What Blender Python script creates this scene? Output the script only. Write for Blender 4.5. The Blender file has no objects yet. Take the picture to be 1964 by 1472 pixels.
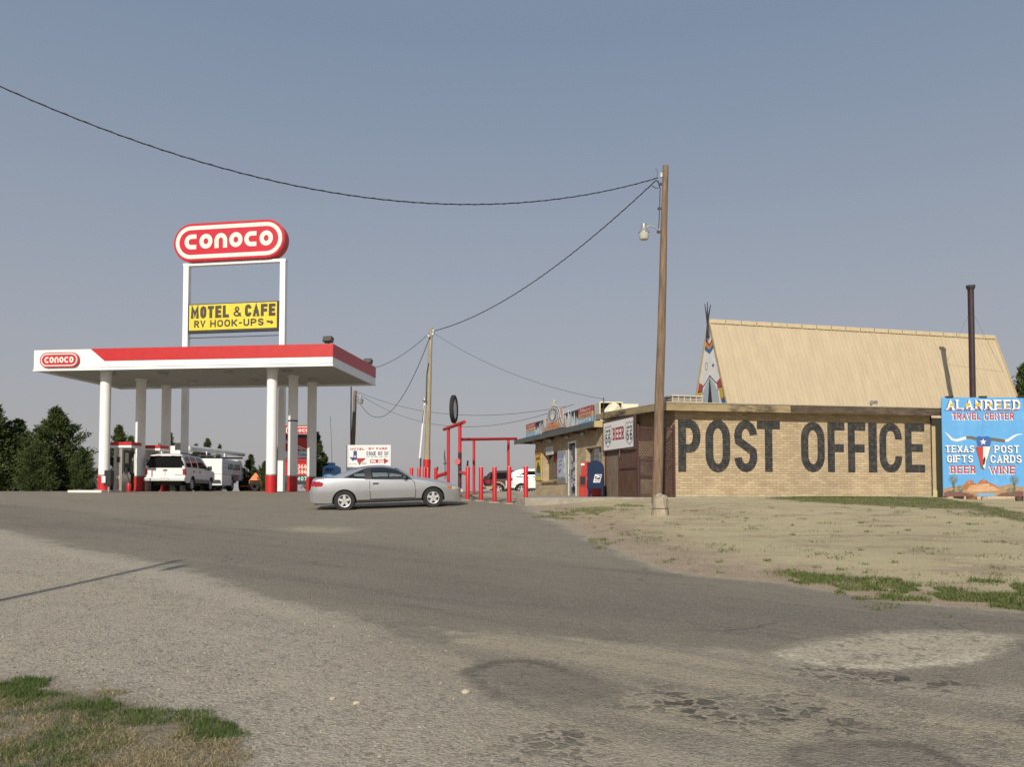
import bpy, bmesh, math, random
import numpy as np
from mathutils import Vector, Matrix, Euler
R = math.radians
rnd = random.Random(7)
S = bpy.context.scene
COL = S.collection

# ---------------------------------------------------------------- camera
F, PX, PY, HZ = 1540.0, 982.0, 880.0, 942.0      # focal length, axis and horizon in photo pixels
PITCH = math.atan((HZ - PY) / F)
cam = bpy.data.cameras.new('camera'); camo = bpy.data.objects.new('camera', cam); COL.objects.link(camo)
cam.sensor_width = 36; cam.lens = F / 1964 * 36; cam.shift_y = (PY - 736) / 1964
cam.clip_start = .1; cam.clip_end = 6000
camo.rotation_euler = (math.pi / 2 + PITCH, 0, 0)   # eye at the origin: z = 0 is eye level
S.camera = camo

# ---------------------------------------------------------------- sky, sun, exposure
SUN_EL = R(29); SUN_AZ = (.19, .982)               # the way the light travels over the ground
W = bpy.data.worlds.new('World'); S.world = W; W.use_nodes = True
nt = W.node_tree; bg = nt.nodes['Background']
sky = nt.nodes.new('ShaderNodeTexSky'); sky.sky_type = 'NISHITA'; sky.sun_disc = False
sky.sun_elevation = SUN_EL; sky.sun_rotation = math.pi + math.atan2(SUN_AZ[0], SUN_AZ[1])
sky.altitude = 800; sky.air_density = 1.2; sky.dust_density = 3.5; sky.ozone_density = 1.5
# dusty air: the clear sky is blended with a grey-mauve dust layer that thins out with height
tcw = nt.nodes.new('ShaderNodeTexCoord'); spw = nt.nodes.new('ShaderNodeSeparateXYZ'); nt.links.new(tcw.outputs['Generated'], spw.inputs[0])
rw = nt.nodes.new('ShaderNodeValToRGB'); nt.links.new(spw.outputs[2], rw.inputs[0]); el = rw.color_ramp.elements
el[0].position = 0; el[0].color = (4.25, 4.02, 4.12, 1); el[1].position = .5; el[1].color = (2.35, 3.0, 4.05, 1)
for p_, c_ in ((.08, (4.2, 4.08, 4.3, 1)), (.20, (3.8, 4.02, 4.55, 1)), (.36, (3.0, 3.5, 4.35, 1))): e_ = el.new(p_); e_.color = c_
mxw = nt.nodes.new('ShaderNodeMix'); mxw.data_type = 'RGBA'; mxw.inputs[0].default_value = .88; nt.links.new(sky.outputs[0], mxw.inputs[6]); nt.links.new(rw.outputs[0], mxw.inputs[7])
nt.links.new(mxw.outputs[2], bg.inputs[0]); bg.inputs[1].default_value = .095
sl = bpy.data.lights.new('sun', 'SUN'); so = bpy.data.objects.new('sun', sl); COL.objects.link(so)
sl.energy = 4.05; sl.angle = R(.53); sl.color = (1, .925, .80)
so.rotation_euler = Vector((SUN_AZ[0] * math.cos(SUN_EL), SUN_AZ[1] * math.cos(SUN_EL), -math.sin(SUN_EL))).to_track_quat('-Z', 'Y').to_euler()
so.location = (-20, -60, 40)
S.view_settings.view_transform = 'Standard'; S.view_settings.look = 'None'
S.view_settings.exposure = 0; S.view_settings.gamma = 1

def ray(px, py):
    a = (px - PX) / F; b = (PY - py) / F
    return Vector((a, math.cos(PITCH) - b * math.sin(PITCH), math.sin(PITCH) + b * math.cos(PITCH)))
def at(px, py, Y):
    d = ray(px, py); return d * (Y / d.y)

# ---------------------------------------------------------------- mesh builder
class MB:
    def __init__(s): s.v = []; s.f = []; s.m = []; s.cur = 0
    def add(s, vs, fs):
        b = len(s.v); s.v += [tuple(p) for p in vs]; s.f += [tuple(i + b for i in f) for f in fs]; s.m += [s.cur] * len(fs); return s
    def hexa(s, p):      # 8 points: bottom ring 0-3, top ring 4-7
        return s.add(p, [(3, 2, 1, 0), (4, 5, 6, 7), (0, 1, 5, 4), (1, 2, 6, 5), (2, 3, 7, 6), (3, 0, 4, 7)])
    def box(s, a, b):
        (x, y, z), (X, Y, Z) = a, b
        return s.hexa([(x, y, z), (X, y, z), (X, Y, z), (x, Y, z), (x, y, Z), (X, y, Z), (X, Y, Z), (x, Y, Z)])
    def cbox(s, c, d, rz=0, M=None):
        M = M or Matrix.Rotation(rz, 3, 'Z'); c = Vector(c)
        q = [(-1, -1, -1), (1, -1, -1), (1, 1, -1), (-1, 1, -1), (-1, -1, 1), (1, -1, 1), (1, 1, 1), (-1, 1, 1)]
        return s.hexa([c + M @ Vector((x * d[0] / 2, y * d[1] / 2, z * d[2] / 2)) for x, y, z in q])
    def beam(s, p, q, w, h=None, up=(0, 0, 1)):
        p = Vector(p); q = Vector(q); d = (q - p).normalized(); h = h or w
        a = d.cross(Vector(up)); a = a.normalized() if a.length > 1e-4 else Vector((1, 0, 0)); b = a.cross(d)
        r = lambda o: [o - a * w / 2 - b * h / 2, o + a * w / 2 - b * h / 2, o + a * w / 2 + b * h / 2, o - a * w / 2 + b * h / 2]
        return s.hexa(r(p) + r(q))
    def tube(s, pts, r, n=10, caps=True):
        pts = [Vector(p) for p in pts]; k = len(pts); rr = r if isinstance(r, (list, tuple)) else [r] * k
        vs = []; a = None
        for i, p in enumerate(pts):
            d = (pts[min(i + 1, k - 1)] - pts[max(i - 1, 0)]).normalized()
            if a is None:
                a = d.orthogonal().normalized()
            a = (a - d * a.dot(d)).normalized(); b = d.cross(a)
            vs += [p + (a * math.cos(t) + b * math.sin(t)) * rr[i] for t in [2 * math.pi * j / n for j in range(n)]]
        fs = [(i * n + j, i * n + (j + 1) % n, (i + 1) * n + (j + 1) % n, (i + 1) * n + j) for i in range(k - 1) for j in range(n)]
        if caps: fs += [tuple(range(n))[::-1], tuple(range((k - 1) * n, k * n))]
        return s.add(vs, fs)
    def cyl(s, p, q, r, r2=None, n=20): return s.tube([p, q], [r, r if r2 is None else r2], n)
    def lathe(s, prof, o=(0, 0, 0), axis='z', n=32):
        o = Vector(o); vs = []; k = len(prof)
        for r, h in prof:
            for j in range(n):
                c, d = r * math.cos(2 * math.pi * j / n), r * math.sin(2 * math.pi * j / n)
                vs.append(o + Vector({'z': (c, d, h), 'y': (c, h, d), 'x': (h, c, d)}[axis]))
        return s.add(vs, [(i * n + j, i * n + (j + 1) % n, (i + 1) * n + (j + 1) % n, (i + 1) * n + j) for i in range(k - 1) for j in range(n)])
    def poly(s, pts2, fr, off=0.0):     # flat polygon in frame (o, ux, uy, un)
        o, ux, uy, un = fr
        return s.add([o + ux * x + uy * y + un * off for x, y in pts2], [tuple(range(len(pts2)))])
    def prism(s, pts2, fr, t0, t1):
        o, ux, uy, un = fr; n = len(pts2)
        vs = [o + ux * x + uy * y + un * t0 for x, y in pts2] + [o + ux * x + uy * y + un * t1 for x, y in pts2]
        return s.add(vs, [tuple(range(n))[::-1], tuple(range(n, 2 * n))] + [(i, (i + 1) % n, n + (i + 1) % n, n + i) for i in range(n)])
    def strip(s, pts, w, fr, off=0.0, closed=False):
        o, ux, uy, un = fr; P = []; L = []; Q = []
        for p in pts:
            p = Vector((p[0], p[1]))
            if not P or (p - P[-1]).length > 1e-5: P.append(p)
        n = len(P)
        for i in range(n):
            a = P[i - 1] if (i > 0 or closed) else None; c = P[(i + 1) % n] if (i < n - 1 or closed) else None
            d1 = (P[i] - a).normalized() if a is not None else None; d2 = (c - P[i]).normalized() if c is not None else None
            d1 = d1 or d2; d2 = d2 or d1
            n1 = Vector((-d1.y, d1.x)); n2 = Vector((-d2.y, d2.x)); m = (n1 + n2)
            m = m.normalized() if m.length > 1e-3 else n1
            k = (w / 2) / max(.45, m.dot(n1)); L.append(P[i] + m * k); Q.append(P[i] - m * k)
        vs = [o + ux * p.x + uy * p.y + un * off for p in L + Q]
        rng = n if closed else n - 1
        return s.add(vs, [(n + i, n + (i + 1) % n, (i + 1) % n, i) for i in range(rng)])
    def build(s, name, mats, parent=None, smooth=None, bevel=0, loc=None):
        me = bpy.data.meshes.new(name); me.from_pydata(s.v, [], s.f)
        for m in (mats if isinstance(mats, (list, tuple)) else [mats]): me.materials.append(m)
        if any(s.m): me.polygons.foreach_set('material_index', s.m)
        me.validate()
        if smooth:
            me.polygons.foreach_set('use_smooth', [True] * len(me.polygons)); me.set_sharp_from_angle(angle=R(smooth))
        o = bpy.data.objects.new(name, me); COL.objects.link(o)
        if parent: o.parent = parent
        if loc: o.location = loc
        if bevel:
            b = o.modifiers.new('bevel', 'BEVEL'); b.width = bevel; b.segments = 2; b.limit_method = 'ANGLE'; b.angle_limit = R(35)
        return o

XZ = (Vector((0, 0, 0)), Vector((1, 0, 0)), Vector((0, 0, 1)), Vector((0, -1, 0)))   # a face seen from -y
def frame(o, ux=(1, 0, 0), uy=(0, 0, 1), un=(0, -1, 0)): return (Vector(o), Vector(ux), Vector(uy), Vector(un))

def tag(o, label=None, cat=None, group=None, kind=None):
    if label: o['label'] = label
    if cat: o['category'] = cat
    if group: o['group'] = group
    if kind: o['kind'] = kind
    return o
def thing(name, label, cat, loc=(0, 0, 0), rz=0, group=None):
    o = bpy.data.objects.new(name, None); COL.objects.link(o); o.empty_display_size = .3
    o.location = loc; o.rotation_euler = (0, 0, rz)
    return tag(o, label, cat, group)
def dup(o, loc=None, label=None, rz=None, scale=None):
    c = o.copy(); COL.objects.link(c)
    if loc is not None: c.location = loc
    if rz is not None: c.rotation_euler = (0, 0, rz)
    if scale is not None: c.scale = scale
    if label: c['label'] = label
    for ch in list(o.children):
        k = ch.copy(); COL.objects.link(k); k.parent = c
        for g in list(ch.children):
            q = g.copy(); COL.objects.link(q); q.parent = k
    return c

# ---------------------------------------------------------------- materials
def nodes(m): m.use_nodes = True; return m.node_tree.nodes, m.node_tree.links, m.node_tree.nodes['Principled BSDF']
def pm(name, col, rough=.6, metal=0., var=.12, scale=3., bump=0., bscale=60., stretch=(1, 1, 1), spec=.5, coat=0., dirt=None, dscale=1.5, dlo=.5, dhi=.75):
    m = bpy.data.materials.new(name); N, L, B = nodes(m)
    B.inputs['Roughness'].default_value = rough; B.inputs['Metallic'].default_value = metal
    B.inputs['Specular IOR Level'].default_value = spec; B.inputs['Coat Weight'].default_value = coat
    tc = N.new('ShaderNodeTexCoord'); mp = N.new('ShaderNodeMapping'); mp.inputs['Scale'].default_value = stretch
    L.new(tc.outputs['Object'], mp.inputs[0])
    nz = N.new('ShaderNodeTexNoise'); nz.inputs['Scale'].default_value = scale; nz.inputs['Detail'].default_value = 6; nz.inputs['Roughness'].default_value = .65
    L.new(mp.outputs[0], nz.inputs['Vector'])
    mr = N.new('ShaderNodeMapRange'); mr.inputs[1].default_value = .3; mr.inputs[2].default_value = .7; L.new(nz.outputs['Fac'], mr.inputs[0])
    mx = N.new('ShaderNodeMix'); mx.data_type = 'RGBA'
    mx.inputs[6].default_value = [c * (1 - var) for c in col] + [1]; mx.inputs[7].default_value = [min(1, c * (1 + var)) for c in col] + [1]
    L.new(mr.outputs[0], mx.inputs[0]); out = mx.outputs[2]
    if dirt:
        n2 = N.new('ShaderNodeTexNoise'); n2.inputs['Scale'].default_value = dscale; n2.inputs['Detail'].default_value = 8; n2.inputs['Roughness'].default_value = .7; L.new(mp.outputs[0], n2.inputs['Vector'])
        r2 = N.new('ShaderNodeMapRange'); r2.inputs[1].default_value = dlo; r2.inputs[2].default_value = dhi; L.new(n2.outputs['Fac'], r2.inputs[0])
        m2 = N.new('ShaderNodeMix'); m2.data_type = 'RGBA'; L.new(r2.outputs[0], m2.inputs[0]); L.new(out, m2.inputs[6]); m2.inputs[7].default_value = list(dirt) + [1]; out = m2.outputs[2]
    L.new(out, B.inputs['Base Color'])
    if bump:
        n3 = N.new('ShaderNodeTexNoise'); n3.inputs['Scale'].default_value = bscale; n3.inputs['Detail'].default_value = 4; L.new(mp.outputs[0], n3.inputs['Vector'])
        bp = N.new('ShaderNodeBump'); bp.inputs['Strength'].default_value = bump; bp.inputs['Distance'].default_value = .02; L.new(n3.outputs['Fac'], bp.inputs['Height']); L.new(bp.outputs[0], B.inputs['Normal'])
    return m

M = dict(
    white=pm('white_paint', (.84, .84, .82), .45, var=.05, dirt=(.55, .52, .46), dlo=.62, dhi=.9),
    offwhite=pm('cream_white', (.80, .76, .66), .5, var=.04),
    red=pm('red_paint', (.52, .02, .022), .4, var=.1, dirt=(.36, .05, .045), dlo=.58, dhi=.85),
    signred=pm('sign_red', (.56, .025, .045), .3, var=.07),
    pipered=pm('pipe_red', (.50, .018, .022), .42, var=.14, dirt=(.30, .05, .035), dlo=.6, dhi=.8, dscale=4),
    black=pm('black_metal', (.018, .017, .018), .5, var=.3),
    dark=pm('dark_trim', (.03, .03, .032), .6, var=.2),
    rubber=pm('rubber', (.022, .021, .021), .85, var=.25, bump=.2),
    grey=pm('grey_metal', (.34, .34, .33), .45, .4, var=.15),
    steel=pm('brushed_steel', (.44, .41, .37), .38, .55, var=.12, stretch=(1, 1, 6)),
    alu=pm('bright_alloy', (.74, .74, .74), .3, .55, var=.06),
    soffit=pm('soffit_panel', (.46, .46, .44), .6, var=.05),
    concrete=pm('concrete', (.36, .32, .26), .9, var=.18, scale=5, bump=.35, bscale=90, dirt=(.22, .19, .15), dlo=.52, dhi=.72),
    curb=pm('painted_curb', (.72, .71, .66), .8, var=.1, bump=.2),
    wood=pm('weathered_pole', (.20, .135, .088), .85, var=.5, scale=9, stretch=(1.5, 1.5, .12), bump=.8, bscale=30, dirt=(.06, .035, .025), dlo=.55, dhi=.72, dscale=6),
    wood2=pm('pale_pole', (.33, .28, .19), .85, var=.3, scale=9, stretch=(1.5, 1.5, .12), bump=.6, bscale=30),
    fascia=pm('old_fascia_board', (.34, .265, .145), .8, var=.2, scale=2, stretch=(.5, .5, 2), dirt=(.075, .055, .04), dscale=.8, dlo=.52, dhi=.62, bump=.2),
    fascia2=pm('shop_fascia', (.10, .105, .098), .6, var=.15),
    eave=pm('eave_board', (.17, .115, .07), .8, var=.2),
    tan=pm('tan_siding', (.52, .40, .23), .7, var=.08, bump=.1),
    roofing=pm('gravel_roofing', (.33, .29, .23), .95, var=.2, bump=.4),
    brownframe=pm('brown_frame', (.07, .032, .026), .6, var=.25),
    browndoor=pm('brown_door', (.115, .062, .042), .6, var=.3, scale=5, stretch=(1, 1, .4)),
    signwhite=pm('sign_white', (.76, .76, .75), .4, var=.03),
    yellow=pm('sign_yellow', (.74, .58, .045), .45, var=.1, dirt=(.55, .40, .06), dlo=.6, dhi=.8),
    navy=pm('mailbox_blue', (.006, .02, .062), .55, var=.15, spec=.2),
    orange=pm('safety_orange', (.72, .17, .01), .5, var=.15),
    newsred=pm('box_red', (.44, .038, .026), .4, var=.1),
    blue=pm('tank_blue', (.13, .29, .48), .55, var=.18, dirt=(.10, .20, .33), dlo=.5, dhi=.8),
    ink=pm('ink_black', (.02, .02, .022), .6, var=.2),
    inkblue=pm('ink_navy', (.03, .035, .11), .6, var=.2),
    inkred=pm('ink_red', (.36, .03, .035), .6, var=.15),
    cream=pm('cooler_cream', (.74, .68, .50), .55, var=.08, dirt=(.4, .33, .2), dlo=.62, dhi=.85),
    acgrey=pm('condenser_grey', (.50, .46, .38), .6, var=.1),
)
def brick_mat(name, c1, c2, mortar):
    m = bpy.data.materials.new(name); N, L, B = nodes(m); B.inputs['Roughness'].default_value = .9
    tc = N.new('ShaderNodeTexCoord'); sp = N.new('ShaderNodeSeparateXYZ'); L.new(tc.outputs['Object'], sp.inputs[0])
    ad = N.new('ShaderNodeMath'); L.new(sp.outputs[0], ad.inputs[0]); L.new(sp.outputs[1], ad.inputs[1])
    cb = N.new('ShaderNodeCombineXYZ'); L.new(ad.outputs[0], cb.inputs[0]); L.new(sp.outputs[2], cb.inputs[1])
    bt = N.new('ShaderNodeTexBrick'); L.new(cb.outputs[0], bt.inputs['Vector'])
    bt.inputs['Color1'].default_value = (*c1, 1); bt.inputs['Color2'].default_value = (*c2, 1); bt.inputs['Mortar'].default_value = (*mortar, 1)
    bt.inputs['Scale'].default_value = 1; bt.inputs['Mortar Size'].default_value = .008; bt.inputs['Mortar Smooth'].default_value = .3
    bt.inputs['Brick Width'].default_value = .30; bt.inputs['Row Height'].default_value = .092; bt.inputs['Bias'].default_value = -.1
    nz = N.new('ShaderNodeTexNoise'); nz.inputs['Scale'].default_value = 1.1; nz.inputs['Detail'].default_value = 7; nz.inputs['Roughness'].default_value = .7; L.new(tc.outputs['Object'], nz.inputs['Vector'])
    hs = N.new('ShaderNodeHueSaturation'); mr = N.new('ShaderNodeMapRange'); mr.inputs[1].default_value = .3; mr.inputs[2].default_value = .7; mr.inputs[3].default_value = .82; mr.inputs[4].default_value = 1.14
    L.new(nz.outputs['Fac'], mr.inputs[0]); L.new(mr.outputs[0], hs.inputs['Value']); L.new(bt.outputs['Color'], hs.inputs['Color']); L.new(hs.outputs[0], B.inputs['Base Color'])
    bp = N.new('ShaderNodeBump'); bp.inputs['Strength'].default_value = .7; bp.inputs['Distance'].default_value = .012; bp.invert = True
    L.new(bt.outputs['Fac'], bp.inputs['Height']); L.new(bp.outputs[0], B.inputs['Normal'])
    return m
M['brick'] = brick_mat('tan_brick', (.525, .415, .27), (.40, .305, .185), (.295, .232, .155))
def letter_mat():      # black paint worn over the same bricks
    m = brick_mat('worn_black_paint', (.026, .028, .032), (.04, .042, .045), (.016, .017, .02)); N = m.node_tree.nodes; L = m.node_tree.links; B = N['Principled BSDF']
    tc = N['Texture Coordinate']; hs = N['Hue/Saturation/Value']
    nz = N.new('ShaderNodeTexNoise'); nz.inputs['Scale'].default_value = 5; nz.inputs['Detail'].default_value = 10; nz.inputs['Roughness'].default_value = .8; L.new(tc.outputs['Object'], nz.inputs['Vector'])
    mr = N.new('ShaderNodeMapRange'); mr.inputs[1].default_value = .48; mr.inputs[2].default_value = .75; mr.inputs[4].default_value = .5; L.new(nz.outputs['Fac'], mr.inputs[0])
    mx = N.new('ShaderNodeMix'); mx.data_type = 'RGBA'; L.new(mr.outputs[0], mx.inputs[0]); L.new(hs.outputs[0], mx.inputs[6]); mx.inputs[7].default_value = (.30, .24, .15, 1)
    L.new(mx.outputs[2], B.inputs['Base Color']); return m
M['letter'] = letter_mat()
def flat(name, col, rough=.55, var=.08): return pm(name, col, rough, var=var, scale=6)
def glass_mat(name, tint, fac=.12, rough=.02):
    m = bpy.data.materials.new(name); N, L, B = nodes(m); N.remove(B)
    t = N.new('ShaderNodeBsdfTransparent'); t.inputs[0].default_value = (*tint, 1)
    g = N.new('ShaderNodeBsdfGlossy'); g.inputs['Roughness'].default_value = rough; g.inputs['Color'].default_value = (.9, .92, .92, 1)
    f = N.new('ShaderNodeFresnel'); f.inputs[0].default_value = 1.5; a = N.new('ShaderNodeMath'); a.inputs[1].default_value = fac - .04; L.new(f.outputs[0], a.inputs[0])
    x = N.new('ShaderNodeMixShader'); L.new(a.outputs[0], x.inputs[0]); L.new(t.outputs[0], x.inputs[1]); L.new(g.outputs[0], x.inputs[2])
    L.new(x.outputs[0], N['Material Output'].inputs['Surface']); return m
M['glass'] = glass_mat('car_glass', (.80, .86, .83), .10); M['tint'] = pm('tinted_glass', (.008, .009, .010), .05, var=.1, spec=.15)
M['pane'] = pm('window_pane', (.03, .032, .034), .06, var=.2, spec=.6)

# ---------------------------------------------------------------- stroke lettering
def arc(cx, cy, rx, ry, a0, a1, n=10): return [(cx + rx * math.cos(R(a0 + (a1 - a0) * i / n)), cy + ry * math.sin(R(a0 + (a1 - a0) * i / n))) for i in range(n + 1)]
def rbox(r=.42, q=.3): return [(r, 0), (1 - r, 0)] + arc(1 - r, q, r, q, -90, 0, 5)[1:] + [(1, 1 - q)] + arc(1 - r, 1 - q, r, q, 0, 90, 5)[1:] + [(r, 1)] + arc(r, 1 - q, r, q, 90, 180, 5)[1:] + [(0, q)] + arc(r, q, r, q, 180, 270, 5)[1:-1]
G = {
 'A': [[(0, 0), (.5, 1), (1, 0)], [(.2, .33), (.8, .33)]],
 'B': [[(0, 0), (0, 1)], [(0, 1), (.6, 1)] + arc(.6, .77, .33, .23, 90, -90, 6) + [(0, .54)], [(.0, .52), (.65, .52)] + arc(.65, .26, .35, .26, 90, -90, 6) + [(0, 0)]],
 'C': [[(1, .70), (1, .72)] + arc(.55, .72, .45, .28, 0, 90, 6)[1:] + [(.45, 1)] + arc(.45, .72, .45, .28, 90, 180, 6)[1:] + arc(.45, .28, .45, .28, 180, 270, 6) + arc(.55, .28, .45, .28, 270, 360, 6) + [(1, .30)]],
 'D': [[(0, 0), (0, 1)], [(0, 1), (.5, 1)] + arc(.5, .6, .5, .4, 90, 0, 6) + arc(.5, .4, .5, .4, 0, -90, 6) + [(0, 0)]],
 'E': [[(0, 0), (0, 1)], [(0, 1), (1, 1)], [(0, .5), (.85, .5)], [(0, 0), (1, 0)]],
 'F': [[(0, 0), (0, 1)], [(0, 1), (1, 1)], [(0, .48), (.9, .48)]],
 'G': [[(1, .74)] + arc(.5, .7, .5, .3, 10, 180, 8) + arc(.5, .3, .5, .3, 180, 360, 8) + [(1, .46), (.55, .46)]],
 'H': [[(0, 0), (0, 1)], [(1, 0), (1, 1)], [(0, .5), (1, .5)]],
 'I': [[(.5, 0), (.5, 1)]],
 'K': [[(0, 0), (0, 1)], [(.05, .4), (1, 1)], [(.3, .55), (1, 0)]],
 'L': [[(0, 1), (0, 0), (1, 0)]],
 'M': [[(0, 0), (0, 1), (.5, .25), (1, 1), (1, 0)]],
 'N': [[(0, 0), (0, 1), (1, 0), (1, 1)]],
 'O': ['c', rbox(.48, .3)],
 'P': [[(0, 0), (0, 1)], [(0, 1), (.55, 1)] + arc(.55, .72, .45, .28, 90, -90, 8) + [(0, .44)]],
 'R': [[(0, 0), (0, 1)], [(0, 1), (.6, 1)] + arc(.6, .75, .4, .25, 90, -90, 8) + [(0, .5)], [(.5, .5), (1, 0)]],
 'S': [[(.98, .76)] + arc(.5, .74, .48, .26, 8, 180, 8) + [(.06, .62), (.5, .5), (.94, .38)] + arc(.5, .26, .48, .26, 0, -172, 8) + [(.02, .24)]],
 'T': [[(.5, 0), (.5, 1)], [(0, 1), (1, 1)]],
 'U': [[(0, 1), (0, .3)] + arc(.5, .3, .5, .3, 180, 360, 8) + [(1, 1)]],
 'V': [[(0, 1), (.5, 0), (1, 1)]],
 'W': [[(0, 1), (.27, 0), (.5, .8), (.73, 0), (1, 1)]],
 'X': [[(0, 0), (1, 1)], [(0, 1), (1, 0)]],
 'Y': [[(0, 1), (.5, .5), (1, 1)], [(.5, .5), (.5, 0)]],
 '-': [[(.1, .45), (.9, .45)]], '/': [[(0, 0), (1, 1)]],
 '&': [[(1, .35), (.75, .05)] + arc(.42, .22, .40, .22, -40, -180, 6) + [(.05, .35), (.5, .58)] + arc(.45, .8, .25, .2, -30, 210, 8) + [(.35, .6), (1, 0)]],
 '3': [arc(.48, .76, .45, .24, 160, -90, 9) + arc(.48, .26, .50, .26, 90, -160, 9)],
 '6': ['c', arc(.5, .30, .48, .30, 0, 340, 16)], '8': ['c', arc(.5, .27, .48, .27, 0, 340, 16)],
 '4': [[(.75, 0), (.75, 1), (0, .3), (1, .3)]], '0': ['c', rbox(.48, .34)], '7': [[(0, 1), (1, 1), (.4, 0)]],
}
WD = {'I': .12, 'M': 1.3, 'W': 1.45, ' ': .45, '-': .6, '/': .6}
EXTRA = {'6': [[(.86, .92)] + arc(.55, .62, .53, .38, 65, 180, 7) + [(.02, .3)]], '8': [], }
def text(mb, s, x0, y0, x1, y1, wt, fr, off=.003, serif=False, gap=.32, jit=0, step=.0006, shear=0):
    H = y1 - y0; n = len(s); tot = sum(WD.get(c, 1) for c in s) + gap * (n - 1)
    un_ = (x1 - x0) / tot; x = x0; z = off
    for c in s:
        w = WD.get(c, 1) * un_
        g = G.get(c)
        if g:
            cw = max(w - wt, .001); ch = H - wt
            if c == 'I': cw = 0
            mp = lambda p: (x + (w - cw) / 2 + p[0] * cw + shear * (p[1] - .5) * H, y0 + wt / 2 + p[1] * ch)
            sts = [(g[1], True)] if g[0] == 'c' else [(k, False) for k in g]
            sts += [(k, False) for k in EXTRA.get(c, [])]
            if c == '8': sts.append((arc(.5, .77, .42, .23, 0, 340, 14), True))
            for k, cl in sts:
                p = [Vector(mp(q)) for q in k]
                if not cl:
                    if len(k) == 2 or k[0][1] in (0, 1): d = (p[0] - p[1]).normalized(); p[0] = p[0] + d * wt * .5
                    if len(k) == 2 or k[-1][1] in (0, 1): d = (p[-1] - p[-2]).normalized(); p[-1] = p[-1] + d * wt * .5
                mb.strip(p, wt, fr, z, cl); z += step
                if serif and not cl:
                    for q, r_ in ((k[0], k[1]), (k[-1], k[-2])):
                        if q[1] in (0, 1) and abs(q[0] - r_[0]) < .62 and abs(q[1] - r_[1]) > .2:
                            a = mp(q); yy = a[1] + (wt * .2 if q[1] else -wt * .2)
                            mb.strip([(a[0] - wt * 1.05, yy), (a[0] + wt * 1.05, yy)], wt * .6, fr, z); z += step
        x += w + gap * un_
    return z
def scribble(mb, x0, y0, x1, y1, fr, off, n=5, seed=1, wt=None):   # illegible small writing: uneven strokes
    r = random.Random(seed); w = (x1 - x0) / n; wt = wt or (y1 - y0) * .2
    for i in range(n):
        a = x0 + w * (i + .12); b = x0 + w * (i + .85); p = [(a, y0 + r.random() * .2 * (y1 - y0))]
        p += [(a + (b - a) * t, y0 + (y1 - y0) * r.random()) for t in (.35, .65)] + [(b, y1 - r.random() * .3 * (y1 - y0))]
        mb.strip(p, wt, fr, off + i * .0003)
# ---------------------------------------------------------------- terrain
Z0, SL = -1.72, .0468
def sm(t): t = np.clip(t, 0, 1); return t * t * (3 - 2 * t)
def inpoly_sd(P, x, y):             # signed distance to a polygon (positive inside), vectorised
    P = np.asarray(P, float); n = len(P); d = np.full(np.shape(x), 1e9); ins = np.zeros(np.shape(x), bool)
    for i in range(n):
        ax, ay = P[i]; bx, by = P[(i + 1) % n]; ex, ey = bx - ax, by - ay; L2 = ex * ex + ey * ey + 1e-12
        t = np.clip(((x - ax) * ex + (y - ay) * ey) / L2, 0, 1)
        d = np.minimum(d, np.hypot(x - ax - t * ex, y - ay - t * ey))
        c = (ay > y) != (by > y); xi = ax + (y - ay) * ex / (ey if abs(ey) > 1e-12 else 1e-12); ins ^= c & (x < xi)
    return np.where(ins, d, -d)
def plane_z(x, y):
    p = Z0 + SL * y; k = .25
    return -.03 - np.log1p(np.exp(-(p + .03) / k * 4)) * k / 4
def gp(px, py):                      # a photo point on the plain slope
    d = ray(px, py); t = Z0 / (d.z - SL * d.y); return (d.x * t, d.y * t)
BANK = [gp(*p) for p in [(1005, 968), (1030, 985), (1080, 1005), (1150, 1040), (1270, 1092), (1350, 1106), (1500, 1118), (1700, 1152), (1964, 1174), (2500, 1200)]]
BANK = BANK + [(30, 9.5), (60, 14), (60, 60), (2, 60), (.6, 34)]
def terrain(x, y):
    x = np.asarray(x, float); y = np.asarray(y, float)
    z = plane_z(x, y)
    z = z + .09 * sm((x + 6) / 5) * sm((y - 18) / 5) * sm((33 - y) / 5)
    w = sm(inpoly_sd(BANK, x, y) / 3.0)
    z = z + w * (.16 * sm((y - 17) / 8) * sm((33 - y) / 4) + .10 * sm((y - 10) / 3) * sm((24 - y) / 8)) - w * .10 * sm((x - 13) / 4)
    b = sm((x + .3) / .8) * sm((y - 25.7) / 1.2) * sm((46 - y) / 4)
    z = z * (1 - b) + np.minimum(z, -.24) * b
    z = z - .24 * sm((x - 14.6) / 1.8) * sm((y - 26) / 3) * sm((44 - y) / 4)
    z = z - .004 * np.clip(y - 70, 0, 400) - .0002 * np.clip(y - 470, 0, 3000)
    z = z + .012 * np.sin(x * .9 + y * .37) * np.sin(y * .6 - x * .21) * sm((30 - y) / 10)
    return z
def gz(x, y): return float(terrain(np.array([x]), np.array([y]))[0])
def gpt(px, py):                     # a photo point on the real ground
    d = ray(px, py); lo, hi = 2.0, 60.0
    for k in range(600):
        Y = 2 + k * .08; p = d * (Y / d.y)
        if p.z <= gz(p.x, p.y): hi = Y; lo = Y - .08; break
    for k in range(24):
        Y = (lo + hi) / 2; p = d * (Y / d.y)
        if p.z <= gz(p.x, p.y): hi = Y
        else: lo = Y
    return d * (hi / d.y)
gp2 = lambda L: [tuple(gpt(*p))[:2] for p in L]

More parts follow.
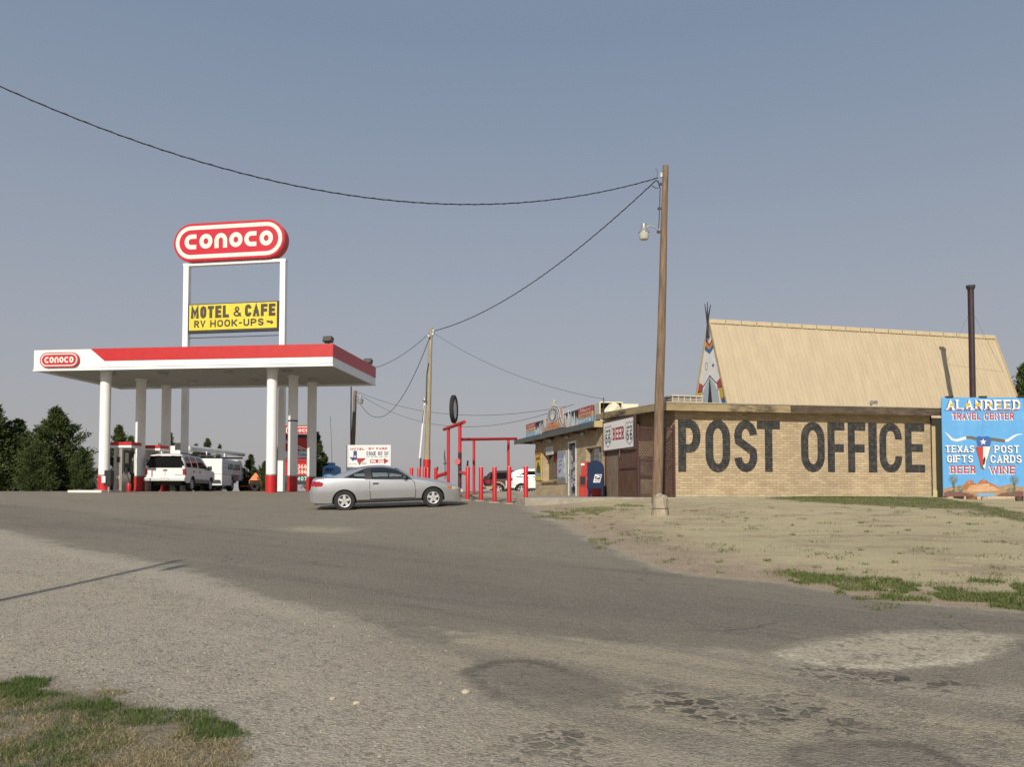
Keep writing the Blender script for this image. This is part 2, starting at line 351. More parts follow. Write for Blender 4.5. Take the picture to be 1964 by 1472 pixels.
ASPH = gp2([(-400, 985), (-200, 1000), (0, 1015), (110, 1046), (330, 1086), (450, 1130), (600, 1172), (720, 1196), (860, 1215), (1000, 1220), (1250, 1236), (1480, 1258), (1700, 1305), (1964, 1325), (2400, 1340), (2500, 1200), (1964, 1176), (1700, 1154), (1500, 1120), (1350, 1108), (1270, 1096), (1150, 1042), (1080, 1008), (1030, 988), (1000, 968)]) + [(-.4, 30), (-2, 33), (-1, 37), (-1, 62), (-70, 62), (-70, 30)]
PATCH = [gp2(p) for p in (
    [(890, 1290), (950, 1270), (1010, 1268), (1080, 1285), (1150, 1310), (1205, 1333), (1180, 1345), (1120, 1350), (1050, 1358), (960, 1340)],
    [(1510, 1440), (1600, 1425), (1750, 1430), (1830, 1460), (1850, 1490), (1600, 1490), (1510, 1458)],
    [(700, 1188), (800, 1200), (900, 1222), (850, 1236), (760, 1214)])]
LUMPS = [gp2(p) for p in ([(1205, 1340), (1250, 1318), (1330, 1328), (1410, 1342), (1425, 1372), (1500, 1405), (1515, 1425), (1440, 1405), (1350, 1384), (1280, 1368), (1210, 1357)], [(1430, 1376), (1490, 1340), (1580, 1345), (1640, 1375), (1690, 1398), (1600, 1408), (1500, 1402)],
    [(970, 1444), (1010, 1402), (1065, 1394), (1120, 1415), (1165, 1460), (1120, 1475), (1060, 1448), (1000, 1460)], [(1500, 1280), (1600, 1268), (1700, 1290), (1850, 1310), (1850, 1330), (1700, 1320), (1560, 1300)])]
BAND = gp2([(-300, 965), (0, 968), (300, 1000), (700, 1040), (1150, 1095), (1600, 1158), (2000, 1192), (2400, 1215), (2300, 1240), (1964, 1232), (1500, 1222), (1100, 1204), (800, 1172), (500, 1112), (200, 1056), (0, 1012), (-300, 985)])
WORN = gp2([(660, 1188), (760, 1192), (1000, 1196), (1250, 1218), (1480, 1255), (1700, 1296), (1964, 1318), (2300, 1330), (2300, 1500), (1050, 1500), (960, 1420), (880, 1320), (740, 1235)])
PALE = gp2([(1485, 1255), (1560, 1232), (1700, 1213), (1850, 1212), (1950, 1220), (1930, 1245), (1850, 1272), (1700, 1284), (1600, 1280), (1530, 1268)])
PALE2 = gp2([(520, 1014), (600, 1009), (680, 1012), (705, 1019), (640, 1025), (560, 1022)])
GR_NEAR = gp2([(-160, 1312), (0, 1304), (40, 1302), (90, 1306), (110, 1318), (180, 1330), (265, 1342), (300, 1368), (305, 1385), (340, 1376), (415, 1380), (440, 1398), (452, 1410), (470, 1440), (480, 1495), (-160, 1495)])
GR_STRIP = gp2([(1478, 1097), (1530, 1094), (1600, 1108), (1750, 1128), (1880, 1136), (1964, 1130), (2200, 1140), (2200, 1190), (1964, 1168), (1850, 1160), (1700, 1142), (1560, 1118)])
GR_WALL = [gp2(p) for p in ([(1470, 957), (1560, 954), (1700, 955), (1830, 960), (1964, 985), (1964, 1003), (1850, 978), (1700, 972), (1570, 965)], [(1018, 992), (1050, 985), (1100, 976), (1180, 972), (1240, 968), (1200, 980), (1120, 988), (1090, 996), (1050, 998)],
    [(1120, 1032), (1170, 1040), (1165, 1055), (1140, 1050)], [(1270, 1045), (1330, 1050), (1400, 1050), (1380, 1062), (1300, 1068)], [(1180, 1018), (1290, 1032), (1270, 1042), (1190, 1030)])]

xs = np.unique(np.concatenate([np.arange(-8.2, 9.4, .085), -8.2 - np.cumsum(.1 * 1.09 ** np.arange(78)), 9.4 + np.cumsum(.1 * 1.09 ** np.arange(78))]))
ys = np.unique(np.concatenate([np.arange(2.5, 14, .085), 14 + np.cumsum(.09 * 1.012 ** np.arange(104)), [-1, 1, 2]]))
ys = np.concatenate([[-200, -90, -45, -25, -14, -8, -4], ys, ys[-1] + np.cumsum(.4 * 1.1 ** np.arange(68))])
GX, GY = np.meshgrid(xs, ys); GZ = terrain(GX, GY)
soft = lambda sd, w: np.clip(.5 + sd / (2 * w), 0, 1)
wnear = .25 + np.clip(GY - 8, 0, 60) * .03
m_asph = soft(inpoly_sd(ASPH, GX, GY), wnear * 1.9); m_worn = soft(inpoly_sd(WORN, GX, GY), .9); m_band = soft(inpoly_sd(BAND, GX, GY), 1.3)
sdb = inpoly_sd(BANK, GX, GY); m_bank = soft(sdb, wnear); m_turf = np.clip((sdb - .2) / (1.0 + 1.6 * sm((8 - GX) / 5)), 0, 1); m_lump = np.max([soft(inpoly_sd(p, GX, GY), .22) for p in LUMPS], axis=0)
m_patch = np.max([soft(inpoly_sd(p, GX, GY), .30) for p in PATCH], axis=0)
sdp = inpoly_sd(PALE, GX, GY); pcy = np.mean([p[1] for p in PALE])
m_pale = soft(sdp, .22); m_rim = np.clip(1 - np.abs(sdp - .04) / .16, 0, 1) * np.clip((pcy + .25 - GY) / .5, 0, 1)
m_pale2 = soft(inpoly_sd(PALE2, GX, GY), .5) * .55
m_pale = np.maximum(m_pale, m_pale2)
m_track = np.max([soft(inpoly_sd(gp2(p), GX, GY), .5) for p in ([(-100, 1225), (300, 1262), (700, 1330), (960, 1405), (900, 1412), (600, 1345), (250, 1290), (-100, 1262)], [(560, 1150), (760, 1215), (900, 1285), (860, 1300), (700, 1240), (540, 1180)], [(-100, 1090), (200, 1110), (420, 1165), (380, 1185), (150, 1140), (-100, 1125)])], axis=0)
m_grass = np.max([soft(inpoly_sd(p, GX, GY), .3) for p in [GR_NEAR, GR_WALL[0]]], axis=0)

def ground_mat():
    m = bpy.data.materials.new('ground_surface'); N, L, B = nodes(m); B.inputs['Roughness'].default_value = .93; B.inputs['Specular IOR Level'].default_value = .25
    tc = N.new('ShaderNodeTexCoord'); OB = tc.outputs['Object']
    def noise(scale, detail=6, rough=.65, vec=OB): n = N.new('ShaderNodeTexNoise'); n.inputs['Scale'].default_value = scale; n.inputs['Detail'].default_value = detail; n.inputs['Roughness'].default_value = rough; L.new(vec, n.inputs['Vector']); return n.outputs['Fac']
    def voro(scale, feat='F1', out='Color'): v = N.new('ShaderNodeTexVoronoi'); v.feature = feat; v.inputs['Scale'].default_value = scale; L.new(OB, v.inputs['Vector']); return v.outputs[out]
    def mr(v, a, b, c=0., d=1.): q = N.new('ShaderNodeMapRange'); q.inputs[1].default_value = a; q.inputs[2].default_value = b; q.inputs[3].default_value = c; q.inputs[4].default_value = d; L.new(v, q.inputs[0]); return q.outputs[0]
    def mix(f, a, b, bt='MIX'):
        q = N.new('ShaderNodeMix'); q.data_type = 'RGBA'; q.blend_type = bt
        for s_, i in ((f, 0), (a, 6), (b, 7)):
            if isinstance(s_, (tuple, float, int)): q.inputs[i].default_value = (*s_, 1) if isinstance(s_, tuple) else s_
            else: L.new(s_, q.inputs[i])
        return q.outputs[2]
    def ma(op, a, b=0.):
        q = N.new('ShaderNodeMath'); q.operation = op
        for i, s_ in enumerate((a, b)):
            if isinstance(s_, (float, int)): q.inputs[i].default_value = s_
            else: L.new(s_, q.inputs[i])
        return q.outputs[0]
    def attr(n): a = N.new('ShaderNodeAttribute'); a.attribute_name = n; q = N.new('ShaderNodeSeparateColor'); L.new(a.outputs['Color'], q.inputs[0]); return q.outputs
    A1 = attr('surface_a'); A2 = attr('surface_b'); A3 = attr('surface_c'); worn, track, lumps = A3[0], A3[1], A3[2]; A4 = attr('surface_d'); band, turfm = A4[0], A4[1]
    asph, bank, patch = A1[0], A1[1], A1[2]; pale, rim, grass = A2[0], A2[1], A2[2]
    nb = noise(.55, 5); nm = noise(2.6, 7, .7); nf = noise(16, 6, .75); nff = noise(70, 3, .7); nl = noise(.16, 4)
    def edge(mask, amt=.9, hard=.16, src=None): return mr(ma('ADD', mask, ma('MULTIPLY', ma('SUBTRACT', src or nm, .5), amt)), .5 - hard, .5 + hard)
    stone = voro(55); stone2 = voro(120); chip = voro(24)
    gst = N.new('ShaderNodeSeparateColor'); L.new(stone, gst.inputs[0]); gs2 = N.new('ShaderNodeSeparateColor'); L.new(stone2, gs2.inputs[0]); gch = N.new('ShaderNodeSeparateColor'); L.new(chip, gch.inputs[0]); gst, gs2, gch = gst.outputs, gs2.outputs, gch.outputs
    mp = N.new('ShaderNodeMapping'); mp.vector_type = 'TEXTURE'; mp.inputs['Rotation'].default_value = (0, 0, R(-38)); mp.inputs['Scale'].default_value = (9, 1.1, 1); L.new(OB, mp.inputs[0])
    streak = noise(1.0, 5, .6, mp.outputs[0])
    mp2 = N.new('ShaderNodeMapping'); mp2.vector_type = 'TEXTURE'; mp2.inputs['Rotation'].default_value = (0, 0, R(-35)); mp2.inputs['Scale'].default_value = (3.2, .34, 1); L.new(OB, mp2.inputs[0])
    streak2 = noise(1.0, 5, .7, mp2.outputs[0])
    # gravel
    grav = mix(mr(nm, .3, .7), (.375, .328, .262), (.505, .45, .362)); grav = mix(mr(nb, .42, .62), grav, (.45, .39, .295)); grav = mix(mr(nf, .5, .75, 0, .5), grav, (.30, .262, .205)); grav = mix(mr(streak2, .5, .7, 0, .55), grav, (.54, .475, .36)); grav = mix(mr(streak, .36, .5, .5, 0), grav, (.30, .26, .21)); grav = mix(mr(ma('MULTIPLY', track, nm), .2, .5, 0, .7), grav, (.52, .445, .32))
    grav = mix(mr(gst[0], .55, .95, 0, .55), grav, (.62, .56, .45)); grav = mix(mr(gst[1], .6, .95, 0, .5), grav, (.15, .125, .105)); grav = mix(mr(gs2[0], .6, 1, 0, .5), grav, (.55, .49, .40)); grav = mix(mr(gs2[1], .65, 1, 0, .45), grav, (.14, .12, .10)); grav = mix(mr(gch[1], .8, .95, 0, .6), grav, (.50, .44, .35)); grav = mix(mr(gch[2], .82, .95, 0, .6), grav, (.20, .17, .145))
    # asphalt with wheel polish running with the drive
    asp = mix(mr(streak, .32, .68), (.168, .153, .128), (.26, .232, .187)); asp = mix(mr(nm, .35, .75, 0, .5), asp, (.25, .217, .165)); asp = mix(mr(streak2, .55, .75, 0, .45), asp, (.108, .096, .08))
    asp = mix(mr(nl, .5, .68, 0, .45), asp, (.30, .255, .185)); asp = mix(mr(gs2[0], .75, 1, 0, .5), asp, (.33, .30, .26)); asp = mix(mr(gs2[2], .8, 1, 0, .5), asp, (.05, .047, .043)); asp = mix(mr(nff, .55, .75, 0, .35), asp, (.24, .21, .17))
    asp = mix(ma('MULTIPLY', mr(ma('ADD', band, ma('MULTIPLY', ma('SUBTRACT', streak2, .5), 1.6)), .75, .25), .62), asp, mix(mr(nm, .35, .65), (.35, .30, .222), (.265, .232, .178)))
    asp = mix(ma('MULTIPLY', mr(gs2[1], .78, 1), .65), asp, (.44, .38, .30)); asp = mix(mr(gst[2], .8, 1, 0, .45), asp, (.075, .066, .055)); asp = mix(mr(gst[0], .9, 1, 0, .6), asp, (.42, .37, .29))
    cr = noise(1.3, 3, .5); cv = N.new('ShaderNodeTexVoronoi'); cv.feature = 'DISTANCE_TO_EDGE'; cv.inputs['Scale'].default_value = .33; dv = N.new('ShaderNodeVectorMath'); dv.operation = 'ADD'; nv = N.new('ShaderNodeTexNoise'); nv.inputs['Scale'].default_value = 1.1; nv.inputs['Detail'].default_value = 5; L.new(OB, nv.inputs['Vector']); L.new(OB, dv.inputs[0]); L.new(nv.outputs['Color'], dv.inputs[1]); L.new(dv.outputs[0], cv.inputs['Vector'])
    asp = mix(ma('MULTIPLY', mr(cv.outputs['Distance'], .006, .002), mr(nb, .45, .6, 0, .55)), asp, (.06, .055, .048))
    # dirt bank: straw-dry turf on clay
    mpb = N.new('ShaderNodeMapping'); mpb.inputs['Scale'].default_value = (.45, 1.1, 1); L.new(OB, mpb.inputs[0]); pb = noise(.9, 8, .72, mpb.outputs[0])
    bk = mix(mr(nb, .35, .65), (.58, .495, .295), (.51, .425, .25)); bk = mix(mr(nm, .5, .7, 0, .7), bk, (.46, .37, .23)); bk = mix(mr(nf, .45, .75, 0, .6), bk, (.64, .555, .345)); bk = mix(mr(pb, .51, .60, 0, .85), bk, (.37, .28, .20)); bk = mix(mr(noise(.5, 6, .7), .56, .66, 0, .4), bk, (.45, .41, .21)); bk = mix(mr(nf, .52, .7, 0, .45), bk, (.36, .285, .185)); bk = mix(mr(gst[0], .7, 1, 0, .45), bk, (.70, .62, .42)); bk = mix(mr(gst[1], .72, 1, 0, .45), bk, (.27, .215, .14)); bk = mix(mr(nff, .5, .8, 0, .5), bk, (.38, .31, .19))
    bk = mix(mr(gs2[0], .86, 1, 0, .6), bk, (.55, .49, .38))
    edge_d = mix(mr(nm, .4, .6), (.37, .275, .195), (.46, .355, .25)); edge_d = mix(mr(gst[0], .6, 1, 0, .7), edge_d, (.58, .48, .36)); edge_d = mix(mr(gs2[1], .65, 1, 0, .6), edge_d, (.21, .155, .115))
    bkm = edge(bank, 1.0, .14); bk = mix(edge(turfm, 1.1, .25), edge_d, bk)
    dl = N.new('ShaderNodeVectorMath'); dl.operation = 'ADD'; nl2 = N.new('ShaderNodeTexNoise'); nl2.inputs['Scale'].default_value = 7; L.new(OB, nl2.inputs['Vector']); ns = N.new('ShaderNodeVectorMath'); ns.operation = 'SCALE'; ns.inputs[3].default_value = .30; L.new(nl2.outputs['Color'], ns.inputs[0]); L.new(OB, dl.inputs[0]); L.new(ns.outputs[0], dl.inputs[1])
    def vl(feat, out): v = N.new('ShaderNodeTexVoronoi'); v.feature = feat; v.inputs['Scale'].default_value = 6.5; L.new(dl.outputs[0], v.inputs['Vector']); return v.outputs[out]
    lc = N.new('ShaderNodeSeparateColor'); L.new(vl('F1', 'Color'), lc.inputs[0]); lumpm = ma('MULTIPLY', mr(ma('ADD', vl('DISTANCE_TO_EDGE', 'Distance'), ma('MULTIPLY', ma('SUBTRACT', nf, .5), .25)), .08, .2), mr(lc.outputs[0], .15, .35)); lump = nm
    pt = mix(mr(ma('ADD', ma('MULTIPLY', streak2, .5), ma('MULTIPLY', nf, .5)), .42, .58), (.125, .115, .10), (.25, .22, .175)); lm = mix(mr(ma('ADD', ma('MULTIPLY', lc.outputs[1], .6), ma('MULTIPLY', nf, .5)), .25, .8), (.07, .063, .055), (.19, .168, .135)); pt = mix(mr(gs2[0], .8, 1, 0, .5), pt, (.3, .27, .23))
    wn = mix(mr(nm, .3, .7), (.48, .41, .295), (.37, .318, .235)); wn = mix(mr(streak2, .42, .6, 0, .75), wn, (.235, .208, .165)); wn = mix(mr(ma('MULTIPLY', lumpm, mr(nb, .45, .62)), .3, .6, 0, .45), wn, (.13, .115, .095)); wn = mix(mr(gst[0], .68, .98, 0, .5), wn, (.54, .46, .36)); wn = mix(mr(gst[1], .68, .98, 0, .45), wn, (.13, .11, .09)); wn = mix(mr(gs2[1], .7, 1, 0, .45), wn, (.12, .105, .09)); wn = mix(mr(gs2[0], .75, 1, 0, .5), wn, (.52, .46, .37))
    pl = mix(mr(nf, .4, .6), (.50, .43, .315), (.66, .575, .43)); pl = mix(mr(noise(9, 5, .7), .52, .62, 0, .75), pl, (.19, .17, .14)); pl = mix(mr(gst[0], .6, .9, 0, .6), pl, (.25, .225, .19))
    rm = mix(mr(nf, .4, .6), (.70, .61, .45), (.80, .72, .55))
    turf = mix(mr(nf, .35, .65), (.15, .12, .075), (.27, .215, .135))
    base_ = mix(edge(worn, 1.2, .3, ma('MULTIPLY', ma('ADD', nm, nb), .5)), grav, wn)
    col = mix(edge(asph, 1.9, .11, ma('MULTIPLY', ma('ADD', nm, ma('ADD', nf, streak2)), .3333)), base_, asp)
    # worn dusty drift over the lower edge of the asphalt
    col = mix(ma('MULTIPLY', edge(patch, 1.5, .22, ma('MULTIPLY', ma('ADD', nm, lump), .5)), .66), col, pt)
    rimp = ma('MULTIPLY', mr(ma('ABSOLUTE', ma('SUBTRACT', ma('ADD', patch, ma('MULTIPLY', ma('SUBTRACT', nf, .5), .5)), .5)), .16, .04), mr(nb, .47, .60)); col = mix(ma('MULTIPLY', rimp, .5), col, (.065, .06, .053))
    col = mix(ma('MULTIPLY', ma('MULTIPLY', edge(lumps, 1.2, .3), lumpm), .92), col, lm)
    col = mix(ma('MULTIPLY', edge(pale, 1.3, .3, ma('MULTIPLY', ma('ADD', nf, nm), .5)), .92), col, pl); col = mix(ma('MULTIPLY', mr(ma('MULTIPLY', rim, mr(nf, .3, .7)), .15, .6), .75), col, rm)
    lip = ma('MULTIPLY', mr(ma('ABSOLUTE', ma('SUBTRACT', ma('ADD', asph, ma('MULTIPLY', ma('SUBTRACT', nm, .5), .8)), .22)), .34, .05), ma('SUBTRACT', 1.0, worn)); col = mix(ma('MULTIPLY', ma('MULTIPLY', lip, mr(nf, .3, .6)), .5), col, (.56, .49, .385))
    col = mix(bkm, col, bk); col = mix(ma('MULTIPLY', edge(grass, 1.0, .2), .75), col, turf)
    L.new(col, B.inputs['Base Color'])
    h = ma('ADD', ma('MULTIPLY', voro(38, 'F1', 'Distance'), -.5), ma('ADD', nf, ma('MULTIPLY', nff, .6)))
    h = ma('ADD', h, ma('MULTIPLY', ma('MULTIPLY', lumps, lumpm), 1.0))
    bp = N.new('ShaderNodeBump'); bp.inputs['Strength'].default_value = .85; bp.inputs['Distance'].default_value = .03; L.new(h, bp.inputs['Height']); L.new(bp.outputs[0], B.inputs['Normal'])
    return m
M['ground'] = ground_mat()
def ground_objects():
    ny, nx = GX.shape; V = np.stack([GX.ravel(), GY.ravel(), GZ.ravel()], 1)
    i = np.arange((ny - 1) * (nx - 1)); r, c = i // (nx - 1), i % (nx - 1); a = r * nx + c
    Q = np.stack([a, a + 1, a + nx + 1, a + nx], 1)
    fa = m_asph.ravel()[Q].mean(1); fb = m_bank.ravel()[Q].mean(1); cls = np.where(fb > .5, 2, np.where(fa > .5, 1, 0))
    for k, name in enumerate(('ground', 'asphalt_lot', 'dirt_bank')):
        q = Q[cls == k]; u, inv = np.unique(q, return_inverse=True); inv = inv.reshape(-1, 4)
        me = bpy.data.meshes.new(name); me.from_pydata(V[u].tolist(), [], inv.tolist()); me.materials.append(M['ground'])
        for nm_, ch in (('surface_a', (m_asph, m_bank, m_patch)), ('surface_b', (m_pale, m_rim, m_grass)), ('surface_c', (m_worn, m_track, m_lump)), ('surface_d', (m_band, m_turf, m_turf))):
            at_ = me.attributes.new(nm_, 'FLOAT_COLOR', 'POINT'); d = np.ones((len(u), 4), np.float32)
            for j, arr in enumerate(ch): d[:, j] = arr.ravel()[u]
            at_.data.foreach_set('color', d.ravel())
        me.polygons.foreach_set('use_smooth', [True] * len(me.polygons))
        o = bpy.data.objects.new(name, me); COL.objects.link(o); o['kind'] = 'structure'
ground_objects()
# ---------------------------------------------------------------- canopy of the filling station
def world_to_local(p, loc, rz):
    d = Vector(p) - Vector(loc); c, s_ = math.cos(-rz), math.sin(-rz); return Vector((d.x * c - d.y * s_, d.x * s_ + d.y * c, d.z))
def on_plane(px, py, loc, rz, axis, val):        # ray hits local plane x=val (axis 0) or y=val (axis 1)
    d = world_to_local(ray(px, py), (0, 0, 0), rz); o = world_to_local((0, 0, 0), loc, rz); t = (val - o[axis]) / d[axis]; return o + d * t
def oval(w, h, n=14):                            # stadium outline centred on 0
    r = h / 2; a = w / 2 - r; return arc(a, 0, r, r, -90, 90, n) + arc(-a, 0, r, r, 90, 270, n)
def brand_word(mb, cx, cy, w, h, fr, off, wt=None):   # six round letters: c o n o c o
    wt = wt or h * .25; u = w / 6.45; r = h / 2 - wt / 2; x = cx - w / 2 + u / 2; lw = min(u * .46, h * .5) - wt / 2
    for k, ch in enumerate('CONOCO'):
        X = x + k * (w - u) / 5
        if ch == 'O': mb.strip(arc(X, cy, lw * 1.05, r, 0, 342, 19), wt, fr, off, True)
        elif ch == 'C': mb.strip([(X + lw * 1.25, cy + r)] + arc(X, cy, lw * 1.05, r, 90, 270, 14) + [(X + lw * 1.25, cy - r)], wt, fr, off)
        else: mb.strip([(X - lw, cy - r - wt / 2), (X - lw, cy)] + arc(X, cy, lw, r, 180, 0, 12)[1:] + [(X + lw, cy - r - wt / 2)], wt, fr, off)
CL, CR = (-21.57, 36.02, -.06), -math.atan(.11)
can = thing('station_canopy', 'white fuel station canopy with a red fascia stripe on six white columns', 'canopy', CL, CR)
zb, zt, LX, LY = 5.46, 6.41, 13.9, 6.65
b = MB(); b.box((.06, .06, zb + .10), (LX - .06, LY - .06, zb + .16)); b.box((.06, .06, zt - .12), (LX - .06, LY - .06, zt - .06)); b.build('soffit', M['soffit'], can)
b = MB()
for k in range(1, 34): b.box((.1, k * .2 - .006, zb + .088), (LX - .1, k * .2 + .006, zb + .099))
b.build('soffit_seams', pm('seam', (.40, .40, .38), .7), can)
b = MB(); b.box((0, 0, zb), (LX, .06, zt)); b.box((0, LY - .06, zb), (LX, LY, zt)); b.box((0, .06, zb), (.06, LY - .06, zt)); b.box((LX - .06, .06, zb), (LX, LY - .06, zt))
b.box((-.025, -.03, zb - .012), (LX + .025, -.002, zb + .06)); b.box((LX + .002, -.002, zb - .012), (LX + .03, LY, zb + .06))
b.box((-.025, -.035, zb + .12), (LX + .025, -.002, zb + .135)); b.build('fascia', M['white'], can, bevel=.008)
s0 = 2.72
b = MB(); fr = frame((0, 0, 0)); b.prism([(s0, zt + .012), (LX + .03, zt + .012), (LX + .03, zb + .40), (s0 + .68, zb + .40)], fr, .004, .02)
fr2 = frame((LX, 0, 0), (0, 1, 0), (0, 0, 1), (1, 0, 0)); b.prism([(-.02, zt + .012), (LY, zt + .012), (LY, zb + .40), (-.02, zb + .40)], fr2, .004, .02); b.build('red_stripe', M['red'], can)
b = MB(); b.box((-.01, -.01, zt), (LX + .01, .08, zt + .012)); b.build('parapet_cap', M['fascia'], can)
# oval badge on the fascia
bd = MB(); fo = frame((1.30, -.02, 5.93)); bd.prism(oval(1.86, .66), fo, 0, .10); badge = bd.build('brand_badge', M['signred'], can, 40)
q = MB(); q.strip(oval(1.70, .52), .05, fo, .104, True); brand_word(q, 0, 0, 1.40, .27, fo, .105); q.build('badge_lettering', M['offwhite'], badge)
# ceiling lights
for i, (x, y) in enumerate([(2.6, 1.7), (5.2, 1.7), (8.4, 1.7), (11.2, 1.7), (2.6, 4.4), (5.2, 4.4), (8.4, 4.4), (11.4, 4.4)]):
    b = MB(); b.lathe([(0, zb - .03), (.16, zb - .03), (.22, zb + .02), (.24, zb + .09), (0, zb + .09)], (x, y, 0), n=20); b.build('ceiling_light', M['grey'], can, 40)
cols = []
xl = on_plane(199, 930, CL, CR, 1, .95).x; xr = on_plane(520, 930, CL, CR, 1, .95).x
for x, pxs in ((xl, (None, 268, 317)), (xr, (None, 561, 597.5))):
    for px in pxs:
        y = .95 if px is None else on_plane(px, 900, CL, CR, 0, x).y
        cols.append((x, y))
for i, (x, y) in enumerate(cols):
    r = .232 if i != 4 else .225
    b = MB(); b.cyl((x, y, .72), (x, y, zb + .12), r, n=28); b.lathe([(r + .05, zb + .02), (r + .05, zb + .1), (r, zb + .1)], (x, y, 0), n=28)
    c = b.build('column', M['white'], can, 40)
    b = MB(); b.cyl((x, y, -.05), (x, y, .74), r + .018, n=28); b.build('red_base', M['red'], c, 40)
    b = MB(); b.lathe([(r + .004, .80), (r + .012, .80), (r + .012, .735), (r + .004, .735)], (x, y, 0), n=28); b.build('base_band', M['grey'], c, 40)
    if i == 4: b = MB(); b.lathe([(r + .003, 3.42), (r + .012, 3.42), (r + .012, 3.36), (r + .003, 3.36)], (x, y, 0), n=28); b.build('joint_ring', M['black'], c, 40)
b = MB(); b.box((xl - 1.2, .15, -.05), (xl + .42, 1.75, .085)); b.build('pump_island', M['curb'], can, bevel=.02)
for i, (x, y, lab) in enumerate([(LX - .28, .25, 'grey floodlight on the front corner of the canopy roof'), (LX - .25, LY - .45, 'grey floodlight on the far corner of the canopy roof')]):
    p = Matrix.Rotation(CR, 3, 'Z') @ Vector((x, y, zt)) + Vector(CL)
    t = thing('floodlight', lab, 'floodlight', p, R(-20), 'floodlights on the canopy roof')
    b = MB(); b.cyl((0, 0, 0), (0, 0, .12), .03, n=8); b.build('bracket', M['dark'], t)
    b = MB(); b.cbox((0, -.02, .24), (.42, .26, .24), M=Matrix.Rotation(R(-18), 3, 'X')); b.build('housing', pm('lamp_housing', (.085, .075, .055), .6), t, bevel=.02)

# ---------------------------------------------------------------- tall pylon sign behind the canopy
YS = 42.9; SR = -math.atan(.165)
SL_ = at(352.5, 942, YS); base = (SL_.x, YS, -.07)
pyl = thing('pylon_sign', 'tall pylon sign with a red oval brand panel on two white posts', 'sign', base, SR)
def pl(px, py): return on_plane(px, py, base, SR, 1, 0)
xR = pl(542, 700).x; ztop = pl(352, 507).z
for x in (0, xR):
    b = MB(); b.box((x - .15, -.14, -.1), (x + .15, .14, ztop - .16)); b.build('post', M['white'], pyl, bevel=.01)
b = MB(); b.box((-.17, -.15, ztop - .158), (xR + .17, .15, ztop)); b.build('top_beam', M['white'], pyl, bevel=.01)
o1 = pl(340, 470); o2 = pl(553, 466); wv = (o2.x - o1.x); oc = ((o1.x + o2.x) / 2 - .04, pl(445, 465).z); hv = 2.0
fo = frame((oc[0], -.32, oc[1])); b = MB(); b.prism(oval(wv - .1, hv), fo, -.62, 0); op = b.build('oval_cabinet', M['signred'], pyl, 40)
b = MB(); b.prism(oval(wv - .02, hv + .08), fo, -.1, -.04); b.build('rim', M['red'], op, 40)
b = MB(); b.strip(oval(wv - .52, hv - .44), .21, fo, .006, True); b.build('white_border', M['offwhite'], op)
b = MB(); brand_word(b, .0, .03, wv * .795, .80, fo, .008, .235); b.build('lettering', M['offwhite'], op)
b = MB(); b.box((oc[0] - .012, -.325, oc[1] - .62), (oc[0] + .012, -.321, oc[1] + .62)); b.build('panel_joint', pm('joint_line', (.62, .06, .08), .4), op)
m1 = pl(357, 588); m2 = pl(537, 633); fm = frame((0, -.14, 0)); x0, x1, z1_, z0_ = .17, xR - .17, m1.z + .02, m2.z - .02
b = MB(); b.box((x0, -.12, z0_ - .02), (x1, .12, z1_ + .05)); cb_ = b.build('cabinet', M['dark'], pyl)
b = MB(); b.box((x0 + .06, -.14, z0_ + .12), (x1 - .12, -.121, z1_ + .0)); b.build('yellow_face', M['yellow'], cb_)
q = MB(); fm = frame((0, -.142, 0)); w_ = x1 - x0 - .18
X = lambda f: x0 + .06 + f * w_
Hs = z1_ - z0_ - .12; Zf = lambda f: z0_ + .12 + f * Hs
text(q, 'MOTEL', X(.02), Zf(.46), X(.46), Zf(.94), .17, fm, .003, gap=.2); text(q, '&', X(.51), Zf(.48), X(.60), Zf(.88), .09, fm); text(q, 'CAFE', X(.64), Zf(.46), X(.985), Zf(.94), .17, fm, .003, gap=.2)
text(q, 'RV', X(.06), Zf(.10), X(.19), Zf(.38), .085, fm, gap=.25); text(q, 'HOOK-UPS', X(.245), Zf(.10), X(.855), Zf(.38), .085, fm, gap=.22)
q.poly([(X(.885), Zf(.30)), (X(.94), Zf(.26)), (X(.94), Zf(.32)), (X(.965), Zf(.2)), (X(.935), Zf(.12)), (X(.937), Zf(.17)), (X(.887), Zf(.22))], fm, .003)
q.build('lettering', pm('faded_ink', (.055, .045, .025), .6, var=.3, dirt=(.40, .31, .05), scale=2, dscale=1.1, dlo=.58, dhi=.8), cb_)
b = MB(); b.box((x0, -.04, z0_ - .29), (x1, .0, z0_ - .25)); b.build('tie_rod', M['dark'], pyl)

# ---------------------------------------------------------------- brick post office
PR = math.atan(.253); PC = at(1296, 942, 28.6); PB = (PC.x, 28.6, -.30)
def wl(px, py): return on_plane(px, py, PB, PR, 1, 0)
po = thing('brick_building', 'long low tan brick building with black POST OFFICE lettering on its wall', 'building', PB, PR)
WX = wl(1786, 900).x; ZW = 3.28
b = MB(); b.box((0, 0, -.4), (WX, 7.2, ZW)); wall = b.build('wall', M['brick'], po)
b = MB(); b.box((WX - .005, .10, -.3), (WX + 1.6, 6.8, ZW - .12)); b.build('side_annex', M['tan'], po)
b = MB(); b.box((WX + .08, .03, .05), (WX + .34, .098, .32)); b.build('meter_box', pm('pale_yellow', (.58, .54, .26), .6), po)
b = MB(); b.box((WX + .01, -.012, .1), (WX + .05, .04, ZW)); b.build('downpipe', M['dark'], po)
b = MB(); b.box((-.02, -.06, -.4), (WX + .02, -.006, .10)); b.build('footing', M['concrete'], po)
xa, xb = -.73, WX + .30
za, zc = 3.12, 3.38       # fascia low edge; rises a little to the far end
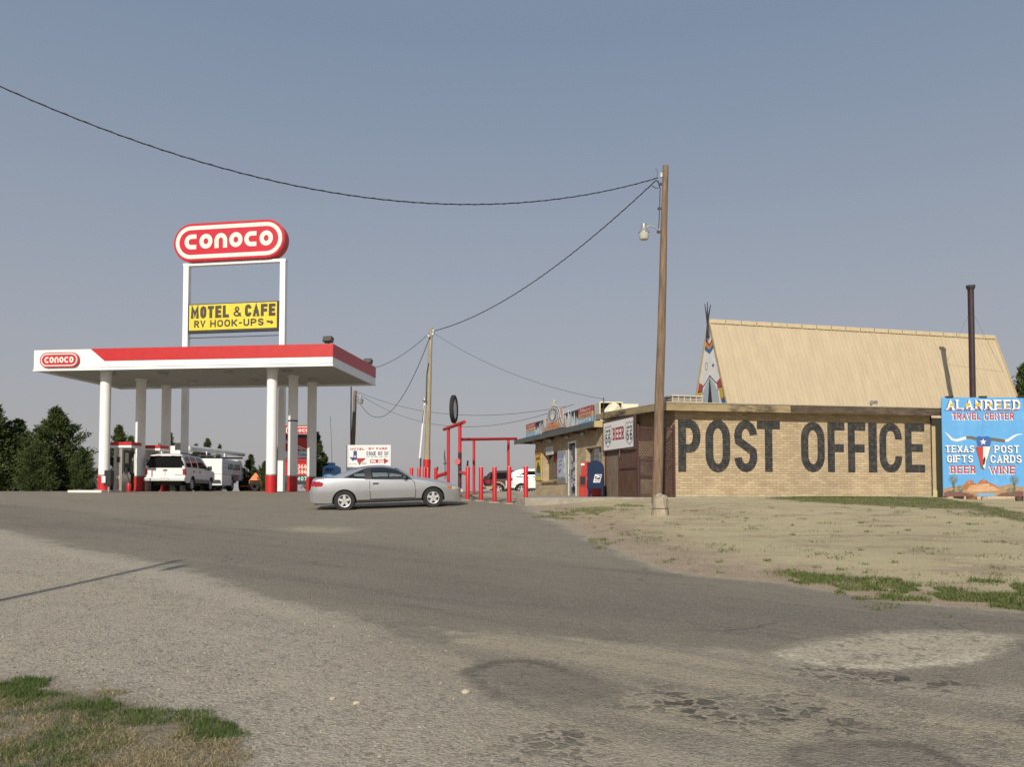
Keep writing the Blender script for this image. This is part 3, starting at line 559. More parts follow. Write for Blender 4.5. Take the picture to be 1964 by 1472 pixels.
b = MB(); b.hexa([(xa, -.47, za), (xb, -.47, za + .07), (xb, -.42, za + .07), (xa, -.42, za), (xa, -.47, zc), (xb, -.47, zc + .09), (xb, -.42, zc + .09), (xa, -.42, zc)]); b.build('front_fascia', M['fascia'], po)
xd = wl(1502, 790).x; b = MB(); b.hexa([(xd, -.474, za + .035 + .0), (xb + .004, -.474, za + .068), (xb + .004, -.471, za + .068), (xd, -.471, za + .035), (xd, -.474, zc + .04), (xb + .004, -.474, zc + .085), (xb + .004, -.471, zc + .085), (xd, -.471, zc + .04)]); b.build('stained_board', pm('stained_fascia_board', (.085, .062, .042), .8, var=.5, scale=3, stretch=(.6, .6, 2), dirt=(.22, .165, .10), dscale=1.2, dlo=.55, dhi=.75), po)
b = MB(); b.hexa([(xa - .004, -.47, za + .002), (xa + .046, -.418, za + .002), (xa + .046, 5.6, za + .22), (xa - .004, 5.6, za + .22), (xa - .004, -.47, zc - .002), (xa + .046, -.418, zc - .002), (xa + .046, 5.6, zc + .22), (xa - .004, 5.6, zc + .22)]); b.build('side_fascia', M['fascia'], po)
b = MB(); b.hexa([(xa + .05, -.415, za + .06), (xb - .01, -.415, za + .13), (xb - .01, 7.4, za + .28), (xa + .05, 7.4, za + .28), (xa + .05, -.415, zc - .03), (xb - .01, -.415, zc + .06), (xb - .01, 7.4, zc + .26), (xa + .05, 7.4, zc + .26)]); b.build('roof', M['roofing'], po)
b = MB(); b.hexa([(xa - .02, -.50, zc + .0), (xb + .01, -.50, zc + .092), (xb + .01, -.38, zc + .092), (xa - .02, -.38, zc), (xa - .02, -.50, zc + .035), (xb + .01, -.50, zc + .13), (xb + .01, -.38, zc + .13), (xa - .02, -.38, zc + .035)]); b.build('drip_edge', pm('drip_metal', (.40, .36, .27), .6, var=.2), po)
fw = frame((0, 0, 0))
for ch, p0, p1, t0, t1 in [('P', 1301, 1343.5, 806, 906), ('O', 1353.5, 1400, 806.5, 907), ('S', 1408, 1452.5, 807.5, 906.5), ('T', 1452.5, 1495.5, 808.5, 906), ('O', 1537, 1581, 810.5, 906.5), ('F', 1588, 1619.5, 811, 906.5), ('F', 1627, 1659.5, 811.5, 907), ('I', 1666.5, 1681, 812, 907), ('C', 1687.5, 1729, 812.5, 907), ('E', 1736.5, 1772.5, 813.5, 907)]:
    A, C = wl(p0, t1), wl(p1, t0); q = MB(); wt = .31
    if ch == 'I': q.box((A.x, -.006, A.z), (C.x, -.002, C.z))
    else: text(q, ch, A.x, A.z, C.x, C.z, wt, fw, .003)
    q.build('painted_letter', M['letter'], wall)

# weed stalk by the wall
t = thing('weed_stalk', 'dry reddish weed stalk growing against the POST OFFICE wall', 'weed', gpt(1535, 953)); r = random.Random(3); b = MB()
for k in range(16): a = r.random() * 6.28; h_ = r.uniform(.15, .5); q_ = r.uniform(.05, .2); b.tube([(0, 0, 0), (math.cos(a) * q_ * .4, math.sin(a) * q_ * .4, h_ * .6), (math.cos(a) * q_, math.sin(a) * q_, h_)], [.012, .008, .003], 4)
b.build('stem', pm('dry_stem', (.30, .17, .10), .9, var=.3), t); b = MB()
for k in range(90): a = r.random() * 6.28; q_ = r.random() * .2; c_ = Vector((math.cos(a) * q_, math.sin(a) * q_, r.uniform(.05, .45))); d_ = Vector((r.uniform(-1, 1), r.uniform(-1, 1), r.uniform(-.2, 1))).normalized() * .05; n_ = d_.orthogonal() * .3; b.add([c_, c_ + d_ * .5 + n_, c_ + d_, c_ + d_ * .5 - n_], [(0, 1, 2, 3)])
b.build('foliage', pm('dry_leaf', (.26, .20, .09), .9, var=.5, scale=20), t)
# roof-top condenser and floodlight
p = Matrix.Rotation(PR, 3, 'Z') @ Vector((.80, 1.9, 3.42)) + Vector(PB)
t = thing('condenser_unit', 'beige louvered condenser on the roof edge below the painted gable', 'air conditioner', p, PR)
b = MB(); b.box((.03, .03, .06), (1.25, .9, .46)); b.build('coil', pm('coil', (.20, .18, .15), .7, bump=.4, bscale=120), t)
b = MB()
for k in range(6): x = k * 1.25 / 5; b.box((x, 0, 0), (x + .035, .04, .5)); b.box((x, .9, 0), (x + .035, .94, .5))
for k in range(1, 8): b.box((.036, .012, k * .06), (1.25, .03, k * .06 + .025)); b.box((0, .04, k * .06), (.02, .9, k * .06 + .025)); 
b.build('louvers', M['acgrey'], t)
b = MB(); b.box((-.02, -.02, .5), (1.305, .96, .56)); b.build('lid', M['acgrey'], t, bevel=.01)
b = MB(); b.box((-.01, -.01, -.05), (1.30, .95, 0)); b.build('base_pan', M['acgrey'], t)
p = wl(1674, 780); p = Matrix.Rotation(PR, 3, 'Z') @ Vector((p.x, .1, 3.47)) + Vector(PB)
t = thing('floodlight', 'small grey floodlight on the edge of the post office roof', 'floodlight', p, R(10))
b = MB(); b.cyl((0, 0, 0), (0, 0, .14), .02, n=8); b.build('stem', M['grey'], t)
for s_ in (-1, 1): b = MB(); b.tube([(s_ * .02, 0, .15), (s_ * .07, -.1, .22), (s_ * .09, -.2, .2)], [.03, .05, .08], 10); b.build('lamp_head', M['grey'], t, 40)

# ---------------------------------------------------------------- shop wing facing the lot
K = Matrix.Rotation(PR, 3, 'Z') @ Vector((-1.474, 0, 0)) + Vector((PC.x, 28.6, 0)); KB = (K.x, K.y, -.22)
def su(px, py, off=0): return on_plane(px, py, KB, PR, 0, off)      # local y runs back along the shop front
shop = thing('shop_building', 'low brick shop with a deep overhanging roof beside the patio', 'building', KB, PR)
y0s, y1s = 3.2, su(1027, 900).y
FX = frame((0, 0, 0), (0, -1, 0), (0, 0, 1), (-1, 0, 0))      # facing -x; u = -y
def rect(px0, py0, px1, py1, off=0):
    a, c = su(px0, (py0 + py1) / 2, off), su(px1, (py0 + py1) / 2, off); m = ((px0 + px1) / 2); return a.y, c.y, su(m, py1, off).z, su(m, py0, off).z
wa = rect(1041, 868, 1070.5, 923); dr = rect(1091.5, 851, 1104, 951); wb = rect(1124, 858.5, 1154, 951)
wb = (wb[0], wb[1], 1.0, wb[3])
def wall_with_holes(y0, y1, z0, z1, holes, x0=0, x1=.3):
    b = MB(); ys_ = sorted({y0, y1} | {h[0] for h in holes} | {h[1] for h in holes})
    for a, c in zip(ys_, ys_[1:]):
        h = [k for k in holes if k[1] <= a + 1e-6 and k[0] >= c - 1e-6]
        if not h: b.box((x0, a, z0), (x1, c, z1))
        else:
            if h[0][2] > z0: b.box((x0, a, z0), (x1, c, h[0][2]))
            b.box((x0, a, h[0][3]), (x1, c, z1))
    return b
dr = (dr[0], dr[1], 0.0, dr[3])
holes = [(h[0], h[1], h[2], h[3]) for h in (wa, dr, wb)]
wall_with_holes(y0s, y1s, -.2, 2.72, holes).build('wall', M['brick'], shop)
for yy in (y1s - .3, y0s): b = MB(); b.box((.3, yy, -.2), (6, yy + .3, 2.72)); b.build('end_wall', M['brick'], shop)
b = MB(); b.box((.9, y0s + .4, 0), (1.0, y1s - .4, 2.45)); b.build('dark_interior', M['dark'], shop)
ze0, ze1 = 2.70, 2.93
OV = .5; ya_, yb_ = 3.1, su(986, 848, -.5).y
b = MB(); b.box((-OV + .05, ya_ + .05, ze0 + .04), (6, yb_, ze1 - .01)); b.build('roof', M['eave'], shop)
b = MB(); b.box((-OV, ya_, ze0), (-OV + .048, yb_, ze1)); b.build('gutter_fascia', M['fascia2'], shop)
b = MB(); b.box((-OV + .05, ya_, ze0), (.35, ya_ + .048, ze1)); b.build('end_fascia', pm('tan_board', (.46, .35, .17), .7, var=.12), shop)
b = MB(); b.box((-OV + .08, y0s, ze1 + .0), (5.8, yb_ - .05, ze1 + .03)); b.build('roof_gravel', M['roofing'], shop)
for k in range(6):
    y = ya_ + 1.0 + k * 1.9; b = MB(); b.box((-OV + .06, y, ze0 - .07), (-.02, y + .09, ze0 + .038)); b.build('rafter', M['eave'], shop)
for k, px in enumerate((1118, 1088, 1055)):
    a = su(px, 836, -.25); b = MB(); b.lathe([(0, 2.50), (.09, 2.51), (.12, 2.60), (.05, 2.69)], (-.25, a.y, 0), n=14); b.build('eave_lamp', M['grey'], shop, 40)
def window(h, cols_=(), sill=True, depth=.16):
    y0, y1, z0, z1 = h[1], h[0], h[2], h[3]
    b = MB(); f = .05; b.box((depth, y0, z0), (depth + .05, y0 + f, z1)); b.box((depth, y1 - f, z0), (depth + .05, y1, z1)); b.box((depth, y0 + f, z1 - f), (depth + .05, y1 - f, z1)); b.box((depth, y0 + f, z0), (depth + .05, y1 - f, z0 + f))
    for c in cols_: yy = y0 + (y1 - y0) * c; b.box((depth - .004, yy - .04, z0 + f), (depth + .046, yy + .04, z1 - f))
    w = b.build('window', M['tan'] if sill else M['grey'], shop)
    b = MB(); b.box((depth + .02, y0 + f, z0 + f), (depth + .03, y1 - f, z1 - f)); b.build('pane', M['pane'], w)
    if sill: b = MB(); b.box((-.09, y0 - .06, z0 - .09), (depth, y1 + .06, z0 - .003)); b.build('sill', M['fascia'], w)
    return w
w1 = window(wa, (), depth=.28); w2 = window(wb, (.36,), False)
y0, y1, z0, z1 = dr[1], dr[0], 0, dr[3]
b = MB(); b.box((-.02, y0 - .1, 0), (.12, y0, z1 + .1)); b.box((-.02, y1, 0), (.12, y1 + .1, z1 + .1)); b.box((-.02, y0, z1), (.12, y1, z1 + .1)); df = b.build('door', M['signwhite'], shop)
b = MB(); b.box((.06, y0 + .08, .1), (.08, y1 - .08, z1 - .08)); b.build('door_glass', M['pane'], df)
b = MB(); b.box((.03, y0, 0), (.09, y0 + .08, z1)); b.box((.03, y1 - .08, 0), (.09, y1, z1)); b.box((.03, y0 + .08, 0), (.09, y1 - .08, .1)); b.build('door_leaf', M['grey'], df)
r = random.Random(4); M['sticker'] = pm('sticker', (.36, .37, .42), .5, var=.5, scale=14)
for k in range(14): yy = y0 + .1 + r.random() * (y1 - y0 - .35); zz = .25 + r.random() * (z1 - .7); b = MB(); b.box((.052 - k * .0004, yy, zz), (.059, yy + .12 + .14 * r.random(), zz + .09 + .16 * r.random())); b.build('door_decal', M['sticker'], df)
b = MB(); b.cyl((-.06, y1 - .12, .95), (-.06, y1 - .12, 1.25), .018, n=8); b.build('handle', M['signwhite'], df)
# things in the shop window and on its wall
def poster(name, label, cat, h, col, paint, t=.02, off=-.012):
    y0, y1, z0, z1 = h[1], h[0], h[2], h[3]
    p = Matrix.Rotation(PR, 3, 'Z') @ Vector((off, (y0 + y1) / 2, z0)) + Vector(KB)
    T = thing(name, label, cat, p, PR - math.pi / 2); w = y1 - y0; H = z1 - z0
    b = MB(); b.box((-w / 2, -t, 0), (w / 2, 0, H)); b.build('board', flat(name + '_board', col), T)
    f = frame((0, -t, 0)); U = lambda u: -w / 2 + u * w; V = lambda v: v * H
    for nm_, c, polys in paint:
        q = MB()
        for k, P in enumerate(polys): q.poly([(U(u), V(v)) for u, v in P], f, .002 + .0007 * k + .0002 * len(nm_))
        q.build(nm_, flat(nm_ + '_paint', c, var=.15), T)
    return T, f, U, V
h = rect(1027.5, 862, 1040, 922); T, f, U, V = poster('poster', 'tall yellow painted poster with a dark hooded shape at the corner of the shop', 'poster', h, (.62, .45, .07), [
    ('eave_shadow', (.42, .20, .03), [[(.04, .80), (.96, .80), (.96, .99), (.04, .99)]]), ('small_emblem', (.35, .07, .02), [[(.15, .64), (.82, .66), (.80, .75), (.18, .74)]]),  # dark orange top: shadow of the roof overhang painted onto the yellow board
    ('dark_shape', (.06, .065, .05), [[(.2, .22), (.85, .22), (.80, .42), (.64, .50), (.58, .58), (.45, .58), (.36, .48), (.25, .40)]]), ('blue_swoosh', (.27, .33, .42), [[(.02, .12), (.3, .14), (.98, .12), (.98, .18), (.5, .24), (.1, .28), (.02, .26)]])], .03)
h = rect(1048, 857, 1062, 873); T, f, U, V = poster('notice_board', 'small white notice with four lines of dark writing above the shop window', 'notice', h, (.62, .60, .56), [], .02)
q = MB()
for k in range(4): scribble(q, U(.12), V(.80 - k * .2), U(.88), V(.92 - k * .2), f, .003, 6, k)
q.build('lettering', M['ink'], T)
h = rect(1070.5, 866, 1087, 928); T, f, U, V = poster('poster', 'tall pale blue poster with purple lettering between the shop window and door', 'poster', h, (.40, .46, .55), [
    ('sky_wash', (.24, .28, .38), [[(.03, .78), (.97, .78), (.97, .99), (.03, .99)]]), ('white_streak', (.66, .68, .66), [[(.70, .35), (.96, .30), (.97, .75), (.80, .93), (.76, .72), (.88, .55)]]), ('rocks', (.22, .20, .17), [[(.03, .01), (.97, .01), (.92, .16), (.6, .22), (.3, .17), (.05, .22)]])], .025)  # first shape: a darker blue band across the top of the board
q = MB()
for k in range(4): scribble(q, U(.15 - .03 * k), V(.64 - k * .12), U(.62 - .06 * k), V(.73 - k * .12), f, .004, 1, 20 + k, .05)
q.build('lettering', pm('purple_ink', (.14, .06, .16), .6), T)
y0, y1, z0, z1 = wa[1], wa[0], wa[2], wa[3]
b = MB(); b.box((.262, y0 + .06, z0 + (z1 - z0) * .18), (.275, y0 + (y1 - y0) * .42, z0 + (z1 - z0) * .53)); b.build('window_card', M['newsred'], w1)
b = MB(); b.box((.262, y0 + .06, z0 + (z1 - z0) * .66), (.275, y0 + (y1 - y0) * .62, z0 + (z1 - z0) * .95)); b.build('window_banner', pm('dull_red', (.28, .03, .025), .7), w1)

# patio slab in front of the shop
p = gpt(1007, 971); PF = world_to_local((p.x, p.y, 0), KB, PR)
pt_ = thing('concrete_patio', 'raised grey concrete patio slab in front of the shop', 'patio', KB, PR)
b = MB(); b.box((PF.x + .0, PF.y, -.55), (2.9, PF.y + 1.2, .0)); b.box((PF.x + .35, PF.y + 1.2, -.55), (.2, y1s + .3, -.002)); b.build('slab', M['concrete'], pt_, bevel=.03)

# sign board standing on the shop roof
sx = -.40
a0, a1 = su(1010, 830, sx).y, su(1137.5, 800, sx).y
p = Matrix.Rotation(PR, 3, 'Z') @ Vector((sx, (a0 + a1) / 2, ze1)) + Vector(KB)
T = thing('roof_sign', 'long cut-out sign board with painted peaks and a star standing on the shop roof', 'sign', p, PR - math.pi / 2); w = a0 - a1; f = frame((0, 0, 0)); U = lambda u: (u - .5) * w
HB = .66
b = MB(); b.box((U(0), 0, .01), (U(1), .06, HB)); b.build('backing_board', pm('sign_brown', (.03, .022, .022), .7, var=.2), T)
for u0, u1, nm_ in ((.0, .165, 'a'), (.83, 1.0, 'b')):
    for v0, v1, c, cn in ((.66, 1.02, (.40, .07, .07), 'red'), (.33, .66, (.50, .40, .25) if nm_ == 'a' else (.50, .30, .17), 'tan'), (.01, .33, (.16, .38, .58), 'blue')):
        b = MB(); b.box((U(u0) - .01, -.03, v0 * HB), (U(u1) + .01, -.002, v1 * HB)); g = b.build('end_panel', flat('panel_' + cn + nm_, c), T)
        q = MB(); fq = frame((0, -.03, 0))
        if cn == 'blue' and nm_ == 'b': text(q, 'GIFTS', U(.845), HB * .08, U(.985), HB * .27, .035, fq, .003)
        else: scribble(q, U(u0 + .015), v0 * HB + .045, U(u1 - .015), v1 * HB - .04, fq, .003, 6, len(cn) + ord(nm_), .03)
        q.build('lettering', M['offwhite'] if cn != 'tan' else M['inkred'], g)
def cut(name, pts, col, t0, t1): q = MB(); q.prism([(U(u), v) for u, v in pts], f, t0, t1); return q.build(name, flat(name + '_%02d' % int(col[0] * 99), col, var=.2), T)
# peaks, arch and star (u along the board, v in metres)
for k, (u, hh_) in enumerate(((.185, .30), (.205, .44), (.225, .36), (.245, .55), (.27, .62), (.295, .50), (.315, .66))): cut('painted_spike', [(u - .011, .02), (u - .006, hh_ * .7), (u, hh_), (u + .007, hh_ * .6), (u + .010, .02)], ((.50, .54, .58), (.36, .42, .50))[k % 2], .012 + .001 * k, .03)
cut('painted_peak', [(.29, .02), (.335, .66), (.35, .74), (.38, .42), (.42, .02)], (.55, .34, .20), .034, .05)
for k, (u, hh_) in enumerate(((.655, .62), (.675, .50), (.695, .78), (.712, .58), (.730, .70), (.752, .44), (.775, .60), (.80, .40), (.82, .30))): cut('painted_spike', [(u - .012, .02), (u - .007, hh_ * .7), (u, hh_), (u + .006, hh_ * .6), (u + .009, .02)], ((.52, .57, .60), (.38, .44, .50), (.58, .60, .60))[k % 3], .012 + .001 * k, .03)
cut('painted_peak', [(.50, .02), (.56, .74), (.585, .98), (.60, 1.02), (.625, .80), (.66, .3), (.68, .02)], (.56, .33, .22), .034, .05)
def bell(k, top, lo): L_ = [(k, lo), (k * .80, lo + .10), (k * .60, .30 * top), (k * .50, .55 * top), (k * .44, .78 * top), (k * .33, .92 * top), (k * .14, top)]; return [(.49 - a, c) for a, c in L_] + [(.49 + a, c) for a, c in L_[::-1]]
for k, (kk, top, c) in enumerate(((.205, 1.16, (.62, .62, .64)), (.188, 1.11, (.10, .09, .11)), (.172, 1.07, (.66, .64, .62)), (.155, 1.02, (.16, .14, .17)), (.140, .98, (.50, .49, .50)))):
    cut('painted_arch', bell(kk, top, .02 + .012 * k), c, .054 + .010 * k, .062 + .010 * k)
cut('arch_base', [(.49 - .125, .09), (.49 - .10, .22), (.49 - .055, .46), (.49 - .03, .40), (.49, .34), (.49 + .03, .40), (.49 + .055, .46), (.49 + .10, .22), (.49 + .125, .09)], (.56, .30, .13), .106, .112)
cut('red_heart', [(.49, .30), (.49 - .035, .42), (.49, .38), (.49 + .035, .42)], (.42, .08, .05), .114, .118)
ov = lambda rx, rz, cz: [(.49 + rx * math.cos(R(i * 24)), cz + rz * math.sin(R(i * 24))) for i in range(15)]
cut('oval_panel', ov(.058, .27, .72), (.13, .12, .14), .106, .112); cut('oval_panel', ov(.046, .22, .73), (.48, .47, .49), .114, .118); cut('oval_panel', ov(.02, .15, .62), (.72, .72, .72), .12, .124)
for k, (u, hgt) in enumerate(((.355, .70), (.335, .52), (.635, .86), (.655, .62))): cut('side_flame', [(u - .02, .03), (u - .012, hgt * .6), (u - .004, hgt), (u + .008, hgt * .7), (u + .02, .03)], ((.62, .62, .66), (.52, .33, .22))[k % 2], .056, .064)
q = MB(); scribble(q, U(.41), .12, U(.58), .26, f, .116, 7, 77, .035); q.build('lettering', M['signred'], T)
st_ = [(.49 + (.05 if i % 2 == 0 else .018) * math.sin(R(36 * i)), 1.26 + (.19 if i % 2 == 0 else .07) * math.cos(R(36 * i))) for i in range(10)]
cut('star', st_, (.72, .64, .38), .03, .05)
b = MB(); b.box((U(1) + .02, .0, 0), (U(1) + .22, .03, .42)); b.build('edge_grille', M['grey'], T)

# rooftop evaporative cooler with its duct elbow, behind the shop eave
p = at(1150, 800, 34.2); t = thing('swamp_cooler', 'cream metal cooler box with an elbow duct on the shop roof', 'cooler', (p.x, p.y, 2.55), R(4))
b = MB(); W_, D_, H_ = 1.0, 1.1, .84; zc_ = at(1150, 771, 34.2).z - 2.55
b.box((0, 0, zc_ - H_), (.04, D_, zc_)); b.box((W_ - .04, 0, zc_ - H_), (W_, D_, zc_)); b.box((.04, 0, zc_ - .04), (W_ - .04, D_, zc_)); b.box((.04, D_ - .04, zc_ - H_), (W_ - .04, D_, zc_ - .04)); b.box((.04, 0, zc_ - H_), (W_ - .04, D_ - .04, zc_ - H_ + .05)); b.build('casing', M['cream'], t)
b = MB(); b.box((.06, .35, zc_ - H_ + .06), (W_ - .06, .4, zc_ - .05)); b.build('filter_pad', M['dark'], t)
b = MB(); b.tube([(.66, .3, zc_ - .34), (.62, -.02, zc_ - .32), (.42, -.22, zc_ - .5), (.2, -.3, zc_ - .9), (.18, -.3, zc_ - 1.2)], [.3, .3, .29, .26, .24], 8); b.build('duct_elbow', M['cream'], t)
b = MB(); b.box((1.06, .3, zc_ - .55), (1.75, 1.2, zc_ - .05)); b.build('side_box', M['cream'], t)
p = at(1158, 775, 31.5); b = MB(); b.cyl((0, 0, 0), (0, 0, at(1158, 763, 31.5).z - 2.8), .018, n=8); o = b.build('wire_mast', M['dark']); o.location = (p.x, p.y, 2.8); tag(o, 'thin dark service mast standing in front of the cream cooler', 'mast')

# ---------------------------------------------------------------- lattice enclosure and beer sign
cg = thing('lattice_enclosure', 'brown lattice enclosure with plank panels at the corner of the brick building', 'enclosure', KB, PR)
CW, CHt = 1.45, 2.72
def lattice(parent, o, ux, w, h, nrm, sp=.115, wd=.022):
    b = MB(); f = frame(o, ux, (0, 0, 1), nrm)
    for sgn, off in ((1, 0.), (-1, .006)):
        c = -w * 1.9
        while c < h:
            sl_ = 1.9; pts = []
            # line v = c + sl*u (or mirrored) clipped to the panel
            u0 = max(0, -c / sl_); u1 = min(w, (h - c) / sl_)
            if u1 - u0 > .02:
                A, B_ = (u0, c + sl_ * u0), (u1, c + sl_ * u1)
                if sgn < 0: A, B_ = (w - A[0], A[1]), (w - B_[0], B_[1])
                b.strip([A, B_], wd, f, off)
            c += sp
    return b.build('lattice_panel', M['brownframe'], parent)
for k, (z0, z1) in enumerate(((.12, 1.28), (1.36, 2.4))):
    lattice(cg, (.06, .0, z0), (1, 0, 0), CW - .12, z1 - z0, (0, -1, 0))
b = MB()
for x in (0, CW - .07): b.box((x, -.04, -.1), (x + .07, .04, CHt - .15))
for z in (0.03, 1.28, 2.40): b.box((.07, -.035, z), (CW - .07, .035, z + .08))
b.build('frame', M['brownframe'], cg)
b = MB(); b.box((0.0, .05, .0), (.06, 1.62, 1.72)); b.build('plank_panel', M['browndoor'], cg)
b = MB(); b.box((.02, 1.66, .0), (.06, 3.05, 1.72)); b.build('weathered_panel', pm('weathered_panel', (.20, .15, .11), .85, var=.35, scale=6, stretch=(1, 1, .3)), cg)
for A_, B_, nn in (((-.03, 1.60, -.05), (.07, 1.68, 2.6), 'side_post'), ((-.03, 3.02, -.05), (.07, 3.1, 2.6), 'side_post'), ((-.03, .04, 1.0), (-.002, 1.6, 1.05), 'side_rail')): b = MB(); b.box(A_, B_); b.build(nn, M['brownframe'], cg)
M['stored'] = pm('stored_box', (.42, .36, .27), .8, var=.4, scale=3)
for A_, B_ in (((.3, 1.4, 0), (1.3, 2.9, 1.5)), ((.5, 1.0, 0), (1.2, 1.38, .9))): b = MB(); b.box(A_, B_); b.build('stored_box', M['stored'], cg)
b = MB(); b.box((1.05, .9, 1.0), (1.3, .95, 2.0)); b.build('blue_tarp', pm('blue_tarp', (.10, .14, .24), .7, var=.3), cg)
p = Matrix.Rotation(PR, 3, 'Z') @ Vector((-.06, 1.55, 1.78)) + Vector(KB)
bs = thing('beer_sign', 'white BEER sign with two black highway shields in a dark red frame', 'sign', p, PR - math.pi / 2); f = frame((0, -.03, 0)); w2, h2 = 1.50, 1.07
b = MB(); b.box((-w2, -.03, 0), (w2, .0, h2)); b.build('panel', M['signwhite'], bs)
b = MB()
for a, c in (((-w2 - .06, -.05, -.06), (w2 + .1, .02, -.001)), ((-w2 - .06, -.05, h2 + .001), (w2 + .1, .02, h2 + .07)), ((-w2 - .06, -.05, 0), (-w2 - .001, .02, h2)), ((w2 + .001, -.05, 0), (w2 + .10, .02, h2))): b.box(a, c)
b.build('frame', M['brownframe'], bs)
q = MB(); text(q, 'BEER', -.52, .34, .60, .80, .072, f, .003, True, gap=.25); q.build('red_lettering', M['inkred'], bs)
for cx in (-1.02, 1.10):
    q = MB()
    sh = [(-.30, .62), (-.36, .80), (-.27, .93), (-.13, .84), (0, .93), (.13, .84), (.27, .93), (.36, .80), (.30, .62), (.37, .42), (.28, .24), (0, .10), (-.28, .24), (-.37, .42)]
    q.strip([(cx + a, c) for a, c in sh], .024, f, .003, True); text(q, '66', cx - .27, .25, cx + .27, .63, .058, f, .004, gap=.38); text(q, 'ROUTE', cx - .24, .67, cx + .24, .77, .026, f, .004); q.build('highway_shield', M['ink'], bs)
b = MB(); b.cyl((.15, -.03, -.3), (.17, -.03, -.06), .012, n=6); b.build('hanger', M['grey'], bs)

# ---------------------------------------------------------------- steep tan roof building behind
AFp = at(1431, 942, 38.0); AB = (AFp.x, 38.0, -.15)
af = thing('gable_building', 'tall steep-roofed building with tan ribbed metal roof and painted gable', 'building', AB, PR)
HR, HW, LR = 9.0, 3.47, 18.0
nrm_ = Vector((0, -HR, HW)).normalized()
b = MB()
for s_ in (-1, 1):
    yb = HW + s_ * (HW + .12); n = 72; vs = []
    prof = []
    for k in range(n): x0 = k * LR / n; prof += [(x0, 0), (x0 + .19, 0), (x0 + .205, .034), (x0 + .232, .034)]
    prof.append((LR, 0))
    for x, h_ in prof: vs += [(x, yb - s_ * 0 + s_ * h_ * .93, -.3 + h_ * .36), (x, HW + s_ * h_ * .93, HR + h_ * .36)]
    fs = [(2 * i, 2 * i + 1, 2 * i + 3, 2 * i + 2) if s_ > 0 else (2 * i, 2 * i + 2, 2 * i + 3, 2 * i + 1) for i in range(len(prof) - 1)]; b.add(vs, fs)
b.build('roof', pm('tan_metal_roof', (.50, .412, .28), .55, var=.09, scale=1.5, stretch=(2, 1, .25), dirt=(.48, .38, .24), dscale=.5, dlo=.5, dhi=.9), af)
b = MB()
for k in range(20):
    x = k * LR / 20; b.box((x + .02, HW - .14, HR - .16), (x + LR / 20 - .03, HW + .14, HR + .05))
b.build('ridge_cap', pm('ridge_tan', (.55, .45, .295), .55), af)
M['rake'] = pm('rake_trim', (.50, .39, .22), .6)
for x in (.0, LR):
    for s_ in (-1, 1): b = MB(); b.beam((x, HW + s_ * (HW + .15), -.3), (x, HW + s_ * .01, HR + .02), .13, .05, up=(1, 0, 0)); b.build('rake_trim', M['rake'], af)
M['gable'] = pm('gable_white', (.78, .77, .74), .7, var=.08)
for x in (LR - .03, .03): b = MB(); b.prism([(-.02, -.2), (2 * HW + .02, -.2), (HW, HR - .1)], frame((x, 0, 0), (0, 1, 0), (0, 0, 1), (-1, 0, 0)), -.06, 0); gw = b.build('gable_wall', M['gable'], af)
FG = frame((.03, 0, 0), (0, 1, 0), (0, 0, 1), (-1, 0, 0))
def gpnt(px, py): q = on_plane(px, py, AB, PR, 0, .12); return (q.y, q.z)
E = lambda z: (HR - z) / HR * HW       # half width of the gable at height z
def band(lo, hi, dip, col, k, nm_='painted_chevron'):
    q = MB(); q.poly([(HW - E(lo) + .03, lo), (HW, lo - dip), (HW + E(lo) - .03, lo), (HW + E(hi) - .03, hi), (HW, hi - dip), (HW - E(hi) + .03, hi)], FG, .004 + .002 * k); q.build(nm_, flat('chevron_%d' % k, col), gw)
band(7.93, 8.07, .30, (.42, .05, .035), 1); band(7.76, 7.93, .30, (.60, .30, .06), 2); band(7.55, 7.76, .30, (.06, .14, .32), 3)
for sgn in (-1, 1):
    for lo, hi, c, nm_ in ((4.0, 4.75, (.05, .13, .33), 'blue_band'), (4.75, 5.35, (.62, .40, .05), 'yellow_band'), (5.35, 5.72, (.42, .07, .08), 'red_band')):
        q = MB(); q.poly([(HW + sgn * (E(lo) - .03), lo), (HW + sgn * (E(lo) - .55), lo), (HW + sgn * (E(hi) - .5), hi), (HW + sgn * (E(hi) - .03), hi + .2)][::sgn], FG, .006); q.build(nm_, flat(nm_, c), gw)
    q = MB(); q.poly([(HW + sgn * .04, 6.0), (HW + sgn * .75, .3), (HW + sgn * 1.9, .3), (HW + sgn * .85, 5.2), (HW + sgn * .5, 5.6)][::-sgn], FG, .008); q.build('door_flap', flat('door_flap', (.42, .48, .50)), gw)
    q = MB(); q.strip([(HW, 6.12), (HW + sgn * .5, 5.75), (HW + sgn * .8, 5.6), (HW + sgn * .85, 5.25)], .05, FG, .011); q.build('painted_line', M['ink'], gw)
q = MB(); q.poly([(HW - .95, .3), (HW + .95, .3), (HW, 6.12)], FG, .012); q.build('dark_doorway', M['dark'], gw)
q = MB(); q.strip([(HW + .35 + .13 * math.cos(R(a)), 6.65 + .2 * math.sin(R(a))) for a in range(0, 360, 30)], .05, FG, .006, True); q.build('painted_ring', pm('ring_gold', (.45, .30, .10), .6), gw)
q = MB(); q.poly([(HW - .35 + (.16 if i % 2 == 0 else .06) * math.sin(R(45 * i)), 6.6 + (.16 if i % 2 == 0 else .06) * math.cos(R(45 * i))) for i in range(8)], FG, .006); q.build('painted_star', M['inkblue'], gw)
for a, c in ((-.42, 1.15), (-.08, 1.5), (.2, 1.45)):
    b = MB(); b.tube([(-.05, HW - a * .3, HR - .9), (-.08, HW + a * .1, HR), (-.12, HW + a, HR + c * .62)], [.06, .045, .02], 6); b.build('lodge_pole', M['dark'], af)

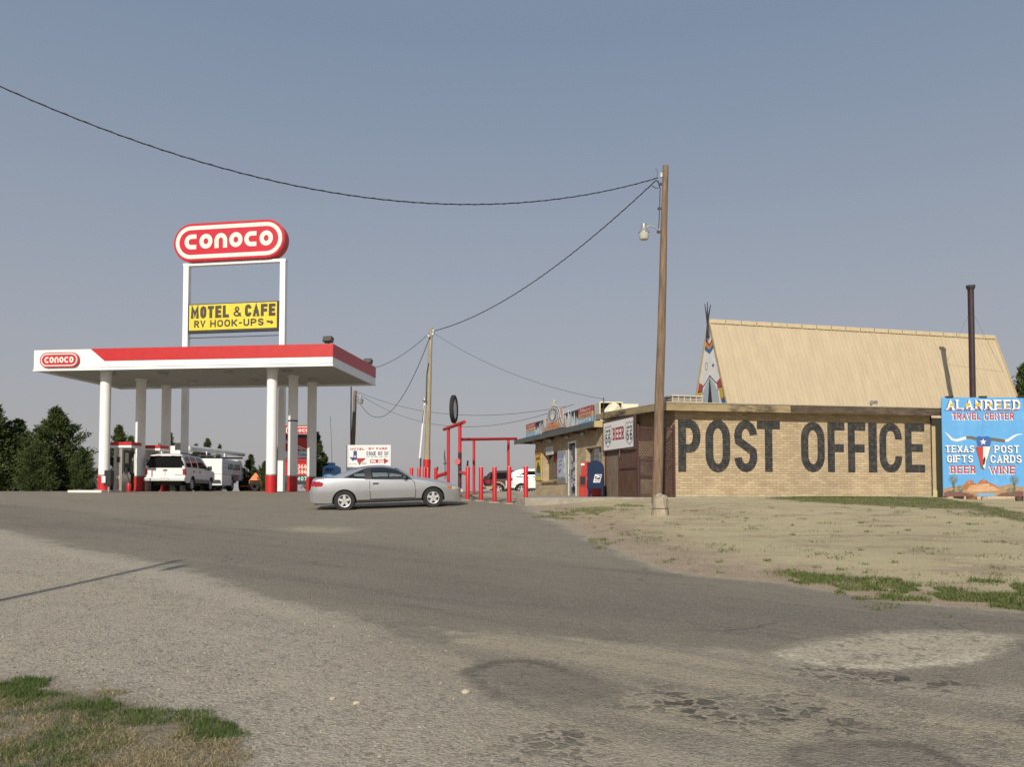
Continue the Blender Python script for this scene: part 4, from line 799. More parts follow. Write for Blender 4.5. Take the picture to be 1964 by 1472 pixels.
# dark flue pipe in front of the tan roof
p = at(1866, 800, 40.2); zt_ = at(1861.5, 548, 40.2).z
t = thing('flue_pipe', 'tall dark metal flue pipe rising in front of the tan roof', 'chimney', (p.x, p.y, -.2)); lean = at(1861.5, 548, 40.2).x - p.x
b = MB(); b.cyl((0, 0, 0), (lean, 0, zt_ + .1), .145, n=16); b.build('pipe', pm('rusty_flue', (.035, .018, .022), .6, var=.4), t, 40)
b = MB(); b.lathe([(.17, 0), (.2, .1), (.215, .1), (.215, .2), (.0, .21)], (lean, 0, zt_ + .0), n=16); b.build('rain_cap', M['dark'], t, 40)
for k, (px, py, Y) in enumerate(((1838, 648, 43.6), (1925, 716, 45))):
    e = at(px, py, Y); b = MB(); b.cyl((lean * .8, 0, zt_ - 1.0), (e.x - p.x, e.y - p.y, e.z + .2), .008, n=5); b.build('guy_wire', M['grey'], t)
# ---------------------------------------------------------------- grass and loose stones
def leaf_mat(name, c1, c2, rough=.7):
    m = bpy.data.materials.new(name); N, L, B = nodes(m); B.inputs['Roughness'].default_value = rough; B.inputs['Specular IOR Level'].default_value = .2
    g = N.new('ShaderNodeNewGeometry'); r = N.new('ShaderNodeMix'); r.data_type = 'RGBA'; r.inputs[6].default_value = (*c1, 1); r.inputs[7].default_value = (*c2, 1)
    L.new(g.outputs['Random Per Island'], r.inputs[0]); L.new(r.outputs[2], B.inputs['Base Color']); return m
M['blade'] = leaf_mat('green_blade', (.035, .075, .016), (.12, .16, .04)); M['straw'] = leaf_mat('dry_blade', (.52, .43, .24), (.70, .60, .36))
M['hay'] = leaf_mat('hay_blade', (.17, .135, .065), (.46, .38, .22)); M['weed'] = leaf_mat('weed_blade', (.048, .085, .022), (.18, .195, .065)); M['pebble'] = leaf_mat('loose_stone', (.17, .148, .122), (.40, .352, .282), .9)
nr = np.random.default_rng(5)
def vnoise(x, y, s, seed=0):         # cheap smooth value noise
    g = np.random.default_rng(seed).random((64, 64)); x = x * s; y = y * s; xi = np.floor(x).astype(int); yi = np.floor(y).astype(int); fx = sm(x - xi); fy = sm(y - yi)
    q = lambda a, b: g[(xi + a) % 64, (yi + b) % 64]
    return (q(0, 0) * (1 - fx) + q(1, 0) * fx) * (1 - fy) + (q(0, 1) * (1 - fx) + q(1, 1) * fx) * fy
def scatter(poly, n, ws=.25, fq=2.2):
    P = np.array(poly); lo = P.min(0); hi = P.max(0); p = lo + nr.random((n * 3, 2)) * (hi - lo); sd = inpoly_sd(P, p[:, 0], p[:, 1])
    keep = (sd + (vnoise(p[:, 0], p[:, 1], fq, 3) - .5) * 2 * ws) > 0
    return p[keep][:n]
def blades(name, P, hmin, hmax, w, mat, lean=.5, label=None):
    n = len(P); z = terrain(P[:, 0], P[:, 1]); a = nr.random(n) * 2 * np.pi; h = hmin + nr.random(n) ** 2 * (hmax - hmin); b = nr.random(n) * 2 * np.pi; l = h * lean * (0.3 + nr.random(n))
    wx, wy = np.cos(a) * w, np.sin(a) * w; bx = np.column_stack([P, z - .01])
    V = np.empty((n, 5, 3)); V[:, 0] = bx + np.column_stack([-wx, -wy, 0 * z]); V[:, 1] = bx + np.column_stack([wx, wy, 0 * z])
    mid = bx + np.column_stack([np.cos(b) * l * .35, np.sin(b) * l * .35, h * .62]); V[:, 2] = mid + np.column_stack([wx, wy, 0 * z]) * .75; V[:, 3] = mid - np.column_stack([wx, wy, 0 * z]) * .75
    V[:, 4] = bx + np.column_stack([np.cos(b) * l, np.sin(b) * l, h * .95])
    k = np.arange(n)[:, None] * 5
    T = np.concatenate([k + [0, 1, 2], k + [0, 2, 3], k + [3, 2, 4]])
    me = bpy.data.meshes.new(name); me.from_pydata(V.reshape(-1, 3).tolist(), [], T.tolist()); me.materials.append(mat)
    o = bpy.data.objects.new(name, me); COL.objects.link(o); return tag(o, label, 'grass', kind='stuff')
def thin(P, s, seed, thr, soft_=.25): return P[(vnoise(P[:, 0], P[:, 1], s, seed) + nr.random(len(P)) * soft_) > thr]
near = scatter(GR_NEAR, 70000, .16, 5.5)
gcl = [gpt(*p) for p in [(45, 1316), (90, 1312), (190, 1352), (240, 1362), (285, 1378), (270, 1352), (420, 1392), (435, 1400), (20, 1330)]]
dcl = np.min([np.hypot((near[:, 0] - c.x) / 1.0, (near[:, 1] - c.y) / .7) for c in gcl], axis=0)
isg = (vnoise(near[:, 0], near[:, 1], 3.3, 9) * .9 + vnoise(near[:, 0], near[:, 1], 9, 19) * .35 + nr.random(len(near)) * .8 + np.clip(.30 - dcl, 0, 1) * 4.0) > 1.18
blades('green_grass', thin(near[isg], 8, 44, .55, .55), .012, .062, .0019, M['blade'], label='short green grass tufts growing at the near gravel edge')
blades('dry_grass', thin(near[~isg], 6.5, 21, .82, .5), .010, .05, .0016, M['hay'], 1.6, label='straw-dry grass between the green tufts at the gravel edge')
st = scatter(GR_STRIP, 26000, .75, 4.2); wl = np.concatenate([thin(scatter(p, (30000, 6000, 700, 700, 700)[k], (.5, 1.0, 1.3, 1.3, 1.3)[k]), 2.7, 11, (.36, .55, .62, .62, .62)[k], .45) for k, p in enumerate(GR_WALL)]); st = thin(thin(st, 1.6, 14, .26, .4), 5, 61, .48, .5)
tuft = []
for i in range(260):
    px = 1080 + nr.random() * 900; py = 975 + nr.random() ** 1.4 * 150
    c = gpt(px, py)
    if inpoly_sd(BANK, np.array([c.x]), np.array([c.y]))[0] < .15: continue
    k = int(8 + nr.random() ** 2 * 60); tuft.append(np.array([c.x, c.y]) + nr.normal(size=(k, 2)) * (.02 + nr.random() * .11))
bg_ = np.concatenate([st, wl] + tuft)
bg_ = np.concatenate([bg_, thin(scatter(GR_STRIP, 5000, 1.5, 5.0), 3.5, 71, .75, .5)])
blades('bank_grass', bg_, .018, .075, .005, M['weed'], .8, label='green weeds along the foot of the dry bank and below the brick wall')
BX = scatter([(-.5, 27), (.83, 22), (3.7, 11), (5.6, 8.8), (12, 9), (22, 14), (22, 30), (5.5, 28.5)], 52000, .1); BX = BX[inpoly_sd(BANK, BX[:, 0], BX[:, 1]) > .05]
blades('dry_turf', thin(BX, 1.6, 31, .74, .5), .008, .034, .006, M['straw'], 1.8, label='sparse straw-coloured turf over the bank in front of the brick wall')
def stones(name, P, smin, smax, label):
    r = random.Random(3); t = (1 + 5 ** .5) / 2
    base = []
    for k in range(8):
        bm = bmesh.new(); bmesh.ops.create_icosphere(bm, subdivisions=1, radius=1)
        base.append((np.array([v.co * (1 + r.uniform(-.3, .25)) for v in bm.verts]) * [1, r.uniform(.6, .95), r.uniform(.45, .75)], np.array([[v.index for v in f.verts] for f in bm.faces]))); bm.free()
    Vs, Fs, o = [], [], 0
    z = terrain(P[:, 0], P[:, 1])
    for i, (x, y) in enumerate(P):
        v, f = base[i % 8]; s_ = smin + (r.random() ** 4) * (smax - smin); a = r.random() * 6.28; c, d = math.cos(a), math.sin(a)
        q = v * s_; Vs.append(np.column_stack([q[:, 0] * c - q[:, 1] * d + x, q[:, 0] * d + q[:, 1] * c + y, q[:, 2] + z[i] + s_ * .12])); Fs.append(f + o); o += len(v)
    me = bpy.data.meshes.new(name); me.from_pydata(np.concatenate(Vs).tolist(), [], np.concatenate(Fs).tolist()); me.materials.append(M['pebble'])
    q = bpy.data.objects.new(name, me); COL.objects.link(q); tag(q, label, 'gravel', kind='stuff')
gp_ = scatter(gp2([(-300, 1040), (100, 1060), (500, 1160), (760, 1215), (900, 1290), (1000, 1500), (-300, 1495)]), 14000, .2)
gp_ = gp_[(inpoly_sd(GR_NEAR, gp_[:, 0], gp_[:, 1]) < .1)]
mg = scatter(gp2([(1030, 990), (1090, 1000), (1200, 1045), (1400, 1085), (1520, 1112), (1400, 1112), (1260, 1100), (1120, 1040)]), 2500, .3); gp_ = np.concatenate([gp_, mg])
stones('loose_gravel', gp_, .0035, .015, 'loose crushed stones scattered over the gravel in front')
def rock(label, px, py, s_):
    p = gpt(px, py); bm = bmesh.new(); bmesh.ops.create_icosphere(bm, subdivisions=2, radius=1); r = random.Random(int(px))
    for v in bm.verts: v.co = v.co * (1 + r.uniform(-.16, .16)); v.co.z *= .6; v.co *= s_
    me = bpy.data.meshes.new('rock'); bm.to_mesh(me); bm.free(); me.materials.append(pm('pale_rock', (.5, .43, .32), .9, var=.2, scale=20, bump=.4))
    o = bpy.data.objects.new('rock', me); COL.objects.link(o); o.location = p + Vector((0, 0, s_ * .25)); tag(o, label, 'rock')
rock('largest pale rock lying loose on the gravel beside the dark asphalt patch', 893, 1330, .032); rock('small pale rock on the gravel, middle one of three', 637, 1343, .022); rock('tan rock on the gravel between two paler rocks', 684, 1351, .026)

# ---------------------------------------------------------------- trees
M['needle'] = leaf_mat('juniper_foliage', (.024, .042, .013), (.105, .135, .042)); M['bark'] = pm('bark', (.10, .07, .05), .9, var=.4, scale=12, stretch=(1, 1, .2), bump=.6)
def crown_mesh(seed, H, Rr, n_cl, base=.04, kind=0):
    r = np.random.default_rng(seed); V = []; T = []
    nb = 9; lob = [(r.random() * 6.28, r.random() * .8 + .1, .7 + r.random() * .55) for _ in range(12)]
    def rad(t, a):
        e = (min(1, (1 - t) * 1.12) ** .85 * (.80 + .20 * min(1, t / .14)) * (1 if t < .72 else .62 + .38 * max(0, (.86 - t) / .14))) if kind == 0 else math.sin(math.pi * min(1, .12 + .88 * (1 - t)) * .62 + .15)
        k = 1
        for la, lt, ls in lob:
            d = math.cos(a - la); k += (ls - 1) * max(0, d) ** 3 * math.exp(-((t - lt) / .13) ** 2)
        return Rr * e * k
    def clump(c, out, s_, m, V):
        p = c + r.normal(size=(m, 3)) * s_ * [.5, .5, .42] + out * s_ * .2
        d = out + r.normal(size=(m, 3)) * .6; d /= np.linalg.norm(d, axis=1)[:, None]
        L_ = (.10 + .17 * r.random(m))[:, None]; w = np.cross(d, r.normal(size=(m, 3))); w /= np.linalg.norm(w, axis=1)[:, None]; w *= (.018 + .026 * r.random(m))[:, None]
        V.append(np.stack([p - w * .4, p + d * L_ * .5 - w, p + d * L_, p + d * L_ * .5 + w], 1))
    nb_ = n_cl // 5
    for i in range(nb_):             # boughs leave the stem, swing outward and lift; sprays sit along their outer part
        t = base * .3 + (.97 - base * .3) * ((i + r.random()) / nb_) ** 1.3; a = r.random() * 6.28; ln = rad(t, a) * (.70 + .45 * r.random()); lift = (.25 + .5 * t) * ln * (.5 + r.random())
        for k in range(6):
            f = .28 + .72 * (k + r.random() * .8) / 6
            c = np.array([math.cos(a) * ln * f, math.sin(a) * ln * f, t * H + lift * f ** 1.6]); out = np.array([math.cos(a), math.sin(a), .5 + t]); out /= np.linalg.norm(out)
            clump(c, out, (.14 + .20 * (1 - t)) * Rr ** .5 * (.75 + .5 * r.random()) * (1.15 - .55 * f), 30, V)
    for i in range(12): clump(np.array([r.normal() * .05, r.normal() * .05, H * (.86 + .14 * i / 11)]), np.array([0, 0, 1.]), .10 * (1.4 - i / 11), 22, V)
    A = np.concatenate(V); n = len(A); k = np.arange(n)[:, None] * 4 + np.arange(4)
    me = bpy.data.meshes.new('crown'); me.from_pydata(A.reshape(-1, 3).tolist(), [], k.tolist()); me.materials.append(M['needle']); return me
def trunk_mesh(seed, H, r0):
    r = random.Random(seed); b = MB(); b.tube([(r.uniform(-.05, .05) * k, r.uniform(-.05, .05) * k, H * k / 6 - .1) for k in range(7)], [r0 * (1 - k / 6.6) for k in range(7)], 9)
    for k in range(12):
        z = H * (.12 + .06 * k); a = r.random() * 6.28; L_ = (H - z) * .3; b.tube([(0, 0, z), (math.cos(a) * L_ * .5, math.sin(a) * L_ * .5, z + L_ * .2), (math.cos(a) * L_, math.sin(a) * L_, z + L_ * .55)], [r0 * .3, r0 * .2, r0 * .06], 5, False)
    me = bpy.data.meshes.new('trunk'); me.from_pydata(b.v, [], b.f); me.materials.append(M['bark']); return me
TP = [(crown_mesh(1, 5, 2.05, 660), trunk_mesh(1, 5, .17)), (crown_mesh(2, 5, 1.5, 460), trunk_mesh(2, 5, .13)), (crown_mesh(3, 5, 1.1, 330), trunk_mesh(3, 5, .1)), (crown_mesh(4, 5, 2.5, 720), trunk_mesh(4, 5, .2))]
def tree(label, px, top, Y, kind, wf=1, rz=0, group='junipers behind the filling station'):
    p = at(px, 942, Y); z = gz(p.x, Y) - .05; h = at(px, top, Y).z - z; s_ = h / 5.05
    t = thing('juniper_tree', label, 'tree', (p.x, Y, z), rz, group); t.scale = (s_ * wf, s_ * wf, s_)
    for nm_, me in zip(('crown', 'trunk'), TP[kind]):
        o = bpy.data.objects.new(nm_, me); COL.objects.link(o); o.parent = t
for a in [('dark bushy juniper cut off by the edge of the photo, tallest of the row', -22, 772, 50, 0, 1.2, 0), ('dark juniper beside the edge of the photo with a small pointed side top', 33, 806, 52, 1, 1.2, 1),
          ('big broad dark juniper with a pointed tip left of the white canopy column', 106, 784, 51, 0, 1.12, 2.2), ('low dark juniper filling the gap below the big pointed one', 70, 850, 48, 3, .95, .5), ('low dark juniper beside the base of the first canopy column', 156, 860, 50, 3, .82, 4),
          ('pointed juniper rising behind the first fuel pump', 226, 818, 57, 1, .95, 3), ('smaller juniper just behind the red pump topper', 250, 838, 60, 1, .9, 5), ('juniper between the second and third canopy columns', 322, 830, 60, 1, .9, 1.5),
          ('thin pale juniper top showing above the truck boom', 397, 843, 66, 2, 1.0, 0), ('small juniper tip just left of the taller tip over the boom', 375, 853, 68, 2, .9, 2), ('small juniper tip just right of the taller tip over the boom', 420, 854, 68, 2, .8, 4),
          ('short juniper standing right behind the utility truck box', 480, 873, 60, 1, 1.1, 2), ('low bushy juniper behind the orange chipper', 507, 886, 58, 3, .75, 1), ('juniper half hidden behind the white sign post and price sign', 536, 856, 62, 1, 1.0, 3.3), ('slim dark juniper between the last column and the blue tank', 608, 831, 58, 2, .95, .7), ('low juniper shoulder beside the blue tank', 622, 872, 60, 2, 1.25, 2.7)]:
    tree(*a)
tree('dark juniper top just past the end of the steep tan roof', 1938, 727, 72, 2, .9, 1, 'trees beyond the tan roof'); tree('bushy tree cut off by the right edge of the photo above the blue sign', 1972, 700, 74, 0, .62, 2, 'trees beyond the tan roof')
# ---------------------------------------------------------------- vehicles
def paint(name, col, metal=.0, rough=.4, coat=.25): return pm(name, col, rough, metal, var=.04, scale=2, coat=coat, dirt=tuple(c * .82 + .03 for c in col), dscale=2.5, dlo=.5, dhi=.85)
M['silver'] = paint('silver_paint', (.61, .625, .65), .72, .25, .6); M['whitecar'] = paint('white_car_paint', (.78, .78, .77), 0, .5, .12)
M['maroon'] = paint('maroon_paint', (.05, .018, .02), 0, .35); M['tanclad'] = pm('tan_cladding', (.42, .33, .20), .6, var=.1)
M['tail'] = pm('tail_lens', (.36, .012, .03), .15, var=.1, spec=.7); M['amber'] = pm('amber_lens', (.55, .17, .05), .2, var=.1); M['lens'] = pm('clear_lens', (.55, .56, .57), .12, var=.15, spec=.8)
M['seat'] = pm('seat_cloth', (.03, .03, .032), .9, var=.2); M['plate'] = pm('licence_plate', (.62, .62, .58), .4, var=.1)
def pch(tbl):
    X = np.array([t[0] for t in tbl], float); Y = np.array([t[1] for t in tbl], float); d = np.diff(Y) / np.diff(X); m = np.zeros(len(X)); m[0], m[-1] = d[0], d[-1]
    for i in range(1, len(X) - 1): m[i] = 0 if d[i - 1] * d[i] <= 0 else 2 * d[i - 1] * d[i] / (d[i - 1] + d[i])
    def f(x):
        x = np.clip(x, X[0], X[-1]); i = int(np.clip(np.searchsorted(X, x) - 1, 0, len(X) - 2)); h = X[i + 1] - X[i]; t = (x - X[i]) / h
        return float((2 * t ** 3 - 3 * t * t + 1) * Y[i] + (t ** 3 - 2 * t * t + t) * h * m[i] + (-2 * t ** 3 + 3 * t * t) * Y[i + 1] + (t ** 3 - t * t) * h * m[i + 1])
    return f
class Shell:
    NL, NG, NT = 18, 10, 9
    def __init__(s, belt, top, bot, hw, arches, tum=.72, gap=.03, wide=.62, low_in=.10, up_in=.05, railk=.86, rake=None):
        s.belt, s.top, s.bot, s.hw = pch(belt), pch(top), pch(bot), pch(hw); s.x0, s.x1 = belt[0][0], belt[-1][0]; s.arches = arches
        s.tum, s.gap, s.wide, s.low_in, s.up_in, s.railk, s.rake = tum, gap, wide, low_in, up_in, railk, rake
    def zb(s, x):
        z = s.bot(x)
        for ax, az, r in s.arches:
            if abs(x - ax) < r: z = max(z, az + math.sqrt(r * r - (x - ax) ** 2))
        return z
    def yl(s, x, z):
        w = s.hw(x); zm = s.wide
        return w * (1 - s.low_in * max(0, (zm - z) / zm) ** 1.6 * 1.6 if z < zm else 1 - s.up_in * ((z - zm) / .4) ** 2)
    def sec(s, x):
        zb, zt = s.zb(x), s.top(x); zt = max(zt, s.bot(x) + .03); ze = min(s.belt(x), zt - .012); zb = min(zb, ze - .01); P = []
        for i in range(s.NL + 1): z = zb + (ze - zb) * i / s.NL; P.append((s.yl(x, z), z))
        wb = P[-1][0]; zr = ze + (zt - ze) * s.railk; wr = max(.25 * wb, wb - s.gap - s.tum * (zr - ze))
        for i in range(1, s.NG + 1): t = i / s.NG; P.append((wb + (wr - wb) * t + .035 * math.sin(math.pi * t) * min(1, (zr - ze) / .3), ze + (zr - ze) * t))
        for i in range(1, s.NT + 1): t = i / s.NT; P.append((wr * (1 - t), zr + (zt - zr) * (1 - (1 - t) ** 2.4)))
        return P
    PAIRED = ('side_window', 'quarter_window', 'door', 'headlight', 'tail_light', 'turn_signal', 'window_trim', 'rocker_sill')
    def mesh(s, xs_, cls, cap0=True, cap1=True):
        out = {}; NR = s.NL + s.NG + s.NT; S_ = [s.sec(x) for x in xs_]
        sh = (lambda x, z: x + s.rake(x, z)) if s.rake else (lambda x, z: x)
        V = {}
        def put(part, keys, pts):
            o = out.setdefault(part, (MB(), {})); idx = []
            for k, p in zip(keys, pts):
                if k not in o[1]: o[1][k] = len(o[0].v); o[0].v.append(p)
                idx.append(o[1][k])
            o[0].f.append(tuple(idx)); o[0].m.append(0)
        for sd in (1, -1):
            for i in range(len(xs_) - 1):
                for j in range(NR):
                    q = [(i, j), (i + 1, j), (i + 1, j + 1), (i, j + 1)]; pts = [(sh(xs_[a], S_[a][b][1]), sd * S_[a][b][0], S_[a][b][1]) for a, b in q]
                    zone = 'low' if j < s.NL else 'side' if j < s.NL + s.NG else 'top'
                    c = [sum(p[k] for p in pts) / 4 for k in range(3)]
                    part = cls(c[0], c[1], c[2], zone)
                    if part is None: continue
                    if not isinstance(part, tuple): part = (part, sd if part in s.PAIRED else 0)
                    else: part = part + (sd,)
                    keys = [(a, b, 0 if b == NR else sd) for a, b in q]
                    if sd > 0: keys, pts = keys[::-1], pts[::-1]
                    put(part, keys, pts)
        for end, on in ((0, cap0), (len(xs_) - 1, cap1)):
            if not on: continue
            P = S_[end]; n = 18; x = xs_[end]
            for j in range(NR):
                for k in range(n):
                    q = [(j, k), (j, k + 1), (j + 1, k + 1), (j + 1, k)]; pts = [(sh(x, P[a][1]), P[a][0] * (2 * b / n - 1), P[a][1]) for a, b in q]; c = [sum(p[m] for p in pts) / 4 for m in range(3)]
                    part = cls(c[0], c[1], c[2], 'rear' if end == 0 else 'nose'); keys = [('c', end, a, b) for a, b in q]
                    if part is None: continue
                    if not isinstance(part, tuple): part = (part, (1 if c[1] > 0 else -1) if part in s.PAIRED else 0)
                    if end == 0: keys, pts = keys[::-1], pts[::-1]
                    put(part, keys, pts)
        return {k: v[0] for k, v in out.items()}
    def side(s, x, z):                # outward half width at a side point
        P = s.sec(x); zz = [p[1] for p in P]; yy = [p[0] for p in P]; return float(np.interp(z, zz, yy))
    def ribbon(s, mb, pts, w, off, sd):
        pts = [p for a, c in zip(pts, pts[1:]) for p in [(a[0] + (c[0] - a[0]) * t / 6, a[1] + (c[1] - a[1]) * t / 6) for t in range(6)]] + [pts[-1]]
        vs = []
        for i, p in enumerate(pts):
            a = Vector(pts[max(0, i - 1)]); c = Vector(pts[min(len(pts) - 1, i + 1)]); d = (c - a).normalized(); n = Vector((-d.y, d.x)) * w / 2
            for q in (n, -n):
                x, z = p[0] + q.x, p[1] + q.y; vs.append((x, sd * (s.side(x, z) + off), z))
        mb.add(vs, [(2 * i, 2 * i + 1, 2 * i + 3, 2 * i + 2) for i in range(len(pts) - 1)])
def pin(P, x, z):
    r = False
    for i in range(len(P)):
        (ax, ay), (bx, by) = P[i], P[i - 1]
        if (ay > z) != (by > z) and x < ax + (z - ay) * (bx - ax) / (by - ay): r = not r
    return r
def xlist(x0, x1, dx, ends=.12): return list(np.unique(np.round(np.concatenate([np.linspace(x0, x0 + ends, 9), np.arange(x0 + ends, x1 - ends, dx), np.linspace(x1 - ends, x1, 9)]), 4)))
def wheel(parent, x, y, r, w, style='star', rimr=.61):
    s_ = 1 if y > 0 else -1; o = (x, y, r)
    b = MB(); R0 = r * rimr
    b.lathe([(R0, -w * .42), (R0 * 1.06, -w * .5), (r * .93, -w * .5), (r * .985, -w * .42), (r, -w * .3), (r, w * .3), (r * .985, w * .42), (r * .93, w * .5), (R0 * 1.06, w * .5), (R0, w * .42)], o, 'y', 36)
    wh = b.build('wheel', M['rubber'], parent, 40)
    e = s_ * w * .5
    b = MB(); b.lathe([(0, e * .5), (R0 * .8, e * .45), (R0 * .99, e * .3), (R0 * .99, -e * .6), (0, -e * .6)], o, 'y', 30); b.build('rim_well', M['dark'], wh, 40)
    b = MB(); b.lathe([(R0 * .995, e * .55), (R0 * .995, e * .98), (R0 * .97, e * 1.02), (R0 * .88, e * .98), (R0 * .86, e * .6)], o, 'y', 36)
    f = (Vector((x, y, r)), Vector((1, 0, 0)), Vector((0, 0, 1)), Vector((0, s_, 0)))
    n = 5; P = []
    if style == 'star':
        for k in range(n):
            a = 90 + 72 * k; P += [(R0 * .9 * math.cos(R(a - 13)), R0 * .9 * math.sin(R(a - 13))), (R0 * .9 * math.cos(R(a + 13)), R0 * .9 * math.sin(R(a + 13))), (R0 * .36 * math.cos(R(a + 36)), R0 * .36 * math.sin(R(a + 36)))]
        b.prism(P, f, w * .36, w * .50)
    else:
        for k in range(n):
            a = 90 + 72 * k; c, d = math.cos(R(a)), math.sin(R(a)); p = [(R0 * .2 * c - R0 * .13 * d, R0 * .2 * d + R0 * .13 * c), (R0 * .2 * c + R0 * .13 * d, R0 * .2 * d - R0 * .13 * c), (R0 * .9 * c + R0 * .1 * d, R0 * .9 * d - R0 * .1 * c), (R0 * .9 * c - R0 * .1 * d, R0 * .9 * d + R0 * .1 * c)]; b.prism(p, f, w * .36, w * .47)
        b.lathe([(0, e * .97), (R0 * .25, e * .95), (R0 * .28, e * .75)], o, 'y', 18)
    rim = b.build('rim', M['alu'], wh, 35)
    b = MB()
    for k in range(5): a = R(54 + 72 * k); c = Vector((x + R0 * .2 * math.cos(a), y + s_ * w * .5, r + R0 * .2 * math.sin(a))); b.cyl(c, c + Vector((0, s_ * .006, 0)), R0 * .055, n=8)
    b.build('lug_nuts', M['dark'], wh); return wh

# silver coupe: x forward, rear axle at 0
def coupe():
    D1, D2 = 24.1, 24.51; a = gpt(662, 981); X1 = (662 - PX) / F * D1; X2 = (832 - PX) / F * D2
    z1, z2 = (HZ - 981.5) / F * D1, (HZ - 974) / F * D2
    fx = Vector((X2 - X1, D2 - D1, z2 - z1)).normalized(); up = Vector((0, -.044, 1)); ly = up.cross(fx).normalized(); up = fx.cross(ly)
    yaw = Matrix((fx, ly, up)).transposed()
    t = thing('parked_car', 'silver two-door coupe parked side-on in the lot with its nose to the red bollards', 'car', (0, 0, 0))
    t.rotation_euler = yaw.to_euler(); off = yaw @ Vector((0, -.80, 0)); t.location = Vector((X1, D1, z1)) - off
    A = [(0, .30, .362), (2.65, .30, .352)]
    s = Shell([(-1.05, .60), (-1.0, .66), (-.95, .83), (-.89, .955), (-.4, .985), (0, .975), (.7, .935), (1.4, .90), (2.1, .865), (2.7, .775), (3.15, .66), (3.42, .555), (3.55, .47)],
              [(-1.05, .63), (-1.0, .69), (-.955, .87), (-.92, .985), (-.86, 1.025), (-.41, 1.045), (-.1, 1.14), (.425, 1.30), (.75, 1.338), (1.05, 1.345), (1.5, 1.275), (1.85, 1.11), (2.15, .95), (2.45, .895), (2.75, .835), (3.15, .725), (3.4, .62), (3.5, .555), (3.55, .50)],
              [(-1.05, .40), (-1.0, .32), (-.8, .265), (-.4, .25), (0, .25), (2.65, .25), (3.1, .205), (3.4, .20), (3.5, .27), (3.55, .38)],
              [(-1.05, .55), (-1.0, .66), (-.9, .745), (-.7, .80), (-.3, .838), (.3, .85), (1.5, .855), (2.6, .848), (3.0, .815), (3.25, .745), (3.42, .62), (3.5, .50), (3.55, .36)], A, tum=.78); s.NG = 24; s.NL = 28
    opening = [(-.02, 1.005), (.30, 1.135), (.62, 1.262), (.80, 1.293), (1.25, 1.298), (1.50, 1.235), (1.72, 1.12), (1.92, .995), (2.02, .895), (1.9, .885), (.8, .93)]
    quarter = [(.12, 1.022), (.35, 1.125), (.585, 1.225), (.63, .972), (.4, .99)]
    dglass = [(.835, .962), (.80, 1.268), (1.22, 1.272), (1.46, 1.215), (1.66, 1.11), (1.80, 1.01), (1.86, .935)]
    door = [(.765, .34), (.765, .945), (2.02, .885), (2.10, .80), (2.13, .5), (2.11, .33)]
    def cls(x, y, z, zone):
        ay = abs(y)
        if zone == 'side' and z > s.belt(x) - .01:
            if pin(quarter, x, z): return 'quarter_window'
            if pin(dglass, x, z): return 'side_window'
            if pin(opening, x, z): return 'window_trim'
        if zone == 'top':
            w = s.sec(x)[s.NL + s.NG][0]
            if 1.53 < x < 2.11 and ay < w * .95: return 'windshield'
            if -.36 < x < .40 and ay < w * .93: return 'rear_window'
        if zone in ('low', 'side') and x < -.60 and .775 < z < .925 - max(0, x + .75) * .25 and x < -.60 - abs(z - .84) * .6: return 'tail_light'
        if zone == 'rear' and .775 < z < .93 and ay > .35: return 'tail_light'
        if zone in ('low', 'side') and 3.10 < x < 3.24 and .55 < z < .645 and pin([(3.08, .60), (3.13, .655), (3.24, .635), (3.24, .565), (3.14, .56)], x, z): return 'turn_signal'
        if zone in ('low', 'side') and 3.22 < x < 3.50 and .535 < z < .65 - (x - 3.2) * .3: return 'headlight'
        if zone == 'low' and pin(door, x, z): return 'door'
        if zone == 'low' and .37 < x < 2.3 and z < .315: return 'rocker_sill'
        if zone == 'nose' and .30 < z < .42: return 'grille'
        return 'body'
    mats = dict(body=M['silver'], door=M['silver'], side_window=M['glass'], quarter_window=M['glass'], windshield=M['glass'], rear_window=M['glass'], window_trim=M['dark'], tail_light=M['tail'], turn_signal=M['amber'], headlight=M['lens'], rocker_sill=M['dark'], grille=M['dark'])
    objs = {}
    ms = s.mesh(xlist(-1.05, 3.55, .0115), cls)
    door_l = None
    for k, b in ms.items(): objs[k] = b.build(k[0], mats[k[0]], t, 38)
    for sd in (-1, 1):
        b = MB(); s.ribbon(b, door + [door[0]], .018, .0015, sd); b.build('door_gap', M['black'], objs[('door', sd)])
        b = MB(); s.ribbon(b, [(.48, .62), (2.24, .60)], .022, .006, sd); s.ribbon(b, [(.48, .648), (2.24, .628)], .006, .003, sd); b.build('side_moulding', pm('moulding', (.34, .35, .36), .4), t)
        b = MB(); y = s.side(.95, .80); b.cbox((.94, sd * (y + .008), .80), (.17, .02, .045)); b.cyl((.86, sd * (y), .73), (.86, sd * (y + .006), .73), .012, n=8); b.build('handle', M['dark'], objs[('door', sd)], bevel=.008)
        b = MB(); y = s.side(1.86, .93); b.tube([(1.84, sd * (y - .02), .93), (1.83, sd * (y + .07), .955), (1.80, sd * (y + .16), .965)], [.035, .065, .055], 10); b.build('mirror', M['dark'], t, 40)
        for x, r in ((0, .313), (2.65, .305)): wheel(t, x, sd * .745, r, .19)
    b = MB(); b.box((-.75, -.60, .22), (3.25, .60, .60)); b.build('underbody', M['black'], t)
    b = MB(); b.tube([(-.5, -.5, .26), (-.9, -.5, .25)], .04, 8); b.build('exhaust', M['grey'], t)
    b = MB()
    for y in (-.36, .36):
        b.cbox((1.02, y, .62), (.5, .46, .14)); b.cbox((.80, y, .84), (.12, .46, .5), M=Matrix.Rotation(R(-14), 3, 'Y')); b.cbox((.72, y, 1.12), (.09, .25, .17)); b.build('seat', M['seat'], t, bevel=.04); b = MB()
